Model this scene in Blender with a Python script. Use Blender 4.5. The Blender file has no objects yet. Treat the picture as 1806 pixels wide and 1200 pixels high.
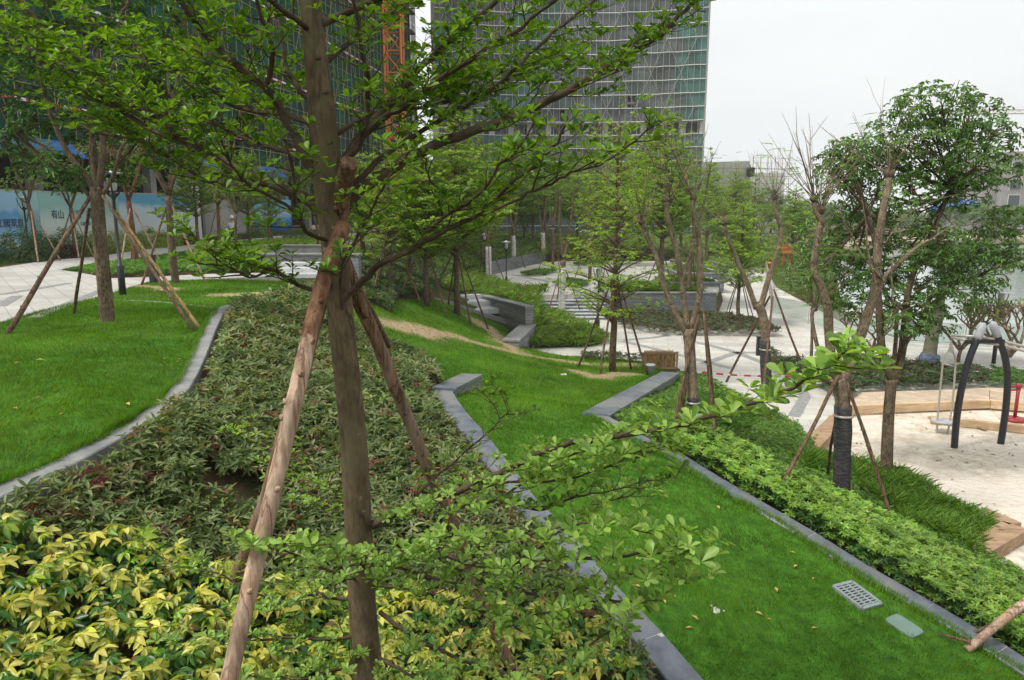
import bpy, math, random
import numpy as np
from mathutils import Vector, geometry
R = math.radians
scene = bpy.context.scene
# ---------------------------------------------------------------- camera
CZ = 5.6; PITCH = R(10.3); FPX = 1254.0
cam_d = bpy.data.cameras.new('camera'); cam = bpy.data.objects.new('camera', cam_d)
scene.collection.objects.link(cam)
cam.location = (0, 0, CZ); cam.rotation_euler = (R(90) - PITCH, 0, 0)
cam_d.sensor_width = 36; cam_d.lens = 36 * FPX / 1806; cam_d.clip_start = .05; cam_d.clip_end = 5000
scene.camera = cam
# ---------------------------------------------------------------- world and sun (bright overcast)
SUN_EL, SUN_AZ = R(56), R(243)
w = bpy.data.worlds.new('World'); scene.world = w; w.use_nodes = True
nt = w.node_tree; nt.nodes.clear()
wo = nt.nodes.new('ShaderNodeOutputWorld'); bg = nt.nodes.new('ShaderNodeBackground')
sky = nt.nodes.new('ShaderNodeTexSky'); sky.sky_type = 'NISHITA'; sky.sun_disc = False
sky.sun_elevation = SUN_EL; sky.sun_rotation = SUN_AZ; sky.dust_density = 6; sky.air_density = 1.2
mx = nt.nodes.new('ShaderNodeMixRGB'); mx.inputs[0].default_value = .9
hs = nt.nodes.new('ShaderNodeHueSaturation'); hs.inputs['Saturation'].default_value = .4
nt.links.new(sky.outputs[0], hs.inputs['Color'])
# an even layer of cloud over the sky, brighter overhead
tc = nt.nodes.new('ShaderNodeTexCoord'); sp = nt.nodes.new('ShaderNodeSeparateXYZ')
nt.links.new(tc.outputs['Generated'], sp.inputs[0])
cr = nt.nodes.new('ShaderNodeValToRGB'); nt.links.new(sp.outputs['Z'], cr.inputs[0])
cr.color_ramp.elements[0].position = 0; cr.color_ramp.elements[0].color = (9.2, 9.45, 9.6, 1)
_e = cr.color_ramp.elements.new(.42); _e.color = (9.6, 9.8, 9.9, 1)
cr.color_ramp.elements[1].position = .9; cr.color_ramp.elements[1].color = (13.5, 13.4, 13.0, 1)
cn = nt.nodes.new('ShaderNodeTexNoise'); cn.inputs['Scale'].default_value = 3.5; cn.inputs['Detail'].default_value = 5
cm = nt.nodes.new('ShaderNodeMapping'); cm.inputs['Scale'].default_value = (1, 1, 3.5); nt.links.new(tc.outputs['Generated'], cm.inputs[0]); nt.links.new(cm.outputs[0], cn.inputs[0])
c2 = nt.nodes.new('ShaderNodeValToRGB'); c2.color_ramp.elements[0].position = .35; c2.color_ramp.elements[0].color = (.94, .95, .965, 1); c2.color_ramp.elements[1].position = .65; nt.links.new(cn.outputs[0], c2.inputs[0])
cx_ = nt.nodes.new('ShaderNodeMixRGB'); cx_.blend_type = 'MULTIPLY'; cx_.inputs[0].default_value = 1; nt.links.new(cr.outputs[0], cx_.inputs[1]); nt.links.new(c2.outputs[0], cx_.inputs[2])
nt.links.new(hs.outputs[0], mx.inputs[1]); nt.links.new(cx_.outputs[0], mx.inputs[2])
nt.links.new(mx.outputs[0], bg.inputs[0]); bg.inputs[1].default_value = .09
nt.links.new(bg.outputs[0], wo.inputs[0])
sd = bpy.data.lights.new('sun', 'SUN'); sun = bpy.data.objects.new('sun', sd); scene.collection.objects.link(sun)
sd.energy = 3.0; sd.angle = R(12); sd.color = (1, .96, .89)
sun.rotation_euler = (R(90) - SUN_EL, 0, R(180) - SUN_AZ)   # travels towards +x, +y
scene.view_settings.view_transform = 'Standard'; scene.view_settings.look = 'None'
scene.view_settings.exposure = 0.27; scene.view_settings.gamma = 1
scene.render.engine = 'CYCLES'
scene.cycles.use_adaptive_sampling = True; scene.cycles.adaptive_threshold = .02
scene.cycles.max_bounces = 6; scene.cycles.diffuse_bounces = 3; scene.cycles.glossy_bounces = 2
scene.cycles.transmission_bounces = 4; scene.cycles.transparent_max_bounces = 8
scene.cycles.use_denoising = True

rnd = random.Random(7); rng = np.random.default_rng(11)
# ---------------------------------------------------------------- measuring the place from the photograph
SP, CP = math.sin(PITCH), math.cos(PITCH)
def ray(px, py):
    a = (px - 903) / FPX; b = (600 - py) / FPX
    return np.array([a, CP + b * SP, -SP + b * CP])
def PZ(px, py, z):
    d = ray(px, py); t = (z - CZ) / d[2]; return d * t + np.array([0, 0, CZ])
def PY(px, py, Y):
    d = ray(px, py); return d * (Y / d[1]) + np.array([0, 0, CZ])
CTRL = [(0,870,3.5),(0,640,3.5),(0,560,3.5),(0,470,3.5),(190,570,3.5),(350,500,3.5),(310,500,3.5),(500,430,3.5),(280,740,3.5),
 (370,580,3.5),(400,545,3.5),(520,515,3.45),(580,425,3.5),(620,470,3.4),(200,430,3.5),(400,470,3.5),(150,700,3.5),
 (450,600,3.2),(520,640,2.9),(560,560,3.05),(600,540,2.9),(400,700,3.1),(300,830,3.0),(500,800,2.6),(650,700,2.5),(650,850,2.3),(200,1000,2.7),(20,1000,2.9),(20,1150,2.7),
 (300,1190,2.4),(640,1190,2.0),(850,1150,1.6),(790,700,2.2),(865,800,2.1),(930,900,1.9),(1000,1000,1.7),(1100,1110,1.4),(1180,1200,1.2),
 (1150,790,1.6),(1300,880,1.35),(1500,1000,1.0),(1806,1170,.6),(1060,740,1.7),(1120,700,1.0),(1185,662,.4),
 (1000,640,.25),(940,612,.05),(1080,655,.25),(860,580,.8),(700,600,2.2),(640,540,2.8),(560,520,3.3),(800,545,1.6),(700,525,2.4),(740,470,2.5),(680,450,3.0),
 (900,700,1.5),(1000,760,1.7),(900,640,1.1),(1100,900,1.45),(1250,1000,1.2),(1300,1120,1.05),(1500,1150,.85),
 (925,600,.1),(960,545,.75),(880,510,1.1),(840,500,1.3),(1060,598,.0),(900,500,1.1),(1000,480,1.1),(1200,465,1.1),(950,470,1.1),(860,480,1.2),(1050,510,1.1),(1100,505,1.1),(820,460,1.7),(900,440,1.5),
 (1000,440,1.3),(1200,440,1.1),(1100,600,0),(1200,600,0),(1300,640,0),(1240,570,0),(1400,560,0),(1400,650,0),(1300,500,0),(1330,470,0.2),
 (1380,770,.25),(1430,780,.02),(1330,760,.8),(1400,830,.6),(1483,885,.65),(1560,840,.1),(1640,800,0),(1780,930,0),(1700,960,.1),(1650,990,.35),(1600,930,.35),(1806,1050,.1),
 (1600,700,0),(1806,760,0),(1600,620,0),(1806,625,0),(1240,720,.8),(1250,690,.3),(1806,900,0)]
WPTS = [(-60,10,3.5),(-60,60,3.5),(-40,90,3.4),(-20,60,3.5),(-14,80,3.2),(0,95,1.4),(20,95,1.1),(45,90,.4),(50,50,0),(35,25,0),(18,12,0),(16,6,0),(8,2,0),(4,1,.6),(1,0,1.4),(-5,-1,3.2),(-12,0,3.5),(-20,20,3.5),(10,-5,0),(-60,-6,3.5)]
_c = np.array([list(PZ(a, b, z)) for a, b, z in CTRL] + [list(q) for q in WPTS], float)
_n = len(_c); S = 12.0
def _phi(r2): return np.where(r2 > 1e-12, .5 * r2 * np.log(np.maximum(r2, 1e-12)), 0)
_xy = _c[:, :2] / S
_A = np.zeros((_n + 3, _n + 3)); _A[:_n, :_n] = _phi(((_xy[:, None] - _xy[None]) ** 2).sum(-1)) + np.eye(_n) * .012
_A[:_n, _n] = 1; _A[:_n, _n+1:] = _xy; _A[_n:, :_n] = _A[:_n, _n:].T
_wt = np.linalg.solve(_A, np.r_[_c[:, 2], 0, 0, 0])
def inpoly(x, y, poly):
    poly = np.asarray(poly, float); x = np.asarray(x, float); y = np.asarray(y, float)
    ins = np.zeros(x.shape, bool); j = len(poly) - 1
    for i in range(len(poly)):
        xi, yi = poly[i]; xj, yj = poly[j]
        if yi != yj:
            c = ((yi > y) != (yj > y)) & (x < (xj - xi) * (y - yi) / (yj - yi) + xi)
            ins ^= c
        j = i
    return ins
def dist_line(x, y, pts):
    d = np.full(np.shape(x), 1e9)
    for (ax, ay), (bx, by) in zip(pts[:-1], pts[1:]):
        L2 = (bx-ax)**2 + (by-ay)**2 + 1e-12
        t = np.clip(((x-ax)*(bx-ax) + (y-ay)*(by-ay)) / L2, 0, 1)
        d = np.minimum(d, np.hypot(x-ax-t*(bx-ax), y-ay-t*(by-ay)))
    return d
def zp(pix, z): return [tuple(PZ(a, b, z)[:2]) for a, b in pix]
# flat paved areas
PATH_HI = zp([(-500,640),(0,571),(29,561),(96,543),(157,530),(210,514),(262,498),(350,494),(500,488),(560,487),(560,480),(478,482),(350,485),(262,490),(192,492),(146,483),(105,477),(163,466),(250,455),(341,442),(470,427),(640,421),(640,411),(500,416),(350,431),(262,440),(169,454),(87,460),(0,473),(-500,520)], 3.5)
PLAZA_LO = zp([(925,622),(1100,638),(1190,648),(1300,705),(1400,745),(1432,792),(1475,738),(1515,713),(1650,716),(1750,706),(2300,730),(2300,630),(1806,613),(1600,602),(1485,570),(1370,508),(1350,475),(1348,463),(1240,462),(1262,563),(1070,563),(940,563),(960,585),(945,606)], 0)
PLAZA_UP = zp([(800,492),(870,480),(940,467),(985,461),(1250,461),(1240,480),(1272,500),(1262,518),(1060,519),(950,521),(890,510),(820,500)], 1.1)
SAND = zp([(1432,796),(1475,741),(1515,716),(1650,719),(1750,709),(2300,733),(2300,1120),(1806,1015),(1720,972),(1775,925),(1560,850),(1500,845)], 0)
LAKE = zp([(2400,640),(1806,611),(1600,598),(1500,568),(1478,510),(1470,450),(1500,441),(1600,432),(1806,427),(2600,422)], 0)
_yb = PZ(1035, 565, 0)[1]; STAIR = [(PZ(955, 565, 0)[0]-.2, _yb-.4), (PZ(1072, 563, 0)[0]+.1, _yb-.4), (PZ(1072, 563, 0)[0]+.1, _yb+2.9), (PZ(955, 565, 0)[0]-.2, _yb+2.9)]
def terrain(x, y):
    x = np.asarray(x, float); y = np.asarray(y, float); sh = x.shape
    xf = np.clip(x.ravel(), -60, 55) / S; yf = np.clip(y.ravel(), -6, 95) / S
    out = np.empty(xf.shape)
    for i in range(0, len(xf), 20000):
        a = xf[i:i+20000]; b = yf[i:i+20000]
        out[i:i+20000] = _phi((a[:, None]-_xy[:, 0])**2 + (b[:, None]-_xy[:, 1])**2) @ _wt[:_n] + _wt[_n] + _wt[_n+1]*a + _wt[_n+2]*b
    z = np.clip(out.reshape(sh), 0, 3.5)
    far = np.clip((np.hypot(x, y) - 95) / 80, 0, 1); z = z * (1 - far) + .8 * far
    il = inpoly(x, y, LAKE); d = dist_line(x, y, LAKE + LAKE[:1])
    z = np.where(il, z - np.minimum(2.6, .35 + d * .8), z)
    for poly, pz in ((PATH_HI, 3.5), (PLAZA_LO, 0.), (PLAZA_UP, 1.1), (STAIR, 0.)):
        z = np.where(inpoly(x, y, poly), pz, z)
    return z
def T(x, y): return float(terrain(np.array([x]), np.array([y]))[0])
def G(px, py):
    d = ray(px, py); ts = np.concatenate([np.arange(1.5, 30, .1), np.arange(30, 200, .4)])
    X = d[0]*ts; Y = d[1]*ts; Z = CZ + d[2]*ts; h = terrain(X, Y)
    k = np.nonzero(Z <= h)[0]
    if len(k) == 0: return np.array([X[-1], Y[-1], h[-1]])
    k = k[0]
    if k == 0: return np.array([X[0], Y[0], h[0]])
    a = (Z[k-1]-h[k-1]); b = (h[k]-Z[k]); t = ts[k-1] + (ts[k]-ts[k-1]) * a / (a+b+1e-9)
    x, y = d[0]*t, d[1]*t
    return np.array([x, y, T(x, y)])
def gp(pix): return [tuple(G(a, b)[:2]) for a, b in pix]
# ---------------------------------------------------------------- object helpers
def link(o): scene.collection.objects.link(o); return o
def tag(o, label=None, cat=None, group=None, kind=None):
    if label: o['label'] = label
    if cat: o['category'] = cat
    if group: o['group'] = group
    if kind: o['kind'] = kind
    return o
def empty(name, loc, label, cat, group=None, rz=0):
    o = link(bpy.data.objects.new(name, None)); o.location = [float(v) for v in loc]; o.rotation_euler.z = rz
    o.empty_display_size = .2
    return tag(o, label, cat, group)
def add(name, me, parent=None):
    o = link(bpy.data.objects.new(name, me))
    if parent:
        o.parent = parent
    return o
def copy_tree(root, loc, rz=0, scale=1, label=None, group=None):
    def rec(o, par):
        c = o.copy(); scene.collection.objects.link(c)
        if par: c.parent = par
        for ch in o.children: rec(ch, c)
        return c
    r = rec(root, None); r.location = [float(v) for v in loc]; r.rotation_euler.z = rz
    r.scale = (scale,) * 3 if not isinstance(scale, tuple) else scale
    if label: r['label'] = label
    if group: r['group'] = group
    return r
def np_mesh(name, verts, faces, mat, col=None, smooth=False):
    """verts (V,3), faces (M,k) of one size, col (V,3)"""
    me = bpy.data.meshes.new(name); V = len(verts); M, k = faces.shape
    me.vertices.add(V); me.vertices.foreach_set('co', np.asarray(verts, np.float32).ravel())
    me.loops.add(M * k); me.loops.foreach_set('vertex_index', faces.astype(np.int32).ravel())
    me.polygons.add(M); me.polygons.foreach_set('loop_start', np.arange(0, M*k, k, dtype=np.int32))
    me.polygons.foreach_set('loop_total', np.full(M, k, np.int32))
    if smooth: me.polygons.foreach_set('use_smooth', np.ones(M, bool))
    me.update(calc_edges=True)
    if col is not None:
        at = me.color_attributes.new('Col', 'FLOAT_COLOR', 'POINT')
        at.data.foreach_set('color', np.c_[col, np.ones(V)].astype(np.float32).ravel())
    me.materials.append(mat)
    return me
class MB:
    def __init__(s, off=(0, 0, 0)): s.v = []; s.f = []; s.mi = []; s.sm = []; s.off = np.array(off, float); s.c = []
    def _add(s, vs, fs, mi=0, sm=False, col=None):
        b = len(s.v); s.v += [tuple(np.asarray(p, float) - s.off) for p in vs]
        s.f += [tuple(b + i for i in f) for f in fs]; s.mi += [mi] * len(fs); s.sm += [sm] * len(fs)
        if col is None: col = (1, 1, 1)
        s.c += [col] * len(vs)
    def box(s, c, size, rz=0, mi=0, ax=None):
        hx, hy, hz = [q / 2 for q in size]; cs, sn = math.cos(rz), math.sin(rz); vs = []
        for dz in (-hz, hz):
            for dx, dy in ((-hx, -hy), (hx, -hy), (hx, hy), (-hx, hy)):
                vs.append((c[0] + dx*cs - dy*sn, c[1] + dx*sn + dy*cs, c[2] + dz))
        s._add(vs, [(3,2,1,0),(4,5,6,7),(0,1,5,4),(1,2,6,5),(2,3,7,6),(3,0,4,7)], mi)
    def beam(s, a, b, w_, h_, mi=0, up=(0, 0, 1)):
        a = np.asarray(a, float); b = np.asarray(b, float); d = b - a; d /= np.linalg.norm(d)
        u = np.cross(d, up); 
        if np.linalg.norm(u) < 1e-4: u = np.cross(d, (1, 0, 0))
        u /= np.linalg.norm(u); v = np.cross(u, d); vs = []
        for p in (a, b):
            for i, j in ((-1,-1),(1,-1),(1,1),(-1,1)): vs.append(p + u*i*w_/2 + v*j*h_/2)
        s._add(vs, [(0,1,2,3),(7,6,5,4),(0,4,5,1),(1,5,6,2),(2,6,7,3),(3,7,4,0)], mi)
    def tube(s, pts, rad, sides=6, mi=0, cap=True, wob=0, sm=True):
        pts = [np.asarray(p, float) for p in pts]; n = len(pts)
        if not hasattr(rad, '__len__'): rad = [rad] * n
        b = len(s.v); vs = []; prev = None
        for i, p in enumerate(pts):
            d = pts[min(i+1, n-1)] - pts[max(i-1, 0)]; L = np.linalg.norm(d); d = d / (L if L > 1e-9 else 1)
            if prev is None:
                u = np.cross(d, (0, 0, 1)) if abs(d[2]) < .9 else np.cross(d, (1, 0, 0))
            else: u = prev - d * np.dot(prev, d)
            u /= (np.linalg.norm(u) + 1e-12); prev = u; v = np.cross(d, u)
            for k in range(sides):
                a = 2 * math.pi * k / sides; r = rad[i] * (1 + (rnd.uniform(-wob, wob) if wob else 0))
                vs.append(p + (u * math.cos(a) + v * math.sin(a)) * r)
        fs = []
        for i in range(n - 1):
            for k in range(sides):
                k2 = (k + 1) % sides; fs.append((i*sides+k, i*sides+k2, (i+1)*sides+k2, (i+1)*sides+k))
        s._add(vs, fs, mi, sm)
        if cap:
            nb = len(s.f); s.f += [tuple(b + k for k in range(sides))[::-1], tuple(b + (n-1)*sides + k for k in range(sides))]
            s.mi += [mi, mi]; s.sm += [False, False]
    def lathe(s, c, prof, sides=20, mi=0, sm=True):
        vs = []; fs = []; n = len(prof)
        for r, z in prof:
            for k in range(sides):
                a = 2 * math.pi * k / sides; vs.append((c[0] + r*math.cos(a), c[1] + r*math.sin(a), c[2] + z))
        for i in range(n - 1):
            for k in range(sides):
                k2 = (k+1) % sides; fs.append((i*sides+k, i*sides+k2, (i+1)*sides+k2, (i+1)*sides+k))
        s._add(vs, fs, mi, sm)
        b = len(s.v) - len(vs)
        s.f += [tuple(b + k for k in range(sides))[::-1], tuple(b + (n-1)*sides + k for k in range(sides))]; s.mi += [mi, mi]; s.sm += [False, False]
    def quad(s, a, b, c, d, mi=0): s._add([a, b, c, d], [(0, 1, 2, 3)], mi)
    def build(s, name, mats, parent=None, bevel=0):
        me = bpy.data.meshes.new(name); me.from_pydata(s.v, [], s.f)
        for m in (mats if isinstance(mats, (list, tuple)) else [mats]): me.materials.append(m)
        me.polygons.foreach_set('material_index', s.mi); me.polygons.foreach_set('use_smooth', s.sm); me.update()
        o = add(name, me, parent)
        if bevel:
            m = o.modifiers.new('bevel', 'BEVEL'); m.width = bevel; m.segments = 2; m.limit_method = 'ANGLE'
        return o
# ---------------------------------------------------------------- materials
def new_mat(name):
    m = bpy.data.materials.new(name); m.use_nodes = True; n = m.node_tree.nodes
    return m, m.node_tree, n['Principled BSDF']
def noise_col(nt, c1, c2, scale, detail=6, coord='Object', lo=.35, hi=.65, rough=.6, stretch=None):
    tcn = nt.nodes.new('ShaderNodeTexCoord'); no = nt.nodes.new('ShaderNodeTexNoise'); rp = nt.nodes.new('ShaderNodeValToRGB')
    src = tcn.outputs[coord]
    if stretch:
        mp = nt.nodes.new('ShaderNodeMapping'); mp.inputs['Scale'].default_value = stretch; nt.links.new(src, mp.inputs[0]); src = mp.outputs[0]
    nt.links.new(src, no.inputs['Vector']); no.inputs['Scale'].default_value = scale; no.inputs['Detail'].default_value = detail; no.inputs['Roughness'].default_value = rough
    nt.links.new(no.outputs[0], rp.inputs[0]); e = rp.color_ramp.elements
    e[0].position = lo; e[0].color = (*c1, 1); e[1].position = hi; e[1].color = (*c2, 1)
    return rp.outputs[0], no.outputs[0], src
def mat_noise(name, c1, c2, scale=6, rough=.8, bump=.2, bscale=None, stretch=None, spec=.3, detail=6, dist=.02, c3=None):
    m, nt, p = new_mat(name); c, f, src = noise_col(nt, c1, c2, scale, detail, stretch=stretch)
    if c3:
        c_b, _, _ = noise_col(nt, (0, 0, 0), (1, 1, 1), scale * .13, 4, lo=.5, hi=.62)
        mxx = nt.nodes.new('ShaderNodeMixRGB'); nt.links.new(c_b, mxx.inputs[0]); nt.links.new(c, mxx.inputs[1]); mxx.inputs[2].default_value = (*c3, 1); c = mxx.outputs[0]
    nt.links.new(c, p.inputs['Base Color']); p.inputs['Roughness'].default_value = rough; p.inputs['Specular IOR Level'].default_value = spec
    if bump:
        no = nt.nodes.new('ShaderNodeTexNoise'); no.inputs['Scale'].default_value = bscale or scale * 4; no.inputs['Detail'].default_value = 5
        nt.links.new(src, no.inputs['Vector']); b = nt.nodes.new('ShaderNodeBump'); b.inputs['Strength'].default_value = bump; b.inputs['Distance'].default_value = dist
        nt.links.new(no.outputs[0], b.inputs['Height']); nt.links.new(b.outputs[0], p.inputs['Normal'])
    return m
def mat_leaf(name, rough=.42, trans=.42, spec=.4, tcol=(1.5, 1.5, .6)):
    m, nt, p = new_mat(name)
    a = nt.nodes.new('ShaderNodeAttribute'); a.attribute_name = 'Col'
    oi = nt.nodes.new('ShaderNodeObjectInfo')
    nt.links.new(a.outputs[0], p.inputs['Base Color']); p.inputs['Roughness'].default_value = rough; p.inputs['Specular IOR Level'].default_value = spec
    t = nt.nodes.new('ShaderNodeBsdfTranslucent'); g = nt.nodes.new('ShaderNodeMixRGB'); g.blend_type = 'MULTIPLY'; g.inputs[0].default_value = 1
    nt.links.new(a.outputs[0], g.inputs[1]); g.inputs[2].default_value = (*tcol, 1); nt.links.new(g.outputs[0], t.inputs[0])
    mi = nt.nodes.new('ShaderNodeMixShader'); mi.inputs[0].default_value = trans
    nt.links.new(p.outputs[0], mi.inputs[1]); nt.links.new(t.outputs[0], mi.inputs[2]); nt.links.new(mi.outputs[0], nt.nodes['Material Output'].inputs[0])
    return m
def mat_plain(name, c, rough=.5, metal=0, spec=.5, var=.12, scale=8):
    c2 = tuple(v * (1 - var) for v in c)
    m = mat_noise(name, c2, c, scale, rough, .05, spec=spec); m.node_tree.nodes['Principled BSDF'].inputs['Metallic'].default_value = metal
    return m
M = {}
M['leaf'] = mat_leaf('leaf'); M['leaf_dull'] = mat_leaf('leaf_dull', .55, .28, .25)
M['leaf_gloss'] = mat_leaf('leaf_gloss', .36, .32, .45); M['grass'] = mat_leaf('grass', .65, .35, .15)
M['soil'] = mat_noise('soil', (.09, .055, .032), (.2, .135, .085), 3, .95, .8, 40, dist=.03, spec=.1)
def mat_bark(name, c1, c2, crack, fine=55, stretch=.25, cs=16, bump=.9, patch_c=None, spot=True):
    m, nt, p = new_mat(name); N = nt.nodes.new; Lk = nt.links.new
    tcn = N('ShaderNodeTexCoord'); mp = N('ShaderNodeMapping'); mp.inputs['Scale'].default_value = (1, 1, stretch); Lk(tcn.outputs['Object'], mp.inputs[0])
    def noise(sc, det=8, rg=.65, src=None): n = N('ShaderNodeTexNoise'); n.inputs['Scale'].default_value = sc; n.inputs['Detail'].default_value = det; n.inputs['Roughness'].default_value = rg; Lk(src or mp.outputs[0], n.inputs[0]); return n.outputs[0]
    def ramp(f, a, ca, b, cb): r = N('ShaderNodeValToRGB'); Lk(f, r.inputs[0]); e = r.color_ramp.elements; e[0].position = a; e[0].color = (*ca, 1); e[1].position = b; e[1].color = (*cb, 1); return r.outputs[0]
    f1 = noise(fine); base = ramp(f1, .36, c1, .64, c2)
    big = ramp(noise(5, 5, .6, tcn.outputs['Object']), .42, (.72, .70, .68), .6, (1.12, 1.1, 1.06)); mu = N('ShaderNodeMixRGB'); mu.blend_type = 'MULTIPLY'; mu.inputs[0].default_value = 1; Lk(base, mu.inputs[1]); Lk(big, mu.inputs[2]); col = mu.outputs[0]
    if patch_c:
        pf = ramp(noise(3.2, 6, .7), .5, (0, 0, 0), .62, (1, 1, 1)); m2 = N('ShaderNodeMixRGB'); Lk(pf, m2.inputs[0]); Lk(col, m2.inputs[1]); m2.inputs[2].default_value = (*patch_c, 1); col = m2.outputs[0]
    v = N('ShaderNodeTexVoronoi'); v.feature = 'DISTANCE_TO_EDGE'; v.inputs['Scale'].default_value = cs; nd = N('ShaderNodeMixRGB'); nd.inputs[0].default_value = .12; Lk(mp.outputs[0], nd.inputs[1]); nn = N('ShaderNodeTexNoise'); nn.inputs['Scale'].default_value = 14; Lk(mp.outputs[0], nn.inputs[0]); Lk(nn.outputs[1], nd.inputs[2]); Lk(nd.outputs[0], v.inputs[0])
    gate = ramp(noise(7, 3), .45, (1, 1, 1), .6, (0, 0, 0)); cr = ramp(v.outputs[0], .0, (1, 1, 1), .055, (0, 0, 0)); mg = N('ShaderNodeMixRGB'); mg.blend_type = 'MULTIPLY'; mg.inputs[0].default_value = 1; Lk(gate, mg.inputs[1]); Lk(cr, mg.inputs[2])
    m3 = N('ShaderNodeMixRGB'); Lk(mg.outputs[0], m3.inputs[0]); Lk(col, m3.inputs[1]); m3.inputs[2].default_value = (*crack, 1); Lk(m3.outputs[0], p.inputs['Base Color'])
    p.inputs['Roughness'].default_value = .85; p.inputs['Specular IOR Level'].default_value = .15
    su = N('ShaderNodeMath'); su.operation = 'SUBTRACT'; Lk(f1, su.inputs[0]); Lk(mg.outputs[0], su.inputs[1]); b = N('ShaderNodeBump'); b.inputs['Strength'].default_value = bump; b.inputs['Distance'].default_value = .007; Lk(su.outputs[0], b.inputs['Height']); Lk(b.outputs[0], p.inputs['Normal'])
    return m
M['bark'] = mat_bark('bark', (.085, .06, .04), (.22, .17, .12), (.03, .02, .014))
M['bark_main'] = mat_bark('bark_main', (.10, .076, .047), (.17, .13, .085), (.06, .044, .027), 60, .3, 5, .35, (.115, .108, .055))
M['bark_dark'] = mat_bark('bark_dark', (.035, .025, .018), (.10, .072, .05), (.015, .01, .008))
M['bark_pale'] = mat_bark('bark_pale', (.15, .115, .08), (.33, .265, .19), (.06, .04, .03), 40, .6, 9)
M['bark_red'] = mat_bark('bark_red', (.13, .06, .035), (.27, .15, .09), (.05, .025, .015))
M['whitewash'] = mat_noise('whitewash', (.36, .35, .33), (.66, .66, .64), 9, .9, .5, 30, dist=.01, spec=.1)
M['wrap'] = mat_noise('wrap', (.03, .028, .03), (.10, .095, .098), 7, .8, 1., 16, stretch=(1, 1, 4), dist=.04, spec=.2)
M['pole_pale'] = mat_bark('pole_pale', (.28, .185, .125), (.58, .45, .35), (.16, .08, .045), 34, .09, 12, .6, (.44, .27, .17))
M['pole_red'] = mat_bark('pole_red', (.12, .068, .042), (.29, .185, .12), (.035, .02, .014), 40, .12, 14, 1., (.25, .185, .14))
M['pole_brown'] = mat_bark('pole_brown', (.09, .058, .038), (.23, .155, .105), (.03, .018, .012), 40, .14, 14, 1.)
M['pole_yellow'] = mat_bark('pole_yellow', (.26, .17, .075), (.46, .33, .17), (.14, .08, .04), 34, .1, 12, .5)
M['paint_black'] = mat_plain('paint_black', (.02, .022, .026), .45)
M['steel'] = mat_plain('steel', (.46, .43, .38), .42, .3)
M['grey_plastic'] = mat_plain('grey_plastic', (.42, .44, .47), .5)
M['red_paint'] = mat_plain('red_paint', (.28, .02, .025), .45)
M['timber'] = mat_noise('timber', (.44, .30, .17), (.66, .50, .32), 3, .7, .3, 20, stretch=(.3, 3, 3), dist=.004, c3=(.36, .24, .14))
M['timber_old'] = mat_noise('timber_old', (.24, .15, .09), (.4, .27, .17), 3, .75, .3, 20, stretch=(.6, 3, 3), dist=.004)
def mat_paving(name, c1, c2, bw, bh, joint=(.3, .3, .29), rot=.2, ms=.012):
    m, nt, p = new_mat(name); tcn = nt.nodes.new('ShaderNodeTexCoord'); mp = nt.nodes.new('ShaderNodeMapping')
    mp.inputs['Rotation'].default_value = (0, 0, rot); nt.links.new(tcn.outputs['Object'], mp.inputs[0])
    b = nt.nodes.new('ShaderNodeTexBrick'); b.inputs['Scale'].default_value = 1; b.inputs['Brick Width'].default_value = bw; b.inputs['Row Height'].default_value = bh
    b.inputs['Mortar Size'].default_value = ms; b.inputs['Color1'].default_value = (*c1, 1); b.inputs['Color2'].default_value = (*c2, 1); b.inputs['Mortar'].default_value = (*joint, 1)
    b.inputs['Bias'].default_value = .1; nt.links.new(mp.outputs[0], b.inputs[0])
    c, f, _ = noise_col(nt, (.72, .70, .66), (1.04, 1.03, 1.0), .55, 8, lo=.32, hi=.6)
    mu = nt.nodes.new('ShaderNodeMixRGB'); mu.blend_type = 'MULTIPLY'; mu.inputs[0].default_value = .8
    nt.links.new(b.outputs[0], mu.inputs[1]); nt.links.new(c, mu.inputs[2]); nt.links.new(mu.outputs[0], p.inputs['Base Color'])
    p.inputs['Roughness'].default_value = .75; p.inputs['Specular IOR Level'].default_value = .3
    bu = nt.nodes.new('ShaderNodeBump'); bu.inputs['Strength'].default_value = .15; bu.inputs['Distance'].default_value = .01
    nt.links.new(f, bu.inputs['Height']); nt.links.new(bu.outputs[0], p.inputs['Normal'])
    return m
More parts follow.
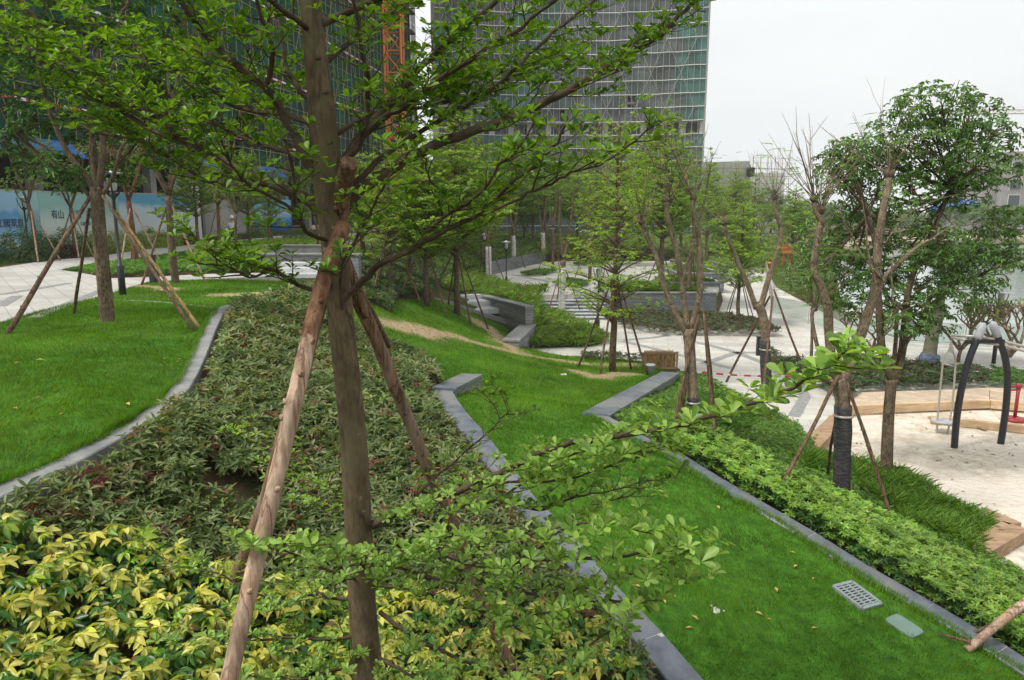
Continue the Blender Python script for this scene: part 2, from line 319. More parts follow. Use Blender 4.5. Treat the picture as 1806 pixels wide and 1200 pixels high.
def mat_courses(name, c1, c2, h=.11, wd=.9):
    m, nt, p = new_mat(name); tcn = nt.nodes.new('ShaderNodeTexCoord'); sx = nt.nodes.new('ShaderNodeSeparateXYZ'); nt.links.new(tcn.outputs['Object'], sx.inputs[0])
    ad = nt.nodes.new('ShaderNodeMath'); ad.operation = 'ADD'; nt.links.new(sx.outputs[0], ad.inputs[0]); nt.links.new(sx.outputs[1], ad.inputs[1])
    cb = nt.nodes.new('ShaderNodeCombineXYZ'); nt.links.new(ad.outputs[0], cb.inputs[0]); nt.links.new(sx.outputs[2], cb.inputs[1])
    b = nt.nodes.new('ShaderNodeTexBrick'); b.inputs['Scale'].default_value = 1; b.inputs['Brick Width'].default_value = wd; b.inputs['Row Height'].default_value = h
    b.inputs['Mortar Size'].default_value = .006; b.inputs['Color1'].default_value = (*c1, 1); b.inputs['Color2'].default_value = (*c2, 1); b.inputs['Mortar'].default_value = (.07, .07, .07, 1)
    nt.links.new(cb.outputs[0], b.inputs[0])
    no = nt.nodes.new('ShaderNodeTexNoise'); mp = nt.nodes.new('ShaderNodeMapping'); mp.inputs['Scale'].default_value = (1.2, 9, 1); nt.links.new(cb.outputs[0], mp.inputs[0])
    nt.links.new(mp.outputs[0], no.inputs[0]); no.inputs['Scale'].default_value = 3; no.inputs['Detail'].default_value = 8
    rp = nt.nodes.new('ShaderNodeValToRGB'); nt.links.new(no.outputs[0], rp.inputs[0]); rp.color_ramp.elements[0].position = .35; rp.color_ramp.elements[0].color = (.6, .6, .6, 1); rp.color_ramp.elements[1].position = .65; rp.color_ramp.elements[1].color = (1.1, 1.1, 1.1, 1)
    mu = nt.nodes.new('ShaderNodeMixRGB'); mu.blend_type = 'MULTIPLY'; mu.inputs[0].default_value = .9
    nt.links.new(b.outputs[0], mu.inputs[1]); nt.links.new(rp.outputs[0], mu.inputs[2]); nt.links.new(mu.outputs[0], p.inputs['Base Color']); p.inputs['Roughness'].default_value = .7
    bu = nt.nodes.new('ShaderNodeBump'); bu.inputs['Strength'].default_value = .4; bu.inputs['Distance'].default_value = .01
    nt.links.new(b.outputs[1], bu.inputs['Height']); bu.invert = True; nt.links.new(bu.outputs[0], p.inputs['Normal'])
    return m
M['paving'] = mat_paving('paving', (.56, .55, .515), (.47, .46, .435), 1.2, .6)
M['paving_hi'] = mat_paving('paving_hi', (.50, .49, .47), (.43, .425, .41), .9, .45, rot=.9, joint=(.3, .3, .29))
M['band_stone'] = mat_noise('band_stone', (.2, .2, .2), (.3, .3, .3), 8, .7, .1)
M['granite'] = mat_noise('granite', (.075, .09, .115), (.15, .17, .20), 5, .5, .15, 60, dist=.003, spec=.45, c3=(.19, .195, .2))
M['granite_pale'] = mat_noise('granite_pale', (.17, .175, .175), (.27, .275, .275), 4, .7, .25, 60, dist=.003, c3=(.30, .30, .29))
M['mortar'] = mat_plain('mortar', (.5, .5, .48), .9)
M['clad'] = mat_courses('clad', (.27, .275, .28), (.17, .175, .18))
M['clad_blue'] = mat_courses('clad_blue', (.2, .21, .225), (.12, .13, .145), .15, 1.1)
M['step_tread'] = mat_noise('step_tread', (.42, .43, .44), (.56, .57, .58), 6, .6, .1)
M['step_riser'] = mat_noise('step_riser', (.1, .11, .125), (.2, .21, .23), 6, .6, .1)
M['sand'] = mat_noise('sand', (.50, .43, .34), (.76, .69, .59), 2.6, .95, 1.0, 7, dist=.12, spec=.1, detail=12, c3=(.66, .60, .52))
M['sand_far'] = mat_noise('sand_far', (.25, .2, .14), (.42, .36, .27), .2, .95, .2)
# lawn base: short turf with worn soil where the attribute says so
m, nt, p = new_mat('turf'); M['turf'] = m
a = nt.nodes.new('ShaderNodeAttribute'); a.attribute_name = 'Col'
c1, _, _ = noise_col(nt, (.03, .09, .01), (.07, .19, .022), 5, 8); c2, _, _ = noise_col(nt, (.20, .14, .08), (.46, .35, .22), 9, 12)
mu = nt.nodes.new('ShaderNodeMixRGB'); nt.links.new(a.outputs[0], mu.inputs[0]); nt.links.new(c1, mu.inputs[1]); nt.links.new(c2, mu.inputs[2])
nt.links.new(mu.outputs[0], p.inputs['Base Color']); p.inputs['Roughness'].default_value = .95; p.inputs['Specular IOR Level'].default_value = .1
# water
m, nt, p = new_mat('water'); M['water'] = m
p.inputs['Base Color'].default_value = (.30, .36, .33, 1); p.inputs['Roughness'].default_value = .09; p.inputs['Specular IOR Level'].default_value = .6
no = nt.nodes.new('ShaderNodeTexNoise'); no.inputs['Scale'].default_value = 1.3; no.inputs['Detail'].default_value = 5
bu = nt.nodes.new('ShaderNodeBump'); bu.inputs['Strength'].default_value = .2; bu.inputs['Distance'].default_value = .05
tcn = nt.nodes.new('ShaderNodeTexCoord'); nt.links.new(tcn.outputs['Object'], no.inputs[0]); nt.links.new(no.outputs[0], bu.inputs['Height']); nt.links.new(bu.outputs[0], p.inputs['Normal'])

# ---------------------------------------------------------------- zones
K1 = [(-220,985),(-100,930),(0,879),(117,832),(204,780),(292,727),(327,681),(356,622),(379,570),(391,550),(443,535),(513,517),(560,506)]
K2 = [(780,695),(800,730),(845,785),(900,860),(950,925),(1010,980),(1070,1062),(1130,1125),(1180,1182),(1250,1270),(1330,1390)]
K3 = [(1052,738),(1100,763),(1150,792),(1225,830),(1300,880),(1380,922),(1440,962),(1507,1005),(1582,1050),(1665,1099),(1806,1185),(1960,1290)]
K4 = [(1052,738),(1085,715),(1120,693),(1150,675),(1185,658)]
K5 = [(157,529),(215,531),(300,536),(391,546)]
w1, w2, w3, w4, w5 = gp(K1), gp(K2), gp(K3), gp(K4), gp(K5)
LAWN_L = gp([(-700,620),(0,572),(29,562),(96,544),(157,530)]) + w5 + w1[::-1][3:] + gp([(-500,1150),(-1500,800)])
LAWN_U = gp([(157,529),(210,515),(262,499),(350,495),(500,489),(545,496)]) + w1[::-1][0:3] + w5[::-1]
LAWN_W = gp([(105,477),(163,466),(250,455),(341,442),(360,442),(360,470),(262,470),(200,475)])
COVER_W = gp([(146,483),(192,492),(262,490),(350,485),(478,482),(478,428),(400,434),(345,444),(350,462),(262,468),(200,472)])
LAWN_M = w2[::-1] + gp([(780,690),(768,660),(740,640),(700,622),(650,598),(600,585),(545,548),(520,517),(560,508),(650,532),(690,556),(700,530),(765,528),(830,552),(900,580),(892,600),(940,618),(1050,630),(1140,640)]) + w4[::-1] + w3
BED_MAIN = w1[2:] + gp([(560,508),(545,548),(600,585),(650,598),(700,622),(740,640),(768,660),(780,690)]) + w2 + gp([(900,1500),(-700,1500)])
BED_R = w3[::-1][:] + w4 + gp([(1240,665),(1300,700),(1400,748),(1470,745),(1420,800),(1560,850),(1780,925),(1720,970),(1806,1015),(2300,1120)])
VERGE_HO = gp([(-500,505),(0,470),(87,457),(169,451),(262,437),(350,428),(500,413),(500,404),(300,410),(0,435),(-500,455)])
BARE_SP = [(700,600,.35,19),(790,560,.5,0),(840,605,.7,0),(880,615,.8,0),(920,625,.9,0),(1000,635,.7,0),(740,575,.4,0),(890,590,1.,0),(1060,665,.5,0),(1000,640,.5,0),(1110,655,.4,0)]
BAREL = [gp([(700,578),(780,590),(860,612),(930,628),(1010,640),(1110,645)]), gp([(850,575),(880,595),(905,618)]), gp([(1010,655),(1050,668),(1100,660)]), gp([(250,505),(300,512)]), gp([(390,522),(470,520)])]
def hnoise(x, y, s=1.0, seed=0):
    """cheap smooth value noise"""
    x = np.asarray(x) * s + 37.1 + seed * 13.7; y = np.asarray(y) * s + 91.7 + seed * 7.3
    xi = np.floor(x).astype(np.int64); yi = np.floor(y).astype(np.int64); fx = x - xi; fy = y - yi
    def h(a, b):
        n = (a * 374761393 + b * 668265263 + seed * 974711) & 0xffffffff; n = ((n ^ (n >> 13)) * 1274126177) & 0xffffffff
        return ((n ^ (n >> 16)) & 0xffff) / 65535.
    fx = fx*fx*(3-2*fx); fy = fy*fy*(3-2*fy)
    return (h(xi, yi)*(1-fx)+h(xi+1, yi)*fx)*(1-fy) + (h(xi, yi+1)*(1-fx)+h(xi+1, yi+1)*fx)*fy
def bareness(x, y):
    wd = [.62, .75, .5, .35, .35]; b = np.full(np.shape(x), -1.)
    for L, wv in zip(BAREL, wd):
        b = np.maximum(b, 1.35 - dist_line(x, y, L) / wv)
    n = hnoise(x, y, 1.1, 3) * .5 + hnoise(x, y, 4.5, 5) * .3 + hnoise(x, y, 11, 6) * .2
    return np.clip((b + n * 1.9 - 1.12) * 1.5, 0, .93)
# ---------------------------------------------------------------- ground (one sheet to the horizon)
def axis(lo, hi, step, out, n):
    a = list(np.arange(lo, hi, step)); g = (out - hi) ** (1 / n)
    r = [hi + (out - hi) * ((i / n) ** 2.6) for i in range(n + 1)]; l = [lo - (out - hi) * ((i / n) ** 2.6) for i in range(1, n + 1)][::-1]
    return np.array(l + a + r)
gx = axis(-26, 34, .3, 2500, 34); gy = axis(-6, 70, .3, 2500, 34)
XX, YY = np.meshgrid(gx, gy); ZZ = terrain(XX, YY)
low = np.zeros(XX.shape, bool)
for poly in (PATH_HI, PLAZA_LO, PLAZA_UP, SAND, LAWN_L, LAWN_U, LAWN_M, LAWN_W):
    low |= inpoly(XX, YY, poly)
ZZ = ZZ - np.where(low, .09, 0)
nx, ny = len(gx), len(gy); idx = np.arange(nx * ny).reshape(ny, nx)
F_ = np.stack([idx[:-1, :-1].ravel(), idx[:-1, 1:].ravel(), idx[1:, 1:].ravel(), idx[1:, :-1].ravel()], 1)
V_ = np.stack([XX.ravel(), YY.ravel(), ZZ.ravel()], 1)
M['ground'] = mat_noise('ground', (.05, .035, .02), (.14, .095, .06), 3, .95, .8, 40, dist=.03, spec=.1, c3=(.05, .075, .025))
tag(add('ground', np_mesh('ground', V_, F_, M['ground'], smooth=True)), kind='structure')
def patch(name, poly, mat, zoff=.02, res=.35, flat=None, thick=0, col=False):
    P = np.array(poly, float); pts = []; 
    for i in range(len(P)):
        a, b = P[i], P[(i+1) % len(P)]; n = max(1, int(min(60, np.hypot(*(b-a)) / res)))
        for k in range(n): pts.append(tuple(a + (b-a) * k / n))
    nb = len(pts); edges = [(i, (i+1) % nb) for i in range(nb)]
    if flat is None:
        x0, y0 = P.min(0); x1, y1 = P.max(0); x0 = max(x0, -40); x1 = min(x1, 45); y0 = max(y0, -5); y1 = min(y1, 90)
        ax, ay = np.meshgrid(np.arange(x0, x1, res), np.arange(y0, y1, res)); ax = ax + (np.arange(ax.shape[0]) % 2)[:, None] * res / 2
        ax = ax.ravel(); ay = ay.ravel(); k = inpoly(ax, ay, P) & (dist_line(ax, ay, list(map(tuple, P)) + [tuple(P[0])]) > res * .4)
        pts += list(zip(ax[k], ay[k]))
    vs, es, fs, *_ = geometry.delaunay_2d_cdt([Vector((float(a), float(b))) for a, b in pts], edges, [], 1, 1e-5)
    vx = np.array([v[0] for v in vs]); vy = np.array([v[1] for v in vs])
    vz = np.full(len(vx), flat + zoff) if flat is not None else terrain(vx, vy) + zoff
    me = bpy.data.meshes.new(name); V = [tuple(map(float, q)) for q in zip(vx, vy, vz)]; Fc = [tuple(f) for f in fs]
    if thick:
        n0 = len(V); V += [(float(px_), float(py_), (flat + zoff) - thick) for px_, py_ in pts[:nb]]
        bot = list(range(n0, n0 + nb)); V += [(float(px_), float(py_), flat + zoff) for px_, py_ in pts[:nb]]
        Fc += [(n0 + i, n0 + (i+1) % nb, n0 + nb + (i+1) % nb, n0 + nb + i) for i in range(nb)]
    me.from_pydata(V, [], Fc); me.materials.append(mat)
    if col:
        b = bareness(vx, vy); at = me.color_attributes.new('Col', 'FLOAT_COLOR', 'POINT')
        at.data.foreach_set('color', np.c_[b, b, b, np.ones(len(b))].astype(np.float32).ravel())
    me.update(); return tag(add(name, me), kind='structure')
patch('upper_path', PATH_HI, M['paving_hi'], .02, flat=3.5, thick=.2)
patch('plaza_pavement', PLAZA_LO, M['paving'], .02, flat=0., thick=.2)
patch('terrace_pavement', PLAZA_UP, M['paving'], .02, flat=1.1, thick=.3)
patch('sand', SAND, M['sand'], -.03, flat=0.)
for n_, P_ in (('lawn', LAWN_L), ('lawn', LAWN_U), ('lawn', LAWN_W), ('lawn', LAWN_M)):
    patch(n_, P_, M['turf'], .02, .3, col=True)
patch('far_bank', zp([(1460,437),(1500,439),(1600,430),(1806,425),(2600,420),(2600,396),(1806,398),(1480,402)], .3), M['sand_far'], .1, 6, flat=.6, thick=.8)
wl = patch('water', LAKE, M['water'], 0, 3, flat=-.35)
# darker stone bands set in the paving
def strip(mb, pix, z, w_):
    P = [np.array([*PZ(a, b, z)[:2], z]) for a, b in pix]
    for a, b in zip(P[:-1], P[1:]): mb.beam(a, b, w_, .008)
mb = MB()
for pix in ([(1098,602),(1182,622),(1290,650)],[(1206,599),(1262,612),(1300,622),(1345,640)],[(1240,642),(1300,622),(1345,622)],[(1400,735),(1420,700),(1400,655)],[(1180,592),(1150,596),(1100,600)]):
    strip(mb, pix, .024, .32)
for pix in ([(905,485),(970,497)],[(1000,478),(1100,490)],[(985,505),(1050,500)]): strip(mb, pix, 1.124, .3)
for pix in ([(0,520),(60,510),(120,500)],[(60,560),(180,512)],[(0,540),(30,522)]): strip(mb, pix, 3.524, .25)
tag(mb.build('paving_bands', M['band_stone']), kind='structure')

# ---------------------------------------------------------------- kerbs and walls
def resample(W, step):
    W = [np.array(p[:2], float) for p in W]; out = [W[0]]; acc = 0
    # Catmull-Rom through the points, then even steps
    dense = []
    for i in range(len(W)-1):
        p0 = W[max(i-1, 0)]; p1 = W[i]; p2 = W[i+1]; p3 = W[min(i+2, len(W)-1)]
        for t in np.linspace(0, 1, 12, endpoint=False):
            dense.append(.5*((2*p1)+(-p0+p2)*t+(2*p0-5*p1+4*p2-p3)*t*t+(-p0+3*p1-3*p2+p3)*t**3))
    dense.append(W[-1]); last = dense[0]; out = [last]
    for q in dense[1:]:
        if np.linalg.norm(q - out[-1]) >= step: out.append(out[-1] + (q - out[-1]) * step / np.linalg.norm(q - out[-1]))
    out.append(dense[-1]); return out
def kerb(W, width, mat, label, top=.06, depth=.35, slab=.8, name='kerb', cat='kerb'):
    pts = resample(W, slab)
    if np.linalg.norm(pts[-1]-pts[-2]) < .15: pts = pts[:-2] + [pts[-1]]
    zs = terrain(np.array([p[0] for p in pts]), np.array([p[1] for p in pts]))
    zs = np.convolve(np.r_[zs[0], zs, zs[-1]], [.25, .5, .25], 'valid') + top
    nrm = []
    for i in range(len(pts)):
        d = pts[min(i+1, len(pts)-1)] - pts[max(i-1, 0)]; d /= np.linalg.norm(d) + 1e-9; nrm.append(np.array([-d[1], d[0]]))
    o0 = np.array([pts[0][0], pts[0][1], zs[0]]); mb = MB(o0); hw = width/2
    for i in range(len(pts)-1):
        a, b = pts[i], pts[i+1]; d = (b-a); L = np.linalg.norm(d); d /= L; g = .007 if i else 0
        A = a + d*g; B = b; za = zs[i]+(zs[i+1]-zs[i])*g/L; zb = zs[i+1]; jz = rnd.uniform(-.003, .003)
        na, nb_ = nrm[i], nrm[i+1]; c = .012; vs = []
        for P_, n_, z_ in ((A, na, za), (B, nb_, zb)):
            for s_, dz in ((-hw, -depth), (-hw, -c), (-hw+c, 0), (hw-c, 0), (hw, -c), (hw, -depth)):
                q = P_ + n_*s_; vs.append((q[0], q[1], z_ + dz + jz))
        fs = [(k, k+1, k+7, k+6) for k in range(5)] + [(5,4,3,2,1,0), (6,7,8,9,10,11)]
        mb._add(vs, fs, 0)
        # mortar just below the surface
        q = [P_ + n_*s_ for P_, n_, s_ in ((A, na, -hw+.02), (A, na, hw-.02))]
    for i in range(len(pts)-1):
        a = np.array([*pts[i], zs[i]-.014]); b = np.array([*pts[i+1], zs[i+1]-.014]); d = b - a; L = np.linalg.norm(d)
        m0 = a - d/L*.03; m1 = a + d/L*.04
        if i: mb.beam(m0, m1, width-.03, .02, 1)
    o = mb.build(name, [mat, M['mortar']]); o.location = o0
    return tag(o, label, cat)
kerb(w1, .24, M['granite_pale'], 'pale grey stone kerb winding between the upper lawn and the dark shrub bed', .08)
kerb(w2, .34, M['granite'], 'blue grey granite edging along the right side of the yellow and dark shrub bed', .10)
kerb(w3, .31, M['granite'], 'long blue grey granite edging between the centre lawn and the bright green hedge', .08)
kerb(w5, .09, M['granite_pale'], 'thin pale kerb line crossing the lawn behind the staked tree', .03, slab=1.0)
kerb(gp([(500,489),(420,492),(350,495)]), .12, M['granite_pale'], 'thin stone kerb along the lower upper path behind the far lawn', .05, slab=1.0)
def wall_line(A, B, th, ztop, zbot, mat, cap, label, name='retaining_wall', ztop2=None, zbot2=None, capt=.06, over=.03):
    """a straight wall from A to B (xy); separate cap slabs on top"""
    A = np.array(A[:2], float); B = np.array(B[:2], float); d = B-A; L = np.linalg.norm(d); d /= L; n = np.array([-d[1], d[0]])
    zt2 = ztop if ztop2 is None else ztop2; zb2 = zbot if zbot2 is None else zbot2
    off = np.array([A[0], A[1], zbot]); root = empty(name, off, label, 'wall'); mb = MB(off); vs = []
    for P_, zb, zt in ((A, zbot, ztop-capt), (B, zb2, zt2-capt)):
        for s_ in (-th/2, th/2):
            q = P_ + n*s_; vs += [(q[0], q[1], zb), (q[0], q[1], zt)]
    mb._add(vs, [(0,2,3,1),(4,5,7,6),(0,1,5,4),(2,6,7,3),(1,3,7,5),(0,4,6,2)]); mb.build('wall_face', mat, root)
    mc = MB(off); k = max(1, int(round(L / .9)))
    for i in range(k):
        a = A + d*(L*i/k + (.004 if i else -over)); b = A + d*(L*(i+1)/k + (over if i == k-1 else 0))
        za = ztop + (zt2-ztop)*i/k - capt/2 + .001; zb = ztop + (zt2-ztop)*(i+1)/k - capt/2 + .001
        mc.beam((*a, za), (*b, zb), th + 2*over, capt)
    mc.build('coping', cap, root); return root
# low wall ends beside the lawn
A = G(782,697); B = np.array(PY(832, 660, 15.2)); wall_line(A, B, .42, A[2]+.14, A[2]-.6, M['clad'], M['granite'], 'short low grey stone wall block at the top end of the granite edging', ztop2=B[2], zbot2=B[2]-.9)
A = np.array(w4[0]); za = T(*A)+.1; B = PZ(1183,657,.62); wall_line(A, B, .5, za, za-.8, M['clad'], M['granite'], 'sloping grey stone wall running from the lawn corner towards the straw box', ztop2=.62, zbot2=-.4)
# retaining wall with horizontal courses beside the hillside stairs
WA = PZ(782, 503, 1.62); WB = PZ(934, 541, 1.6); wall_line(WA, WB, .38, 1.62, .9, M['clad'], M['granite_pale'], 'tall coursed grey stone retaining wall between the hillside lawn and the green hedge bank', zbot2=-.2)
BA = PZ(901, 600, .80); BB = PZ(931, 572, .80); wall_line(BA, BB, .62, .80, -.3, M['clad'], M['granite_pale'], 'low coursed grey stone block in front of the tall retaining wall end')
# ramp kerb and stairs left of that wall
def slab_run(pixs, label, name='kerb', wd=.4):
    W = gp(pixs); return kerb(W, wd, M['granite_pale'], label, .1, name=name, slab=1.2)
slab_run([(762,524),(800,537),(840,551),(880,566),(905,574)], 'pale stone stair edging running down along the coursed wall')
A0 = G(815,535); root = empty('garden_steps', A0, 'small flight of pale stone steps climbing beside the coursed wall', 'steps')
d_ = (WA - WB); d_[2] = 0; d_ /= np.linalg.norm(d_); nn = np.array([d_[1], -d_[0], 0]); 
if nn[0] > 0: nn = -nn
mbs = MB(A0)
for i in range(7):
    c = WB + d_ * (3.0 + i*.9) + nn * .75; zt = T(c[0], c[1]) + .12
    mbs.box((c[0], c[1], zt - .1), (.9, 1.2, .24), math.atan2(d_[1], d_[0]))
mbs.build('steps', M['step_tread'], root)
# staircase up to the terrace
YB = PZ(1035, 565, 0)[1]; XR = PZ(1072, 563, 0)[0]; XL = PZ(955, 565, 0)[0]
root = empty('staircase', ((XL+XR)/2, YB, 0), 'wide stone staircase climbing from the lower plaza to the terrace', 'staircase')
for i in range(8):
    z1 = 1.1*(i+1)/8 + .02; y0 = YB + .34*i; mb = MB(((XL+XR)/2, YB, 0)); xr = XR - .0*i
    if i < 7:
        mb.box(((XL+xr)/2, y0+.45, z1/2-.02), (xr-XL, .9, z1-.04), mi=1); mb.box(((XL+xr)/2, y0+.17, z1-.02), (xr-XL+.004, .37, .04), mi=0)
    else:
        mb.box(((XL+xr)/2, y0+.3, z1/2-.02), (xr-XL, .6, z1-.045), mi=1); mb.box(((XL+xr)/2, y0+.3, z1-.015), (xr-XL+.004, .6, .045), mi=0)
    mb.build('step', [M['step_tread'], M['step_riser']], root)
# planter walls
def planter(x0px, x1px, ytop, Y, depth, zb, label):
    zt = PY(x1px, ytop, Y)[2]; x0 = PY(x0px, ytop, Y)[0]; x1 = PY(x1px, ytop, Y)[0]
    o = ((x0+x1)/2, Y, zb); root = empty('stone_planter', o, label, 'planter', 'stepped stone planters beside the terrace'); t = .3
    mb = MB(o)
    mb.box(((x0+x1)/2, Y+t/2, (zb+zt)/2), (x1-x0, t, zt-zb)); mb.box((x1-t/2, Y+t+(depth-t)/2, (zb+zt)/2), (t, depth-t, zt-zb)); mb.box((x0+t/2, Y+t+(depth-t)/2, (zb+zt)/2), (t, depth-t, zt-zb))
    mb.build('wall', M['clad_blue'], root)
    mc = MB(o); mc.box(((x0+x1)/2, Y+t/2, zt+.03), (x1-x0+.06, t+.06, .06)); mc.box((x1-t/2, Y+t+.03+(depth-t)/2, zt+.031), (t+.06, depth-t, .06)); mc.box((x0+t/2, Y+t+.03+(depth-t)/2, zt+.031), (t+.06, depth-t, .06))
    mc.build('coping', M['granite_pale'], root)
    ms = MB(o); ms.box(((x0+x1)/2, Y+t+(depth-t)/2, zt-.25), (x1-x0-2*t+.01, depth-t, .3)); ms.build('soil', M['soil'], root)
    return (x0+t, x1-t, Y+t, Y+depth, zt-.1)
PL = [planter(1076,1264,518,37.6,3.6,-.1,'largest stone planter wall of the row, nearest the camera'),
      planter(1180,1271,500,42.6,4.4,-.1,'second stone planter of the row beside the pale ramp'),
      planter(1196,1278,483,48.6,5.5,-.1,'third stone planter of the row with a thin stepped end'),
      planter(1215,1285,469,56.5,7,-.1,'farthest stone planter of the row, lowest in appearance')]
# side wall of the stairs
wall_line((XR+.18, YB-.1), (XR+.18, YB+3.1), .3, 1.25, -.1, M['clad_blue'], M['granite_pale'], 'dark stone side wall to the right of the staircase', ztop2=1.4)
# low wall behind the terrace
for pix, lab in (([(860,466),(905,457),(950,448),(1000,436),(1040,424)], 'long low grey wall rising behind the terrace hedge'),):
    P = [PZ(a, b, 1.9) for a, b in pix]; o = P[0]; root = empty('low_wall', (o[0], o[1], 1.0), lab, 'wall'); mb = MB((o[0], o[1], 1.0))
    for a, b in zip(P[:-1], P[1:]):
        mb.beam((a[0], a[1], 1.5), (b[0], b[1], 1.5), .35, 1.1)
    mb.build('wall_face', M['clad_blue'], root)
# terraced stone seats beside the upper path
def seat_block(px0, px1, ytop, Y, z0, th, label, mat, cap=True):
    zt = PY((px0+px1)/2, ytop, Y)[2]; x0 = PY(px0, ytop, Y)[0]; x1 = PY(px1, ytop, Y)[0]
    wall_line((x0, Y), (x1, Y), th, zt, z0, mat, M['granite_pale'], label)
seat_block(458,612,447,27,3.2,.5,'long grey stone wall behind the pale seat slabs','' or M['clad'])
seat_block(604,634,448,24.5,2.6,.45,'grey coursed stone pier seen right of the main trunk',M['clad'])
seat_block(468,590,432,33,3.3,.5,'farther pale stone wall behind the seat terrace',M['granite_pale'])
for i, (yt, Y, lab) in enumerate([(463,25.6,'upper'),(472,24.6,'middle'),(482,23.4,'lowest')]):
    zt = PY(540, yt, Y)[2]; x0 = PY(498, yt, Y)[0]; x1 = PY(590, yt, Y)[0]; mb = MB(((x0+x1)/2, Y, zt-.14))
    mb.box(((x0+x1)/2, Y, zt-.07), (x1-x0, .7, .14)); mb.box((x0+.15, Y, zt-.3), (.25, .5, .32)); mb.box((x1-.15, Y, zt-.3), (.25, .5, .32))
    o = mb.build('stone_bench', M['step_tread'], bevel=.01); o.location = ((x0+x1)/2, Y, zt-.14)
    tag(o, lab + ' pale stone bench slab in front of the grey seat wall', 'bench')
# timber deck and sandpit edging
def deck(pix, label, z=.16):
    P = [PZ(a, b, z) for a, b in pix]; o = P[0]; mb = MB(o)
    vs = P + [q - np.array([0, 0, .22]) for q in P]; n = len(P)
    mb._add(vs, [tuple(range(n))] + [(i, n+i, n+(i+1) % n, (i+1) % n) for i in range(n)])
    ob = mb.build('timber_deck', M['deck']); ob.location = o; return tag(ob, label, 'deck')
m, nt, p = new_mat('deck'); M['deck'] = m
tcn = nt.nodes.new('ShaderNodeTexCoord'); mp = nt.nodes.new('ShaderNodeMapping'); mp.inputs['Rotation'].default_value = (0, 0, .8); nt.links.new(tcn.outputs['Object'], mp.inputs[0])
b = nt.nodes.new('ShaderNodeTexBrick'); b.inputs['Scale'].default_value = 1; b.inputs['Brick Width'].default_value = 3; b.inputs['Row Height'].default_value = .14; b.inputs['Mortar Size'].default_value = .006
b.inputs['Color1'].default_value = (.58, .46, .33, 1); b.inputs['Color2'].default_value = (.44, .35, .26, 1); b.inputs['Mortar'].default_value = (.16, .1, .06, 1); nt.links.new(mp.outputs[0], b.inputs[0])
c, f, _ = noise_col(nt, (.75, .75, .75), (1.1, 1.1, 1.1), 3, 6); mu = nt.nodes.new('ShaderNodeMixRGB'); mu.blend_type = 'MULTIPLY'; mu.inputs[0].default_value = .8
nt.links.new(b.outputs[0], mu.inputs[1]); nt.links.new(c, mu.inputs[2]); nt.links.new(mu.outputs[0], p.inputs['Base Color']); p.inputs['Roughness'].default_value = .7
deck([(1472,738),(1508,722),(1745,710),(1745,684),(1660,688),(1520,692),(1495,712)], 'long pale timber deck along the back edge of the sandpit')
deck([(1746,711),(1746,684),(2200,700),(2200,742)], 'timber deck corner section behind the red post')
def timbers(segs, label, w_=.3, h_=.22, mat='timber_old', z=.1, cat='edging'):
    P = [(PZ(a, b, z), PZ(c, d, z)) for a, b, c, d in segs]; o = P[0][0]; mb = MB(o)
    for a, b in P: mb.beam(a, b, w_, h_)
    ob = mb.build('timber_edging', M[mat], bevel=.012); ob.location = o; return tag(ob, label, cat)
timbers([(1422,800,1478,742)], 'diagonal timber edging board between groundcover and sand', .42)
timbers([(1722,975,1790,936)], 'wide timber edging beam at the near sandpit corner', .42)
timbers([(1730,908,1790,934)], 'short timber edging beam returning behind the grassy clump', .3)
timbers([(1485,730,1506,722),(1508,722,1746,712),(1747,713,2150,745)], 'pale timber beam forming the front rim of the deck', .16, .24, 'timber', .14)
timbers([(1641,740,1806,757),(1807,757,1950,775)], 'long loose timber beam lying across the sandpit', .16, .2, 'timber', .08, 'beam')
timbers([(1636,735,1700,748)], 'thin reddish plank lying on sand under the swing seat', .1, .03, 'pole_pale', .02, 'plank')
timbers([(1690,742,1740,758)], 'second thin plank lying on sand behind the swing leg', .12, .03, 'timber_old', .02, 'plank')
# ================================================================ buildings
def mat_net(name, alpha):
    m, nt, p = new_mat(name); a = nt.nodes.new('ShaderNodeAttribute'); a.attribute_name = 'Col'
    c, f, _ = noise_col(nt, (.7, .7, .7), (1.25, 1.25, 1.25), .35, 8, lo=.38, hi=.62)
    mu = nt.nodes.new('ShaderNodeMixRGB'); mu.blend_type = 'MULTIPLY'; mu.inputs[0].default_value = 1
    nt.links.new(a.outputs[0], mu.inputs[1]); nt.links.new(c, mu.inputs[2]); nt.links.new(mu.outputs[0], p.inputs['Base Color']); p.inputs['Roughness'].default_value = .8; p.inputs['Specular IOR Level'].default_value = .1
    t = nt.nodes.new('ShaderNodeBsdfTransparent'); mi = nt.nodes.new('ShaderNodeMixShader'); mi.inputs[0].default_value = alpha
    nt.links.new(t.outputs[0], mi.inputs[1]); nt.links.new(p.outputs[0], mi.inputs[2]); nt.links.new(mi.outputs[0], nt.nodes['Material Output'].inputs[0]); return m
M['net'] = mat_net('net', .82); M['net_pale'] = mat_net('net_pale', .88)
M['concrete'] = mat_noise('concrete', (.2, .2, .19), (.34, .33, .31), .4, .9, .1, c3=(.26, .25, .23))
M['concrete_pale'] = mat_noise('concrete_pale', (.50, .50, .48), (.66, .65, .62), .35, .9, .1, c3=(.56, .55, .52))
M['dark_void'] = mat_plain('dark_void', (.03, .03, .032), .9)
M['window_glass'] = mat_plain('window_glass', (.05, .06, .075), .2)
M['pipe_pale'] = mat_plain('pipe_pale', (.75, .74, .72), .6); M['bamboo'] = mat_plain('bamboo', (.40, .30, .10), .6)
M['red_white_r'] = mat_plain('red_band', (.5, .06, .05), .6); M['white_paint'] = mat_plain('white_paint', (.75, .75, .74), .6)
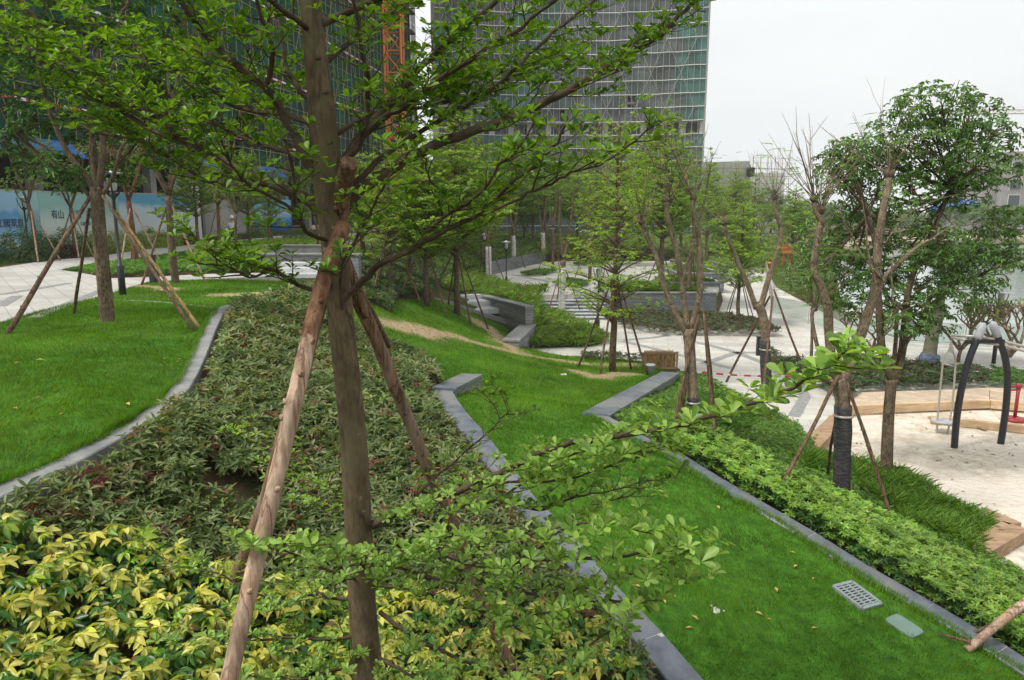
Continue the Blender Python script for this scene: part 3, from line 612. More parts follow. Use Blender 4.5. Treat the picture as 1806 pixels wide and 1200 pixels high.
M['tarp_blue'] = mat_plain('tarp_blue', (.03, .14, .42), .6); M['rust_orange'] = mat_plain('rust_orange', (.42, .09, .02), .6); M['crane_orange'] = mat_plain('crane_orange', (.7, .2, .03), .5)
M['crane_pale'] = mat_plain('crane_pale', (.55, .5, .4), .5)
def net_mesh(name, quads, cols, parent, off, mt='net'):
    V = np.array(quads, float).reshape(-1, 3) - np.array(off); Fq = np.arange(len(V)).reshape(-1, 4)
    return add(name, np_mesh(name, V, Fq, M[mt], np.repeat(np.array(cols), 4, 0)), parent)
# ---- netted building on the left
def left_building():
    o = np.array([-33., 28, 3.5]); d = np.array([.155, 1, 0]); d /= np.linalg.norm(d); n = np.array([d[1], -d[0], 0])   # n faces the park
    root = empty('netted_building', o, 'large unfinished building wrapped in green netting and yellow scaffold poles behind the hoarding', 'building')
    L = 106; H = 62; fl = 3.3; z0 = 9.8 - 3.5; up = np.array([0, 0, 1.])
    mb = MB(); P = lambda s, q, z: o + d*s + n*q + up*z
    nf = int((H - z0) / fl)
    for k in range(nf + 1):
        z = z0 + k*fl; a = P(-6, -6, z); b = P(L, -6, z); mb.beam(a - o, b - o, 11.6, .28)
    for i in range(0, 16):
        s = -4 + i*5.8
        a = P(s, -.9, -.5); mb.beam(a - o, P(s, -.9, H) - o, .7, .7, up=tuple(d))
    mb.build('frame', M['concrete'], root)
    mv = MB(); mv.beam(P(-6, -9, H/2) - o, P(L, -9, H/2) - o, .4, H); mv.beam(P(L-.3, -1.2, H/2+1) - o, P(L-.3, -9, H/2+1) - o, .4, H-3)
    mv.build('inner_wall', M['dark_void'], root)
    qs = []; cs = []
    for k in range(nf):
        for i in range(int(L / 3)):
            s0 = -4 + i*3; s1 = s0 + 3; za = z0 + k*fl + .1; zb = za + fl - .05; q = 1.25 + rnd.uniform(-.03, .03)
            if rnd.random() < .06: continue
            qs.append([P(s0, q, za), P(s1, q, za), P(s1, q, zb), P(s0, q, zb)])
            v = rnd.uniform(.7, 1.25); t = rnd.random()
            cs.append((.012*v, .085*v, .06*v) if t < .75 else (.03*v, .06*v, .052*v))
    net_mesh('netting', qs, cs, root, o)
    ms = MB(); bm_ = MB(); wm = MB()
    for k in range(int((H - z0) / 1.65)):
        z = z0 + k*1.65; ms.tube([P(-5, 1.4, z)-o, P(L, 1.4, z)-o], .03, 4, cap=False)
    for i in range(int(L / 1.5)):
        s = -5 + i*1.5; ms.tube([P(s, 1.45, z0-1.2)-o, P(s, 1.45, H)-o], .028, 4, cap=False)
    for i in range(12):
        s = -3 + i*7
        for k in range(5):
            za = z0 + k*11; ms.tube([P(s, 1.5, za)-o, P(s+5, 1.5, za+11)-o], .03, 4, cap=False); ms.tube([P(s+5, 1.5, za)-o, P(s, 1.5, za+11)-o], .03, 4, cap=False)
    ms.build('scaffold', M['bamboo'], root)
    for k, z in enumerate((z0+2.3, z0+8.9, z0+15.5, z0+22.1)):
        bm_ = MB()
        for i in range(int((L+4) / .9)):
            s = -5 + i*.9; bm_.beam(P(s, 1.56, z)-o, P(s+.9, 1.56, z)-o, .04, .18, mi=i % 2)
        bm_.build('warning_band', [M['red_white_r'], M['white_paint']], root)
    for s0, s1 in ((-4, 20), (34, 40), (43, 48), (56, 60)):
        tb = MB()
        for i in range(int(s1 - s0)):
            s = s0 + i; za = -.1*rnd.random(); tb._add([P(s, 1.2, z0+.2)-o, P(s+1, 1.2, z0+.2)-o, P(s+1, 2.6, z0-.75+za)-o, P(s, 2.6, z0-.75+za)-o, P(s, 1.2, z0+.12)-o, P(s+1, 1.2, z0+.12)-o, P(s+1, 2.6, z0-.83+za)-o, P(s, 2.6, z0-.83+za)-o], [(0,1,2,3),(7,6,5,4),(3,2,6,7),(0,3,7,4),(1,5,6,2)])
        tb.build('tarpaulin', M['tarp_blue'], root)
left_building()
# ---- curved tower
def tower():
    Y0 = 118.; xl, xr = -12.2, 30.6; sag = 3.6; ch = (xr - xl) / 2; Rr = (ch*ch + sag*sag) / (2*sag); cx = (xl+xr)/2; cy = Y0 + sag - Rr
    root = empty('curved_tower', (cx, Y0, 1), 'tall curved high-rise under construction wrapped in grey green netting with pale scaffold pipes', 'tower')
    a1 = math.asin(ch / Rr); o = np.array([cx, Y0, 1.])
    def P(t, r, z):      # t -1..1, r = depth into the building
        a = t * a1; return np.array([cx + Rr*math.sin(a) + .1*t*r, cy + Rr*math.cos(a) + r, z])
    H = 78; mb = MB(o); fl = 3.1; N = 28; ts = np.linspace(-1, 1, N + 1)
    for k in range(int(H / fl)):
        z = 1.2 + k*fl
        for i in range(N):
            a, b, c, e = P(ts[i], 1.3, z), P(ts[i+1], 1.3, z), P(ts[i+1], 16, z), P(ts[i], 16, z); dz = np.array([0, 0, .3])
            mb._add([a, b, b+dz, a+dz], [(0,1,2,3)]); mb._add([a, b, c, e], [(3,2,1,0)]); 
        for e_ in (ts[0], ts[-1]):
            a, c = P(e_, 1.3, z), P(e_, 16, z); dz = np.array([0, 0, .3]); mb._add([a, c, c+dz, a+dz], [(0,1,2,3)])
    for i in range(0, N + 1, 2):
        a = P(ts[i], 1.7, 0); mb.box((a[0], a[1], H/2), (.9, .9, H))
    mb.build('frame', M['concrete_pale'], root)
    mc = MB(o)
    for i in range(N):
        a, b = P(ts[i], 3.2, 0), P(ts[i+1], 3.2, 0); mc._add([a, b, b+np.array([0,0,H]), a+np.array([0,0,H])], [(0,1,2,3)])
    for e_ in (ts[0], ts[-1]):
        a, c = P(e_, 1.8, 0), P(e_, 15, 0); mc._add([a, c, c+np.array([0,0,H]), a+np.array([0,0,H])], [(0,1,2,3)])
    mc.build('inner_wall', M['concrete'], root)
    mw = MB(o); cnt = 0
    for k in range(int(H / fl)):
        for i in range(0, N, 1):
            if i % 4 == 3: continue
            if cnt < 100: mw = MB(o)
            a, b = P(ts[i]+.012, 2.9, 2.2 + k*fl), P(ts[i+1]-.012, 2.9, 2.2 + k*fl); dz = np.array([0, 0, 1.5]); mw._add([a, b, b+dz, a+dz, a+np.array([0,.3,0]), b+np.array([0,.3,0]), b+dz+np.array([0,.3,0]), a+dz+np.array([0,.3,0])], [(0,1,2,3),(0,4,5,1),(3,2,6,7),(0,3,7,4),(1,5,6,2)])
            cnt += 1
            if cnt <= 100: mw.build('window', M['window_glass'], root)
            if cnt == 100: mw = MB(o)
    mw.build('upper_windows', M['window_glass'], root)['kind'] = 'stuff'
    qs = []; cs = []; lift = 2.1
    for k in range(int(H / lift)):
        za = 1 + k*lift; zb = za + lift
        if 16.6 < za < 19.4: continue
        for i in range(N):
            if rnd.random() < .03: continue
            q = rnd.uniform(-.05, .05); qs.append([P(ts[i], q, za), P(ts[i+1], q, za), P(ts[i+1], q, zb), P(ts[i], q, zb)])
            teal = (hnoise(i*.35, k*.16, 1, 4) > .66) or (i > N-4 and rnd.random() < .7) or (k in (23, 24) and i > 5)
            v = rnd.uniform(.85, 1.15); cs.append((.085*v, .18*v, .165*v) if teal else (.125*v, .15*v, .15*v))
        for e_ in (ts[-1],):
            qs.append([P(e_, 0, za), P(e_, 10, za), P(e_, 10, zb), P(e_, 0, zb)]); cs.append((.12, .22, .2))
    net_mesh('netting', qs, cs, root, o, 'net_pale')
    ms = MB(o)
    for k in range(int(H / lift) + 1):
        z = 1 + k*lift; ms.tube([P(t + rnd.uniform(-.002, .002), -.2, z + rnd.uniform(-.05, .05)) for t in ts], .065, 4, cap=False)
        ms.tube([P(1, -.2, z), P(1, 10, z)], .07, 4, cap=False)
    ms.build('ledger_pipes', M['pipe_pale'], root)
    mv = MB(o); ts2 = np.linspace(-1.0, 1.005, 46)
    for t in ts2: mv.tube([P(t, -.15, 1), P(t, -.15, H)], .04, 4, cap=False)
    for k in range(0, int(H / lift) - 4, 5):
        for i in range(0, N - 2, 3):
            za = 1 + k*lift; mv.tube([P(ts[i], -.25, za), P(ts[i+3], -.25, za + 5*lift)], .04, 4, cap=False); mv.tube([P(ts[i+3], -.25, za), P(ts[i], -.25, za + 5*lift)], .04, 4, cap=False)
    mv.build('scaffold_poles', M['steel'], root)
tower()
# ---- low pale building to the right of the tower
def low_building():
    Y = 150.; x0 = PY(1205, 300, Y)[0]; x1 = PY(1322, 300, Y)[0]; zt = PY(1300, 284, Y)[2]; o = np.array([(x0+x1)/2, Y, .8])
    root = empty('concrete_building', o, 'low pale bare concrete building just right of the tower', 'building')
    mb = MB(o); zr = PY(1200, 300, Y)[2]
    mb._add([(x0,Y,.8),(x1,Y,.8),(x1,Y,zt),(x0+(x1-x0)*.25,Y,zt-.3),(x0,Y,zr),(x0,Y+18,.8),(x1,Y+18,.8),(x1,Y+18,zt),(x0+(x1-x0)*.25,Y+18,zt-.3),(x0,Y+18,zr)],
            [(0,1,2,3,4),(9,8,7,6,5),(1,6,7,2),(2,7,8,3),(3,8,9,4),(0,4,9,5)])
    mb.build('walls', M['concrete_pale'], root)
    x2 = PY(1333, 300, Y)[0]; m2 = MB(o); m2._add([(x1,Y+.5,.8),(x2,Y+3,.8),(x2,Y+3,zt-1.0),(x1,Y+.5,zt-.1),(x1,Y+14,.8),(x2,Y+14,.8),(x2,Y+14,zt-1.0),(x1,Y+14,zt-.1)], [(0,1,2,3),(1,5,6,2),(3,2,6,7),(7,6,5,4)])
    m2.build('side_wing', M['concrete'], root)
    mw = MB(o); a = PY(1317, 312, Y-.3); b = PY(1329, 296, Y-.3); mw.box(((a[0]+b[0])/2, Y+.4, (a[2]+b[2])/2), (b[0]-a[0], 3.2, b[2]-a[2])); mw.build('opening', M['dark_void'], root)
    ms = MB(o)
    for px in range(1212, 1400, 13):
        t_ = PY(px, 276 if px > 1325 else 290, Y-1); ms.tube([(t_[0], Y-1, 1), (t_[0], Y-1, t_[2])], .06, 4, cap=False)
    for py in range(296, 345, 13):
        a, b = PY(1205, py, Y-1), PY(1400, py+3, Y-1); ms.tube([a, b], .05, 4, cap=False)
    ms.build('scaffold', M['bamboo'], root)
    root = empty('scaffold_frame', (PY(1370,300,Y+8)[0], Y+8, .8), 'thin open scaffold frame rising from a pale block beside the concrete building', 'scaffolding')
    o = np.array(root.location); ms = MB(o); mb = MB(o); a = PY(1336, 305, Y+10); b = PY(1385, 305, Y+10); mb.box(((a[0]+b[0])/2, Y+14, (a[2]+.8)/2), (b[0]-a[0], 8, a[2]-.8)); mb.build('block', M['concrete_pale'], root)
    for px in (1336, 1344, 1352, 1361, 1368, 1377, 1386, 1398):
        for dy in (0, 2): a = PY(px, rnd.uniform(262, 285), Y+8); ms.tube([(a[0], Y+8+dy, .8), (a[0], Y+8+dy, a[2])], .055, 4, cap=False)
    for py in (278, 287, 296, 305, 314): ms.tube([PY(1332, py, Y+8), PY(1402, py+2, Y+8)], .05, 4, cap=False)
    ms.build('poles', M['pipe_pale'], root)
low_building()
def far_right():
    Y = 190.; a = PY(1742, 290, Y); b = PY(1860, 268, Y); o = np.array([(a[0]+b[0])/2, Y, .5])
    root = empty('office_block', o, 'grey concrete block with dark window grids at the far right edge', 'building'); mb = MB(o); zt = PY(1790, 268, Y)[2]; zl = PY(1745, 290, Y)[2]; xs = PY(1768, 300, Y)[0]
    mb.box(((a[0]+xs)/2, Y+8, (zl+.5)/2), (xs-a[0], 14, zl-.5)); mb.box(((xs+b[0])/2, Y+7, (zt+.5)/2), (b[0]-xs-.02, 16, zt-.5)); mb.build('walls', M['concrete'], root)
    for k in range(5):
        for i in range(3):
            x = xs + 1.8 + i*4.6; z = zt - 4.2 - k*4.1; f = MB(o); f.box((x+1.4, Y-1.02, z), (3.2, .1, 3.0)); fo = f.build('window_frame', M['concrete_pale'], root)
            g = MB(o); g.box((x+1.4, Y-1.06, z), (2.9, .1, 2.7)); 
            g.build('pane', M['window_glass'], fo)
    for i, (p0, p1, yt, yb, mt, lab) in enumerate([(1662,1700,362,378,'tarp_blue','long blue roofed site shed beyond the lake'),(1690,1735,353,366,'tarp_blue','small blue shed behind the long one beyond the lake')]):
        Yq = 175 - i*7.; a, b = PY(p0, yt, Yq), PY(p1, yt, Yq); zb = .6; o = np.array([(a[0]+b[0])/2, Yq, zb]); zt = max(a[2], 3.5); r = empty('shed', o, lab, 'shed'); f = MB(o)
        f.box((o[0], Yq+3, (zt*.75+zb)/2), (b[0]-a[0]-.6, 6, zt*.75-zb)); f.build('walls', M['concrete'], r)
        g = MB(o); x0, x1 = a[0], b[0]; zz = zt*.75; g._add([(x0,Yq-.3,zz),(x1,Yq-.3,zz),(x1,Yq+3,zt),(x0,Yq+3,zt),(x0,Yq+6.3,zz),(x1,Yq+6.3,zz)], [(0,1,2,3),(3,2,5,4),(0,3,4),(1,5,2)]); g.build('roof', M[mt], r)
far_right()
def lattice(mb, a, b, w_, n, r, up=(0, 0, 1)):
    a = np.array(a, float); b = np.array(b, float); d = (b-a); L = np.linalg.norm(d); d /= L; u = np.cross(d, up); 
    if np.linalg.norm(u) < .01: u = np.cross(d, (1, 0, 0))
    u /= np.linalg.norm(u); v = np.cross(u, d); C4 = [u*i*w_/2 + v*j*w_/2 for i, j in ((-1,-1),(1,-1),(1,1),(-1,1))]
    for c in C4: mb.tube([a+c, b+c], r, 4, cap=False)
    for k in range(n):
        p = a + d*L*k/n; q = a + d*L*(k+1)/n
        for i in range(4): mb.tube([p+C4[i], q+C4[(i+1) % 4]], r*.6, 3, cap=False); mb.tube([p+C4[i], p+C4[(i+1) % 4]], r*.6, 3, cap=False)
def crane(base, h, jib, mat, w_, label, jd):
    root = empty('tower_crane', base, label, 'crane'); mb = MB(); lattice(mb, (0,0,0), (0,0,h), w_, int(h/w_/1.2), w_*.09); mb.build('mast', mat, root)
    m2 = MB(); e = np.array(jd)*jib; lattice(m2, (0,0,h-2), (e[0], e[1], h-2+e[2]), w_*.7, int(jib/w_/1.3), w_*.07); lattice(m2, (0,0,h-2), (-e[0]*.25, -e[1]*.25, h-2), w_*.7, 6, w_*.07)
    m2.tube([(0,0,h+4),(e[0]*.7,e[1]*.7,h-1+e[2]*.7)], w_*.03, 3); m2.tube([(0,0,h+4),(-e[0]*.25,-e[1]*.25,h-1)], w_*.03, 3); m2.tube([(0,0,h-1),(0,0,h+4)], w_*.1, 4); m2.build('jib', mat, root)
    m3 = MB(); m3.box((w_*.9, 0, h-3.2), (w_*.8, w_, 1.8)); m3.build('cab', mat, root)
q = PY(700, 300, 100.); crane((q[0], 100, 1.5), 58, 30, M['crane_orange'], 2.2, 'orange lattice tower crane mast behind the main tree', (.4, .9, 0))
q = PY(1930, 300, 420.); h_ = PY(1806, 192, 420.)[2]; crane((q[0], 420, .5), h_, 100, M['crane_pale'], 3.0, 'pale tower crane whose jib shows at the right edge above the trees', (-.92, .1, .01))
# ---- hoarding
def mat_hoard(name, stops, mist=.5, ink=None):
    m, nt, p = new_mat(name); tcn = nt.nodes.new('ShaderNodeTexCoord'); s = nt.nodes.new('ShaderNodeSeparateXYZ'); nt.links.new(tcn.outputs['Generated'], s.inputs[0])
    no = nt.nodes.new('ShaderNodeTexNoise'); no.inputs['Scale'].default_value = .5; no.inputs['Detail'].default_value = 6; nt.links.new(tcn.outputs['Object'], no.inputs[0])
    ad = nt.nodes.new('ShaderNodeMath'); ad.operation = 'MULTIPLY_ADD'; nt.links.new(no.outputs[0], ad.inputs[0]); ad.inputs[1].default_value = mist; nt.links.new(s.outputs[2], ad.inputs[2])
    rp = nt.nodes.new('ShaderNodeValToRGB'); nt.links.new(ad.outputs[0], rp.inputs[0]); e = rp.color_ramp.elements
    e[0].position = stops[0][0]; e[0].color = (*stops[0][1], 1); e[1].position = stops[-1][0]; e[1].color = (*stops[-1][1], 1)
    for ps, c in stops[1:-1]: q_ = e.new(ps); q_.color = (*c, 1)
    nt.links.new(rp.outputs[0], p.inputs['Base Color']); p.inputs['Roughness'].default_value = .45; return m
HM = [mat_hoard('poster_sea', [(.1,(.02,.12,.3)),(.35,(.08,.3,.45)),(.5,(.5,.62,.62)),(.7,(.25,.5,.72)),(.95,(.1,.33,.62)),(1.2,(.3,.5,.7))], .6),
      mat_hoard('poster_teal', [(.1,(.05,.2,.24)),(.5,(.2,.42,.44)),(.9,(.16,.36,.42)),(1.2,(.3,.5,.55))], .6),
      mat_hoard('poster_mist', [(.15,(.42,.5,.42)),(.45,(.6,.66,.64)),(.8,(.5,.6,.57)),(1.2,(.25,.45,.42))], .5),
      mat_hoard('poster_white', [(.12,(.03,.04,.05)),(.28,(.45,.5,.52)),(.42,(.62,.66,.68)),(.9,(.5,.6,.68)),(1.15,(.1,.32,.5))], .35),
      mat_hoard('poster_blue', [(.1,(.02,.16,.42)),(.35,(.02,.07,.3)),(.6,(.02,.22,.5)),(.9,(.4,.52,.6)),(1.2,(.15,.4,.6))], .5)]
M['ink'] = mat_plain('ink', (.03, .04, .12), .6)
def text_mesh(s, size, mat, parent, loc, rot, name='lettering'):
    cu = bpy.data.curves.new(name, 'FONT'); cu.body = s; cu.size = size; cu.extrude = .004
    t = bpy.data.objects.new(name, cu); scene.collection.objects.link(t); bpy.context.view_layer.update()
    me = bpy.data.meshes.new_from_object(t); bpy.data.objects.remove(t); me.materials.clear(); me.materials.append(mat)
    o = add(name, me, parent); o.location = loc; o.rotation_euler = rot; return o
HP = [PZ(-180,480,3.5), PZ(-2,456,3.5), PZ(40,452.5,3.5), PZ(77,449,3.5), PZ(215,437,3.5), PZ(346,426.5,3.5)]
HL = ['blue sea and sky hoarding panel at the left edge with dark lettering', 'blue hoarding panel behind the far left lamp', 'narrow teal hoarding panel behind thin trunks', 'misty pale green hoarding panel with small dark characters', 'white hoarding panel printed with ink roofs and hills along its foot']
for i in range(5):
    a, b = HP[i], HP[i+1]; d = b - a; L = np.linalg.norm(d); d /= L; n = np.array([d[1], -d[0], 0]); h = 3.0 + .1*(i == 4)
    r = empty('hoarding_panel', a, HL[i], 'hoarding', 'printed hoarding panels along the path'); mb = MB(a); mb.beam(a + np.array([0,0,h/2]) + d*.01, b + np.array([0,0,h/2]) - d*.01, .08, h)
    mb.build('panel', HM[[0,0,1,2,3][i]], r)
    mf = MB(a); mf.beam(a + np.array([0,0,h+.03]), b + np.array([0,0,h+.03]), .1, .06); mf.build('top_rail', M['steel'], r)
    rot = (R(90), 0, math.atan2(d[1], d[0]))
    def tx(s, size, u, z): text_mesh(s, size, M['ink'], r, tuple(d*u*L + n*.06 + np.array([0, 0, z])), rot)
    if i == 0: tx('江國翠玖', .5, .86, 1.35)
    if i == 1: tx('江國翠玖', .42, .01, 1.4); tx('山水之间 一湖一城', .15, .1, .95)
    if i == 3: tx('有山   有湖   有林', .48, .12, 1.75); tx('江国生活', .22, .45, 1.35)
    if i == 4:
        tx('有山有湖 有江国生活', .36, .42, 2.05); tx('山水园林大宅', .24, .45, 1.7)
        mi_ = MB(a)
        for k in range(7):           # printed ink roofs
            u = .1 + k*.12; w_ = rnd.uniform(.6, 1.3); z = rnd.uniform(.45, .8); c = d*u*L + n*.052
            mi_._add([a + c + d*(-w_) + np.array([0,0,z]), a + c + d*(-w_*.3) + np.array([0,0,z+.12]), a + c + np.array([0,0,z+.3]), a + c + d*(w_*.3) + np.array([0,0,z+.12]), a + c + d*w_ + np.array([0,0,z]), a + c + np.array([0,0,z-.05])], [(0,1,2,3,4,5)])
        mi_.build('printed_roofs', M['ink'], r)
def pillar(px, ytop, ybot, w_, lab, mat):
    a = PZ(px, ybot, 3.5); zt = PY(px, ytop, a[1])[2]; mb = MB(a); mb.box((a[0], a[1], (zt+3.5)/2), (w_, w_, zt-3.5)); mb.box((a[0], a[1], 3.6), (w_+.1, w_+.1, .2)); mb.box((a[0], a[1], zt+.04), (w_+.12, w_+.12, .1))
    o = mb.build('gate_pillar', mat, bevel=.01); o.location = a; tag(o, lab, 'pillar')
pillar(348, 305, 426, .55, 'tall white gate pillar at the end of the hoarding', M['white_paint'])
pillar(327, 318, 424, 1.1, 'broad grey concrete pillar behind the white gate pillar', M['concrete_pale'])
a, b = PZ(362,420,3.5), PZ(448,413,3.5); mb = MB(a); mb.beam(a + np.array([0,0,1.5]), b + np.array([0,0,1.5]), .2, 3); o = mb.build('site_wall', M['concrete']); o.location = a; tag(o, 'dark grey site wall behind the worker in the white helmet', 'wall')
for p0, p1, lab in ((450,515,'deep blue printed hoarding left of the main trunk'), (590,640,'blue and white printed hoarding just right of the main trunk')):
    a, b = PZ(p0,411.5,3.5), PZ(p1,408.5,3.5); mb = MB(a); mb.beam(a + np.array([0,0,1.6]), b + np.array([0,0,1.6]), .1, 3.2); o = mb.build('hoarding_panel', HM[4]); o.location = a; tag(o, lab, 'hoarding', 'printed hoarding panels along the path')
# ================================================================ lamps
M['lamp_glass'] = mat_plain('lamp_glass', (.5, .53, .53), .2)
def make_lamp(loc, label):
    r = empty('garden_lamp', loc, label, 'lamp', 'black garden lamps'); mb = MB(); mb.lathe((0,0,0), [(.085,-.2),(.085,.78),(.075,.8),(.045,.82),(.04,2.45),(.06,2.5),(.085,2.56),(.09,2.62),(.05,2.66)], 12)
    mb.build('post', M['paint_black'], r)
    mc = MB()
    for k in range(4):
        a = k*math.pi/2 + .4; c, s = math.cos(a), math.sin(a); mc.tube([(c*t, s*t, z) for t, z in ((.06,2.54),(.13,2.62),(.2,2.76),(.25,2.95),(.27,3.1))], [.028,.024,.02,.018,.016], 6)
    mc.build('arms', M['paint_black'], r)
    g = MB(); g.lathe((0,0,0), [(.07,2.68),(.1,2.72),(.135,3.08),(.14,3.1)], 14); g.build('glass_cup', M['lamp_glass'], r)
    g = MB(); g.lathe((0,0,0), [(.02,3.105),(.34,3.11),(.345,3.125),(.1,3.15),(.08,3.2),(.02,3.23)], 20); g.build('glass_top', M['lamp_glass'], r)
    return r
lamps = [(217,522,300,'black garden lamp standing on the upper lawn right of the staked tree'),(53,456,355,'black garden lamp in front of the blue hoarding at the far left'),(1054,594,470,'black garden lamp at the foot of the wide staircase'),
 (893,509,425,'black garden lamp in the hedge beside the terrace left edge'),(974,463,402,'distant black garden lamp behind the terrace near the grey low wall'),(855,478,412,'partly hidden black lamp left of the terrace hedge'),(1752,642,517,'black garden lamp between bare plumeria trees in front of the lake')]
lp = None
for bx, by, ty, lab in lamps:
    g = G(bx, by); zt = PY(bx, ty, g[1])[2]; sc = (zt - g[2]) / 3.2; sc = min(max(sc, .85), 1.25)
    if lp is None: lp = make_lamp(g, lab); lp.scale = (sc,)*3
    else: copy_tree(lp, g, rnd.uniform(0, 1), sc, lab)
# bollards
def bollard(px, py, h, lab):
    g = G(px, py); mb = MB(); mb.box((0,0,h/2-.05), (.16,.16,h+.1)); mb.box((0,0,h-.14), (.12,.12,.05), mi=0); mb.box((0,0,h+.02), (.18,.18,.03)); o = mb.build('bollard_light', M['paint_black'], bevel=.006); o.location = g; tag(o, lab, 'bollard', 'square dark bollard lights')
bollard(1337,628,.75,'dark square bollard light left of the wrapped tree on the plaza'); bollard(1057,514,.6,'small dark bollard light at the top of the staircase'); bollard(1345,483,.7,'dark bollard light at the far end of the pale ramp'); bollard(271,500,.8,'dark stub post between the lamp and the twin trunk on the lawn'); bollard(700,530,.5,'small dark bollard light among the shrubs uphill of the lawn')
# planters of orange colour
for px, py, s, lab in ((1358,478,1.0,'orange flower pot at the lakeside end of the ramp'),(1384,455,1.25,'large orange box planter partly hidden by dark leaves')):
    g = G(px, py); r = empty('flower_pot', g, lab, 'flower pot'); mb = MB(); mb.lathe((0,0,0), [(.28*s,0),(.42*s,.65*s),(.47*s,.68*s),(.47*s,.8*s),(.42*s,.8*s),(.4*s,.7*s)], 16); mb.build('pot', M['crane_orange'], r)
    mb = MB(); mb.lathe((0,0,0), [(.1,.66*s),(.4*s,.69*s)], 12); mb.build('soil', M['soil'], r)
g = G(1386, 470); mb = MB(); mb.box((0,0,1.7), (1.1,.4,.9)); mb.box((-.4,0,.62), (.12,.12,1.3)); mb.box((.4,0,.62), (.12,.12,1.3)); o = mb.build('sign_board', M['rust_orange'], bevel=.02); o.location = g; tag(o, 'orange board on two posts glimpsed behind the pruned trees', 'board')
# glass railing beside the ramp
m, nt, p = new_mat('rail_glass'); M['rail_glass'] = m; t = nt.nodes.new('ShaderNodeBsdfTransparent'); mi = nt.nodes.new('ShaderNodeMixShader'); mi.inputs[0].default_value = .22; p.inputs['Base Color'].default_value = (.45,.5,.48,1); p.inputs['Roughness'].default_value = .1
t.inputs[0].default_value = (.86,.9,.88,1); nt.links.new(t.outputs[0], mi.inputs[1]); nt.links.new(p.outputs[0], mi.inputs[2]); nt.links.new(mi.outputs[0], nt.nodes['Material Output'].inputs[0])
P = [PZ(a, b, 0) for a, b in ((1350,480),(1363,558),(1425,573),(1490,590),(1600,612),(1700,618),(1806,622),(2000,632))]
r = empty('glass_railing', P[0], 'clear glass railing along the lakeside edge of the plaza', 'railing'); gm = MB(P[0]); pm = MB(P[0])
for a, b in zip(P[:-1], P[1:]):
    L = np.linalg.norm(b-a); n_ = max(1, int(L/1.8)); 
    for k in range(n_):
        u = a + (b-a)*k/n_; v = a + (b-a)*(k+1)/n_; gm.beam(u + np.array([0,0,.6]) + (v-u)*.03, v + np.array([0,0,.6]) - (v-u)*.03, .015, .85); pm.beam(u, u + np.array([0,0,1.05]), .04, .04, up=(1,0,0))
    pm.beam(a + np.array([0,0,1.06]), b + np.array([0,0,1.06]), .04, .03)
gm.build('glass', M['rail_glass'], r); pm.build('rail', M['steel'], r)
# ================================================================ playground
Yb = PZ(1683, 790, -.02)[1]; g0 = PZ(1683, 790, -.03); r = empty('swing_set', g0, 'swing frame of two bent black posts with grey tips on the sand', 'swing set')
yr = PZ(1765, 782, -.03)[1]; YT = (Yb + yr) / 2
def curve(pix, ys): return [PY(a, b, y) - g0 for (a, b), y in zip(pix, ys)]
from itertools import chain
def smooth_line(P, n=5):
    P = [np.array(p, float) for p in P]; out = []
    for i in range(len(P)-1):
        p0 = P[max(i-1, 0)]; p1 = P[i]; p2 = P[i+1]; p3 = P[min(i+2, len(P)-1)]
        for t in np.linspace(0, 1, n, endpoint=False): out.append(.5*((2*p1)+(-p0+p2)*t+(2*p0-5*p1+4*p2-p3)*t*t+(-p0+3*p1-3*p2+p3)*t**3))
    out.append(P[-1]); return out
lp1 = [(1682,800),(1683,790),(1687,740),(1695,690),(1709,635),(1724,597)]; lp2 = [(1764,792),(1765,782),(1774,720),(1777,665),(1771,625),(1759,592)]
for pts, yb in ((lp1, Yb), (lp2, yr)):
    ys = np.linspace(yb, YT, len(pts)); c = smooth_line(curve(pts, ys)); mb = MB(); mb.tube(c, .078, 14); po = mb.build('post', M['paint_black'], r)
    e = c[-1]; dd = c[-1] - c[-4]; dd = dd / np.linalg.norm(dd); mb = MB(); mb.tube([e - dd*.02, e + dd*.06, e + dd*.22, e + dd*.33, e + dd*.39], [.084, .09, .095, .08, .03], 14); mb.build('end_cap', M['grey_plastic'], po)
mb = MB()
for pix in ([(1678,595),(1710,602),(1730,604),(1765,608),(1806,619),(1900,645)], [(1678,592),(1720,594),(1765,601),(1800,610),(1900,640)]):
    mb.tube(curve(pix, [YT+.5, YT+.1, YT, YT, YT-.1, YT-.3]), .035, 8)
mb.beam(PY(1704,603,YT)-g0, PY(1770,602,YT)-g0, .1, .09, mi=1)
mb.build('top_bars', [M['steel'], M['paint_black']], r)
YS = PZ(1661, 764, -.03)[1]; gs = PZ(1661, 764, -.03); sw = empty('hoop_swing', gs, 'metal hoop swing with round grey seat hanging from the swing frame', 'swing')
mb = MB(); mb._add([PY(1677,598,YS-.1)-gs, PY(1671,622,YS-.1)-gs, PY(1684,622,YS-.1)-gs, PY(1677,598,YS)-gs, PY(1671,622,YS)-gs, PY(1684,622,YS)-gs], [(0,1,2),(5,4,3),(0,3,4,1),(1,4,5,2),(2,5,3,0)]); mb.build('hanger', M['steel'], sw)
mb = MB(); hp = [(1653,764),(1653,745),(1658,690),(1662,650),(1664,630),(1669,621),(1676,619),(1682,624),(1685,636),(1684,660),(1681,700),(1675,745),(1671,765)]
mb.tube(smooth_line([PY(a, b, YS + (0 if i < 6 else .0)) - gs for i, (a, b) in enumerate(hp)], 4), .024, 8); mb.tube([PY(1662,641,YS)-gs, PY(1684,647,YS)-gs], .018, 8); mb.build('hoop', M['steel'], sw)
c = PY(1663, 743, YS) - gs; mb = MB(); mb.lathe(c, [(.05,-.035),(.26,-.03),(.275,0),(.265,.025),(.24,.02),(.03,.012)], 20); mb.build('seat', M['grey_plastic'], sw)
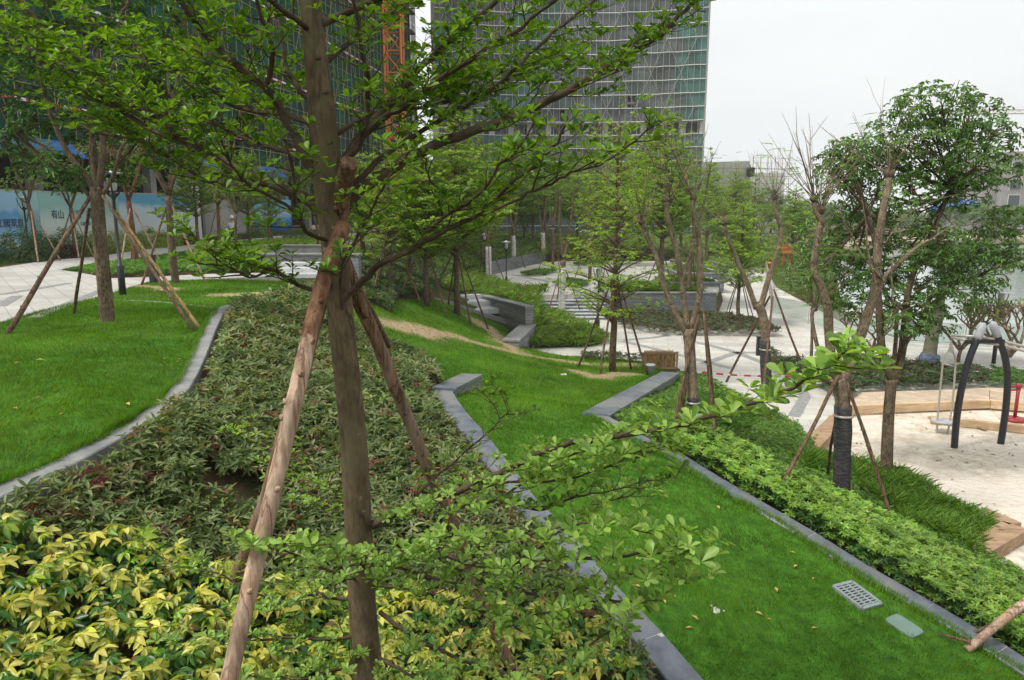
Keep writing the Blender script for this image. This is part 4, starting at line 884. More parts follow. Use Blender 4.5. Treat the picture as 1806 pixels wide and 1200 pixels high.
g = PZ(1789, 742, -.02); r = empty('red_post', g, 'dark red play post with round base plate at the right edge', 'play post'); mb = MB(); mb.lathe((0,0,0), [(.27,0),(.28,.05),(.26,.08),(.06,.1)], 20); mb.build('base_plate', M['red_paint'], r)
mb = MB(); mb.tube([(0,0,.05),(0,0,1.0)], .045, 10); mb.lathe((0,0,0), [(.06,.9),(.075,.92),(.075,1.0),(.05,1.03)], 10); mb.build('post', M['red_paint'], r); mb = MB(); mb.tube([(-.25,0,.96),(.05,0,.96)], .03, 8); mb.tube([(-.25,0,.86),(.05,0,.86)], .03, 8); mb.build('handles', M['red_paint'], r)
# ================================================================ small things
def on_ground(mb_builder, px, py, name, mats, lab, cat, **kw):
    g = G(px, py); mb = MB(); mb_builder(mb); o = mb.build(name, mats, **kw); o.location = g; return tag(o, lab, cat)
# drain grate
def ground_frame(pix):
    C = [G(a, b) for a, b in pix]; o = sum(C) / 4; ex = (C[1]-C[0] + C[2]-C[3]) / 2; ey = (C[3]-C[0] + C[2]-C[1]) / 2
    W_, H_ = np.linalg.norm(ex), np.linalg.norm(ey); ex /= W_; nz = np.cross(ex, ey); nz /= np.linalg.norm(nz); ey = np.cross(nz, ex)
    if nz[2] < 0: nz = -nz
    return o, ex, ey, nz, W_, H_
M['grate'] = mat_plain('grate', (.24, .28, .28), .6); M['cover_green'] = mat_plain('cover_green', (.15, .24, .20), .55); M['drain_dark'] = mat_plain('drain_dark', (.015, .02, .02), .9)
o, ex, ey, nz, W_, H_ = ground_frame([(1468,1041),(1500,1031),(1553,1070),(1519,1078)]); r = empty('drain_grate', o, 'pale rectangular drain grate with slots set in the lawn', 'grate')
rx, ry = H_, W_
def bar(mb, u0, v0, u1, v1, w_, h=.03, mi=0): a = ex*u0 + ey*v0 + nz*.037; b = ex*u1 + ey*v1 + nz*.037; mb.beam(a, b, w_, h, mi, up=tuple(nz))
mb = MB(); W2, H2 = W_/2, H_/2
for v in (-H2, H2): bar(mb, -W2, v, W2, v, .04, .04)
for u in (-W2, W2): bar(mb, u, -H2, u, H2, .04, .04)
mb.build('frame', M['grate'], r); mb = MB()
for k in range(1, 3): u = -W2 + W_*k/3; bar(mb, u, -H2, u, H2, .026)
for k in range(1, 10): v = -H2 + H_*k/10; bar(mb, -W2, v, W2, v, .018, .028)
mb.build('grid', M['grate'], r); mb = MB(); bar(mb, -W2+.01, 0, W2-.01, 0, H_-.05, .01); 
ob = mb.build('pit', M['drain_dark'], r); ob.location = tuple(-nz*.008)
o, ex, ey, nz, W_, H_ = ground_frame([(1553,1097),(1578,1090),(1634,1115),(1610,1130)]); mb = MB(); vs = []
for i in range(28):
    a = 2*math.pi*i/28; c, s = math.cos(a), math.sin(a); u = math.copysign(abs(c)**.35, c)*W_/2; v = math.copysign(abs(s)**.35, s)*H_/2; vs.append((u, v))
top = [ex*u + ey*v + nz*.035 for u, v in vs]; top2 = [ex*u*.95 + ey*v*.95 + nz*.045 for u, v in vs]; bot = [ex*u + ey*v - nz*.05 for u, v in vs]; n_ = 28
mb._add(bot + top + top2, [(i, (i+1) % n_, n_+(i+1) % n_, n_+i) for i in range(n_)] + [(n_+i, n_+(i+1) % n_, 2*n_+(i+1) % n_, 2*n_+i) for i in range(n_)] + [tuple(2*n_+i for i in range(n_))])
ob = mb.build('valve_cover', M['cover_green'], bevel=.004); ob.location = o; tag(ob, 'pale green rounded valve box lid set in the lawn below the grate', 'cover')
def rubble(mb):
    for k in range(14):
        a = rnd.uniform(0, 6.28); q = rnd.uniform(0, .1); s = rnd.uniform(.008, .024); mb.lathe((q*math.cos(a)*1.5, q*math.sin(a), .02), [(s*.8,0),(s,s*.3),(s*.6,s*.6)], 6, mi=rnd.choice((0,0,1)), sm=False)
    mb.lathe((0,0,0), [(.10,-.02),(.085,.012),(.03,.018)], 9)
on_ground(rubble, 1256, 1076, 'rubble_patch', [M['concrete_pale'], M['pole_red']], 'small white plaster patch with rubble in the front lawn', 'rubble')
def bin_(mb): mb.lathe((0,0,0), [(.12,-.05),(.14,.3),(.17,.32),(.17,.36),(.12,.37)], 12)
on_ground(bin_, 1146, 662, 'valve_pipe', M['grey_plastic'], 'small dark grey pipe stub beside the straw box', 'pipe')
def litter(mb): mb.box((0,0,.05), (.18,.1,.04), .3)
on_ground(litter, 994, 664, 'foam_scrap', M['white_paint'], 'white foam scrap lying on the centre lawn', 'litter', bevel=.015)
M['straw'] = mat_noise('straw', (.2, .12, .05), (.46, .3, .13), 14, .95, 1, 30, stretch=(1, 1, .4), dist=.03)
g = G(1165, 650); r = empty('straw_box', g, 'broken crate packed with brown straw beside the sloping wall', 'crate'); mb = MB()
for k in range(260):
    a = rnd.uniform(-.62,.5); b = rnd.uniform(-.3,.3); z = rnd.uniform(.02,.62); dx, dy, dz = [rnd.uniform(-.16,.16) for _ in range(3)]; mb.beam((a,b,z),(a+dx,b+dy,z+dz*.5+.001),.012,.012)
mb.box((-.05,0,.3),(1.0,.55,.58)); mb.build('straw', M['straw'], r); mb = MB()
for x in (-.6,.0,.5): mb.box((x,-.31,.32),(.06,.03,.7))
mb.box((-.05,-.335,.62),(1.15,.02,.08)); mb.box((-.05,-.335,.08),(1.15,.02,.08)); mb.build('slats', M['timber_old'], r, bevel=.004)
# barrier tape
M['tape_r'] = mat_plain('tape_red', (.55,.05,.05), .5)
for a, b, lab in (((1370,664),(1560,648),'upper red and white barrier tape strung between trees'), ((1440,676),(1562,660),'lower red and white barrier tape strung between trees'), ((1200,652),(1372,664),'red and white tape running left across the plaza edge')):
    A, B = PY(*a, 21.6), PY(*b, 22.6); mb = MB(A); n_ = 14
    for k in range(n_):
        u, v = A + (B-A)*k/n_, A + (B-A)*(k+1)/n_; s1 = -.06*math.sin(math.pi*k/n_); s2 = -.06*math.sin(math.pi*(k+1)/n_); mb.beam(u + np.array([0,0,s1]), v + np.array([0,0,s2]), .006, .06, mi=k % 2)
    o = mb.build('barrier_tape', [M['white_paint'], M['tape_r']]); o.location = A; tag(o, lab, 'tape')
# worker seen from behind
def tube_person(g):
    r = empty('person', g, 'person in white hard hat and white shirt seen from behind on the far path', 'person', rz=0)
    M['skin'] = mat_plain('skin', (.42,.26,.18), .6); M['shirt'] = mat_plain('shirt', (.62,.64,.68), .8); M['trousers'] = mat_plain('trousers', (.02,.022,.03), .8)
    V = [(0,0,.95),(0,0,1.15),(0,.01,1.38),(0,.01,1.48),(0,0,1.6),(0,0,1.7),(.1,0,.9),(.11,.03,.5),(.11,-.02,.08),(.12,.1,.03),(-.1,0,.9),(-.12,-.05,.5),(-.13,-.12,.08),(-.14,0,.03),(.2,.01,1.4),(.27,.0,1.15),(.22,.16,.98),(.2,.24,.97),(-.2,.01,1.4),(-.27,.0,1.15),(-.2,.18,1.02),(-.18,.26,1.02)]
    E = [(0,1),(1,2),(2,3),(3,4),(4,5),(0,6),(6,7),(7,8),(8,9),(0,10),(10,11),(11,12),(12,13),(2,14),(14,15),(15,16),(16,17),(2,18),(18,19),(19,20),(20,21)]
    rad = [.13,.13,.15,.055,.09,.085,.09,.06,.045,.04,.09,.06,.045,.04,.06,.045,.033,.03,.06,.045,.033,.03]
    def sk(name, idx, grow, mat):
        keep = [i for i in range(len(V)) if i in idx]; mp_ = {v: k for k, v in enumerate(keep)}; me = bpy.data.meshes.new(name)
        me.from_pydata([V[i] for i in keep], [(mp_[a], mp_[b]) for a, b in E if a in mp_ and b in mp_], []); me.materials.append(mat); o = add(name, me, r)
        bpy.context.view_layer.objects.active = o
        o.modifiers.new('skin', 'SKIN'); lay = me.skin_vertices[0] if len(me.skin_vertices) else None
        if lay is None: return o
        for k, i in enumerate(keep): lay.data[k].radius = (rad[i]*grow, rad[i]*grow*.8)
        lay.data[0].use_root = True; s_ = o.modifiers.new('sub', 'SUBSURF'); s_.levels = 1; s_.render_levels = 2; return o
    sk('body', set(range(22)), 1, M['skin']); sk('shirt', {0,1,2,14,15,18,19}, 1.5, M['shirt']); sk('trousers', {0,6,7,8,10,11,12}, 1.35, M['trousers'])
    mb = MB(); mb.lathe((0,0,0), [(.15,1.66),(.118,1.665),(.118,1.72),(.1,1.79),(.06,1.83),(.02,1.84)], 14); mb.build('hard_hat', M['white_paint'], r)
tube_person(PZ(412, 434, 3.52))
# leaning branch poles at the bottom right corner
def raw_pole(mb, a, b, r0, r1, n=9, mi=0, wob=.012, knots=3):
    a, b = np.array(a, float), np.array(b, float); pts = []; L = np.linalg.norm(b-a); wv = [rnd.uniform(-1, 1)*wob for _ in range(6)]
    for i in range(n + 1):
        t = i / n; p = a + (b-a)*t; p = p + np.array([wv[0]*math.sin(3*t+wv[1]*50) + wv[2]*math.sin(8*t), wv[3]*math.sin(4*t) + wv[4]*math.sin(9*t), 0]) * L*.35; pts.append(p)
    mb.tube(pts, [(r0 + (r1-r0)*i/n) * rnd.uniform(.94, 1.06) for i in range(n+1)], 9, mi, wob=.05)
    d = (b-a)/L
    for k in range(knots):
        t = rnd.uniform(.1, .9); i = int(t*n); p = pts[i]; u = np.cross(d, np.array([rnd.uniform(-1,1), rnd.uniform(-1,1), .2])); u /= np.linalg.norm(u); rr = r0 + (r1-r0)*t
        mb.tube([p + u*rr*.6, p + u*(rr*1.25) + d*.008, p + u*(rr*1.5) + d*.015], [rr*.42, rr*.3, rr*.16], 6, mi)
    return pts
g = G(1703, 1150); b = PY(1830, 1045, g[1]+.25); r = empty('leaning_prop', g, 'thick brown prop pole tied with a thinner stick at the bottom right corner', 'tree prop'); mb = MB(g)
raw_pole(mb, g + np.array([0,0,.02]), b, .048, .055, 10); mb.build('pole', M['pole_pale'], r); mb = MB(g); raw_pole(mb, G(1712,1130)+np.array([.02,.05,.05]), PY(1830,1065,g[1]+.15), .02, .025, 8); mb.build('stick', M['pole_brown'], r)
g = G(1700,1125); mb = MB(g); raw_pole(mb, PY(1655,1118,g[1]-.1), PY(1712,1133,g[1]-.3), .012, .016, 5); o = mb.build('fallen_stick', M['pole_brown']); o.location = g; tag(o, 'thin fallen stick lying across the granite edging beside the prop pole', 'stick')
# ================================================================ foliage helpers
def unit(v): return v / (np.linalg.norm(v, axis=-1, keepdims=True) + 1e-9)
def leaf_geo(pos, d, nrm, L, Wr, col, shape='hex', droop=.15, fold=.25, edge=None):
    """leaf blades: pos,d,nrm (N,3); L,(N,) Wr width ratio; col (N,3). Returns verts, faces, cols"""
    d = unit(d); s = unit(np.cross(d, nrm)); n = np.cross(s, d); N = len(pos); L = np.asarray(L).reshape(-1, 1); Wd = L * Wr
    if shape == 'quad':
        T_ = [(0,0,0),(.5,.5,.0),(1,0,-droop),(.5,-.5,.0)]; Fc = [(0,1,2,3)]
    elif shape == 'hex':
        T_ = [(0,0,0),(.4,.42,fold*.3),(.82,.34,fold*.2-droop*.5),(1,0,-droop),(.82,-.34,fold*.2-droop*.5),(.4,-.42,fold*.3)]; Fc = [(0,1,2,3),(0,3,4,5)]
    else:   # nine points: broad rounded tip (ob) or ellipse (el)
        if shape == 'ob': a, b, c = (.35,.26),(.7,.5),(.93,.33)
        else: a, b, c = (.22,.34),(.5,.5),(.8,.32)
        dz = lambda u: -droop*u*u
        T_ = [(0,0,0),(.55,0,dz(.55)),(1,0,dz(1)),(a[0],a[1],fold*a[1]+dz(a[0])),(b[0],b[1],fold*b[1]+dz(b[0])),(c[0],c[1],fold*c[1]+dz(c[0])),(a[0],-a[1],fold*a[1]+dz(a[0])),(b[0],-b[1],fold*b[1]+dz(b[0])),(c[0],-c[1],fold*c[1]+dz(c[0]))]
        Fc = [(0,3,4,1),(1,4,5,2),(0,1,7,6),(1,2,8,7)]
    V = np.stack([pos + d*L*u + s*Wd*v + n*L*w_ for u, v, w_ in T_], 1); k = len(T_)
    Fa = (np.arange(N)[:, None, None]*k + np.array(Fc)[None]).reshape(-1, 4)
    C = np.repeat(col[:, None], k, 1)
    if edge is not None:     # margin colour on the outer points
        ei = [i for i, t in enumerate(T_) if abs(t[1]) > .1 or t[0] == 1]
        C = C.copy(); C[:, ei] = edge[:, None]
    return V.reshape(-1, 3), Fa, C.reshape(-1, 3)
def merge(parts):
    Vs = []; Fs = []; Cs = []; b = 0
    for V, F, C in parts: Vs.append(V); Fs.append(F + b); Cs.append(C); b += len(V)
    return np.concatenate(Vs), np.concatenate(Fs), np.concatenate(Cs)
def pal(n, cols, jit=.18, w_=None):
    c = np.array(cols, float)[rng.choice(len(cols), n, p=w_)]; return c * rng.uniform(1-jit, 1+jit, (n, 1)) * rng.uniform(.94, 1.06, (n, 3))
def rosettes(P, A, m, L, elev=.5, Wr=.5, cols=None, shape='ob', jit=.25, **kw):
    """m leaves round each anchor P with axis A"""
    N = len(P); P = np.asarray(P, float); A = unit(np.asarray(A, float)); u = unit(np.cross(A, rng.normal(size=(N, 3)))); v = np.cross(A, u)
    ph = rng.uniform(0, 6.28, N)[:, None] + np.arange(m)[None]*2.4 + rng.uniform(-.3, .3, (N, m)); el = elev + rng.uniform(-.35, .35, (N, m))
    D = (np.cos(ph)[..., None]*u[:, None] + np.sin(ph)[..., None]*v[:, None])*np.cos(el)[..., None] + A[:, None]*np.sin(el)[..., None]
    D = D.reshape(-1, 3); Nn = np.repeat(A, m, 0) + D*.0 + rng.normal(size=(N*m, 3))*.25; Lr = (np.repeat(L, m) if hasattr(L, '__len__') else L) * rng.uniform(1-jit, 1+jit, N*m) * np.repeat(rng.uniform(.8, 1.15, N), m)
    pos = np.repeat(P, m, 0) + D*.004
    return leaf_geo(pos, D, Nn, Lr, Wr, pal(N*m, cols), shape, **kw)
G_TERM = [(.085,.18,.010),(.12,.235,.014),(.18,.31,.026),(.055,.13,.008)]
G_TERM_FAR = [(.18,.30,.03),(.24,.37,.04),(.30,.43,.05),(.12,.21,.025)]
G_DARK = [(.08,.18,.035),(.115,.24,.05),(.17,.30,.07),(.055,.12,.025)]
G_MID = [(.11,.20,.03),(.15,.25,.035),(.075,.145,.022),(.20,.30,.045)]
G_FEATH = [(.12,.26,.03),(.17,.33,.04),(.09,.2,.025)]
def rot_z(v, a): c, s = math.cos(a), math.sin(a); return np.array([v[0]*c - v[1]*s, v[0]*s + v[1]*c, v[2]])
def wander(p, d, L, n, up=.0, wob=.12, flat=0.):
    """a crooked line starting at p heading d"""
    d = np.array(d, float); d /= np.linalg.norm(d); pts = [np.array(p, float)]; st = L / n
    for i in range(n):
        d = d + np.array([rnd.gauss(0, wob), rnd.gauss(0, wob), rnd.gauss(0, wob*.6) + up]); 
        if flat: d[2] *= (1 - flat)
        d /= np.linalg.norm(d); pts.append(pts[-1] + d*st)
    return pts
def along(pts, t):
    x = t*(len(pts)-1); i = min(int(x), len(pts)-2); f = x - i; return pts[i]*(1-f) + pts[i+1]*f, unit(pts[i+1]-pts[i])
def layered_limb(mb, anchors, pts, r0, r1, sides=6, sub_L=.5, sub_gap=.16, t0=.25, r_sub=.006, twig=True, anchor_gap=.1, up=.03, ends=True, jitter=1., cut=None, rise=.45):
    """a limb with flat sprays of side branches carrying leaf anchors"""
    n = len(pts); mb.tube(pts, [r0 + (r1-r0)*(i/(n-1))**.8 for i in range(n)], sides, cap=False)
    L = sum(np.linalg.norm(pts[i+1]-pts[i]) for i in range(n-1)); k = int(L*(1-t0)/sub_gap); side = 1
    for i in range(k + 1):
        t = t0 + (1-t0)*(i + rnd.uniform(-.3,.3)*jitter)/max(k, 1); t = min(max(t, 0), 1); p, d = along(pts, t)
        side = -side; h = np.array([d[0], d[1], 0.]); hn = np.linalg.norm(h); h = h/hn if hn > .05 else rot_z(np.array([1.,0,0]), rnd.uniform(0, 6.28))
        a = side*rnd.uniform(.55, 1.15) + rnd.uniform(-.15,.15); e = rot_z(h, a); e[2] = rnd.uniform(-.05, rise); l = sub_L*rnd.uniform(.45, 1.15)*(1.05-.55*t)
        q = wander(p, e, l, 5, up, .14); rs = r_sub*(.6 + .6*(1-t)); mb.tube(q, [rs*(1-.14*j) for j in range(6)], 4, cap=False)
        m = max(2, int(l/anchor_gap)); 
        for j in range(1, m + 1):
            pp, dd = along(q, j/m)
            ax = np.array([dd[0]*.35, dd[1]*.35, 1.]); anchors.append((pp, ax))
        if twig and l > .25:
            for j in range(int(l/.11)):
                tt = rnd.uniform(.2, .95); pp, dd = along(q, tt); ee = rot_z(np.array([dd[0], dd[1], .2]), rnd.choice((-1,1))*rnd.uniform(.6,1.1)); ll = rnd.uniform(.08, .24)*min(1.5, sub_L*2)
                q2 = wander(pp, ee, ll, 3, .08, .14); mb.tube(q2, [rs*.55, rs*.45, rs*.35, rs*.3], 3, cap=False); anchors.append((q2[-1], np.array([ee[0]*.3, ee[1]*.3, 1.]))); 
                if ll > .14: anchors.append((q2[2], np.array([0, 0, 1.])))
    if ends: anchors.append((pts[-1], unit(pts[-1]-pts[-2]) + np.array([0,0,.5])))
def tree_root(name, loc, label, cat='tree', group=None): return empty(name, loc, label, cat, group)
def crown_obj(parent, parts, mat, name='crown'):
    V, F, C = merge(parts); return add(name, np_mesh(name, V, F, mat, C), parent)
# ================================================================ layered young trees
def terminalia(loc, label, h, spread, first=.28, tiers=12, nb=5, leafL=.075, leaves=4, r0=.1, cols=G_TERM_FAR, mat='bark', gap=.2, lean=(0,0), group='layered young trees', agap=.13):
    r = tree_root('layered_tree', loc, label, group=group); mb = MB(); an = []
    tr = [np.array([lean[0]*t + rnd.uniform(-.03,.03), lean[1]*t + rnd.uniform(-.03,.03), h*t - .1*(t == 0)]) for t in np.linspace(0, 1, 12)]
    mb.tube(tr, [r0*(1-.85*t)+.008 for t in np.linspace(0, 1, 12)], 8)
    tm = MB(); tm.v, tm.f, tm.mi, tm.sm, tm.c = mb.v, mb.f, mb.mi, mb.sm, mb.c; tm.build('trunk', M[mat], r)
    mb = MB(); az = rnd.uniform(0, 6)
    for k in range(tiers):
        t = first + (1-first)*(k/tiers)**.9*.97; p, _ = along(tr, t); u = (t-first)/(1-first); ln = spread*(1-.8*u**1.15)*(.75 if k == 0 else 1)
        for j in range(nb if k < tiers-3 else 4):
            az += 2*math.pi/nb + rnd.uniform(-.35,.35); e = np.array([math.cos(az), math.sin(az), rnd.uniform(.45,.8)]); l = ln*rnd.uniform(.65, 1.12)
            q = wander(p + np.array([0,0,rnd.uniform(-.08,.08)]), e, l, 6, -.05, .07); layered_limb(mb, an, q, .028*(1-.6*u)*spread/1.8+.004, .004, 5, l*.42, gap, .25, .006, False, agap)
    layered_limb(mb, an, [tr[-1], tr[-1] + np.array([.05,0,.3]), tr[-1] + np.array([.02,.05,.6])], .012, .004, 4, .2, .12, .1, .004, False)
    mb.build('branches', M[mat], r); P = np.array([a[0] for a in an]); A = np.array([a[1] for a in an])
    crown_obj(r, [rosettes(P + rng.normal(size=P.shape)*.02, A, leaves, leafL, .35, .5, cols, 'hex')], M['leaf']); return r
def tripod(loc, label, ht, spread, n=3, r=.035, mat='pole_brown', a0=0, target=(0,0,0), mats=None, group='timber tree props'):
    root = empty('tree_prop', loc, label, 'tree prop', group); base = np.array(loc)
    for k in range(n):
        a = a0 + 2*math.pi*k/n + rnd.uniform(-.15,.15); foot = np.array([math.cos(a)*spread, math.sin(a)*spread, 0.]); gz = T(base[0]+foot[0], base[1]+foot[1]) - base[2]; foot[2] = gz - .06
        top = np.array([math.cos(a)*.1, math.sin(a)*.1, ht]) + np.array(target); d = top - foot; top = top + d/np.linalg.norm(d)*rnd.uniform(.0,.3)
        mb = MB(); raw_pole(mb, foot, top, r*1.15, r*.85, 7, wob=.01, knots=2); mb.build('pole', M[(mats or [mat])[k % len(mats or [mat])]], root)
    return root
GL = lambda px, py: G(px, py)
# the two traced mid trees
g = GL(1081, 657); t1 = terminalia(g, 'slender layered tree with three brown props standing on the far centre lawn', 8.3, 2.5, .2, 14, 6, .095, 5, .115, agap=.12, gap=.17); tripod(g, 'three brown poles propping the slender layered tree on the far lawn', 3.1, 1.25, 4, .032, a0=2.6)
g = GL(807, 556); t2 = terminalia(g, 'layered tree above the coursed retaining wall with its props', 8.1, 2.8, .3, 15, 7, .115, 6, .13, agap=.10, gap=.15); tripod(g, 'poles propping the layered tree above the coursed wall', 2.6, 1.3, 4, .035, a0=.4)
t3 = terminalia(GL(1300, 575), 'thin layered tree with splayed props in the dark shrub strip by the ramp', 6.2, 1.9, .3, 12, 7, .11, 6, .1, agap=.10, gap=.14); tripod(GL(1300, 575), 'splayed thin props around the tree by the pale ramp', 2.4, 1.0, 4, .025, a0=.3)
T_PROTO = [t1, t2, t3]
BACK = [(1010,300,'' )]
far_list = [  # px, py base, top py, proto, label
 (752,540,250,1,'layered tree on the shrub slope just uphill of the lawn'), (690,520,240,0,'layered tree right behind the main trunk among brown props'),
 (640,470,262,1,'layered tree behind the grey stone pier'), (722,500,230,2,'slim layered tree between two props on the shrub slope'), (668,445,270,0,'small layered tree by the blue and white hoarding'),
 (1165,510,200,1,'tall layered tree standing in the first planter by the stairs'), (1245,470,280,2,'layered tree rising behind the stepped planters'),
 (1050,458,215,0,'tall layered tree at the back of the terrace left of centre'), (1128,456,240,1,'layered tree at the back of the terrace right of centre'),
 (1200,452,262,0,'bushy layered tree behind the terrace under the tower edge'), (905,446,240,1,'layered tree behind the low grey wall'), (940,440,255,2,'slim layered tree beyond the low grey wall'),
 (1325,448,300,0,'layered tree beyond the ramp beside the concrete building'), (590,432,300,1,'small layered tree by the seat terrace behind the main trunk'), (480,428,330,2,'small round young tree left of the deep blue hoarding'),
 (820,452,245,0,'layered tree deep in the row left of the terrace'), (780,440,270,2,'layered tree deep in the row above the shrub slope'), (1005,440,262,1,'layered tree in the distant row behind the white trunks'), (1395,470,330,1,'bushy layered tree on the lakeside grass'),
 (350,436,250,1,'layered tree beside the white gate pillar'),
 (735,455,235,1,'layered tree high on the wooded slope right of the main trunk'), (850,470,250,0,'slender layered tree just above the terrace hedge'), (960,452,225,2,'slender layered tree at the terrace back left of the green islands'), (1090,470,250,2,'slender layered tree standing on the terrace left of centre'), (615,455,280,2,'slender layered tree beside the grey stone pier'), (440,424,270,1,'layered tree behind the worker near the grey site wall'), (1290,455,300,1,'layered tree behind the farthest planter')]
for px, py, ty, k, lab in far_list:
    g = GL(px, py); h = PY(px, ty, g[1])[2] - g[2]; h0 = (8.3, 8.1, 6.2)[k]; s = h/h0; w_ = s*(1.0 if s < 1.1 else .9); copy_tree(T_PROTO[k], g - np.array([0,0,.05]), rnd.uniform(0, 6.28), (w_*1.05, w_*1.05, s), lab, 'layered young trees')
for px, py, h, sp_, lab in ((690,520,2.4,1.2,'brown props around the tree right behind the main trunk'),(752,540,2.4,1.1,'brown props on the shrub slope just uphill of the lawn'),(722,500,2.3,1.1,'thin props between the slope trees'),(640,470,2.2,1.,'props of the tree behind the stone pier'),(1165,505,2.1,.9,'props of the tree in the first planter'),(1050,458,2.2,1.1,'props of the tall tree at the back of the terrace'),(1128,456,2.2,1.1,'props of the right tree at the back of the terrace'),(905,446,2.2,1.1,'props behind the low grey wall')):
    tripod(GL(px, py), lab, h, sp_, 3, .032, a0=rnd.uniform(0, 2), mats=['pole_brown', 'pole_red'])
# ================================================================ broad leafy trees
def clump_tree(loc, label, forks, clumps, r0, leafL, per, cols, mat='bark', leafmat='leaf_gloss', shape='hex', droop=.3, name='broadleaf_tree', group=None, elev=-.1, m=6, Wr=.42, fine=1., sides=8, spread_twigs=9):
    """forks: list of (polyline, r0, r1) local; clumps: (centre, radii, nearest fork end index)"""
    r = tree_root(name, loc, label, group=group); mb = MB()
    for pts, a, b in forks:
        n = len(pts); mb.tube(pts, [a + (b-a)*i/(n-1) for i in range(n)], sides)
    mb.build('trunk', M[mat], r); mb = MB(); an = []
    ends = [np.array(f[0][-1]) for f in forks]
    for c, rad, ei in clumps:
        c = np.array(c, float); e = ends[ei] if ei is not None else min(ends, key=lambda q: np.linalg.norm(q-c))
        mid = (e + c)/2 + np.array([rnd.uniform(-.15,.15), rnd.uniform(-.15,.15), -.1]); br = smooth_line([e, mid, c], 4); mb.tube(br, [.03*(1-.08*i) for i in range(len(br))], 5, cap=False)
        for k in range(spread_twigs):
            p = br[min(len(br)-1, 3 + rnd.randrange(len(br)-3))]; v = rng.normal(size=3); v /= np.linalg.norm(v); tip = c + v*np.array(rad)*rnd.uniform(.7, 1.0)
            q = smooth_line([p, (p+tip)/2 + rng.normal(size=3)*.06, tip], 3); mb.tube(q, [.012, .011, .01, .009, .008, .006, .005][:len(q)], 4, cap=False)
        N = int(per * (rad[0]*rad[1]*rad[2])**.667 * fine); v = rng.normal(size=(N, 3)); v /= np.linalg.norm(v, axis=1, keepdims=True); rr = rng.uniform(.45, 1.0, N)**.5
        nz = hnoise(v[:, 0]*2.2 + c[0]*3, v[:, 1]*2.2 + v[:, 2]*2.7 + c[2], 1, 2); keep = nz > .36
        P = c + v*rr[:, None]*np.array(rad); P = P[keep]; v = v[keep]; A = v*np.array([.7,.7,.35]) + np.array([0,0,.8]); an.append((P, A))
    mb.build('branches', M[mat], r); P = np.concatenate([a[0] for a in an]); A = np.concatenate([a[1] for a in an])
    crown_obj(r, [rosettes(P, A, m, leafL, elev, Wr, cols, shape, droop=droop)], M[leafmat]); return r
def loc_px(g, pix, Ys): return [PY(a, b, y) - g for (a, b), y in zip(pix, Ys)]
def traced(g, pix, Y0, Y1, n=4): P = loc_px(g, pix, np.linspace(Y0, Y1, len(pix))); return smooth_line(P, n)
# big dark glossy tree right
g = GL(1563, 848); Y = g[1]; fk = [(traced(g, [(1562,858),(1563,848),(1565,780),(1568,720),(1573,668)], Y, Y), .135, .10),
  (traced(g, [(1573,670),(1558,630),(1552,580),(1549,510),(1545,440),(1530,380)], Y, Y-.3), .092, .035), (traced(g, [(1573,668),(1590,625),(1597,560),(1605,500),(1630,440),(1655,385),(1680,330)], Y, Y+.4), .092, .03),
  (traced(g, [(1574,664),(1580,600),(1582,540)], Y, Y-.2), .05, .03), (traced(g, [(1590,620),(1620,570),(1640,530),(1660,500)], Y, Y+.2), .035, .02), (traced(g, [(1545,650),(1530,625),(1515,600)], Y, Y-.5), .04, .02)]
def cl(px, py, dY, rx, rz, ei=None): return (tuple(PY(px, py, Y+dY) - g), (rx, rx*.95, rz), ei)
C_ = [cl(1530,262,.2,.4,.24,2),cl(1580,240,.5,.5,.35,2),cl(1620,190,.3,.5,.3,2),cl(1660,180,-.3,.55,.3,2),cl(1710,205,.3,.6,.36,2),cl(1750,240,0,.45,.3,2),cl(1690,250,.6,.6,.4,2),cl(1640,260,-.3,.55,.4,2),cl(1490,280,0,.4,.3,1),cl(1468,285,.2,.35,.2,1),
      cl(1520,300,.4,.45,.3,1),cl(1565,300,.8,.4,.3,1),cl(1720,290,-.2,.5,.34,2),cl(1760,300,.2,.45,.3,2),cl(1650,320,.5,.5,.35,2),cl(1600,340,-.4,.45,.3,2),cl(1700,340,.4,.45,.3,2),cl(1470,310,-.2,.35,.22,1),cl(1600,290,.3,.4,.3,2),
      cl(1430,480,.6,.5,.35,1),cl(1480,500,.8,.6,.45,1),cl(1540,520,.5,.55,.45,3),cl(1600,440,.4,.55,.35,2),cl(1650,430,-.2,.55,.3,2),cl(1700,440,.2,.5,.3,4),cl(1620,500,.2,.55,.35,3),cl(1680,510,.3,.6,.35,4),cl(1735,480,0,.45,.28,4),cl(1600,560,-.2,.4,.28,3),cl(1510,420,1.,.6,.4,1),cl(1450,420,1.2,.5,.4,1),cl(1560,460,.9,.55,.4,3),cl(1740,430,.4,.5,.3,4),cl(1790,450,.2,.4,.22,4),cl(1770,390,.6,.45,.25,4),cl(1640,570,.2,.4,.25,3),cl(1600,380,.8,.5,.3,2),cl(1550,370,.9,.45,.3,1),cl(1500,350,.6,.45,.3,1)]
def hang(r, c): return r
clump_tree(g, 'large dark glossy leafed tree standing beside the sandpit at the right', fk, [(c, (rd[0]*1.3, rd[1]*1.3, rd[2]*1.35), e) for c, rd, e in C_], .1, .088, 540, G_DARK, 'bark', 'leaf_gloss', 'hex', .35, elev=-.15, m=6, Wr=.4)
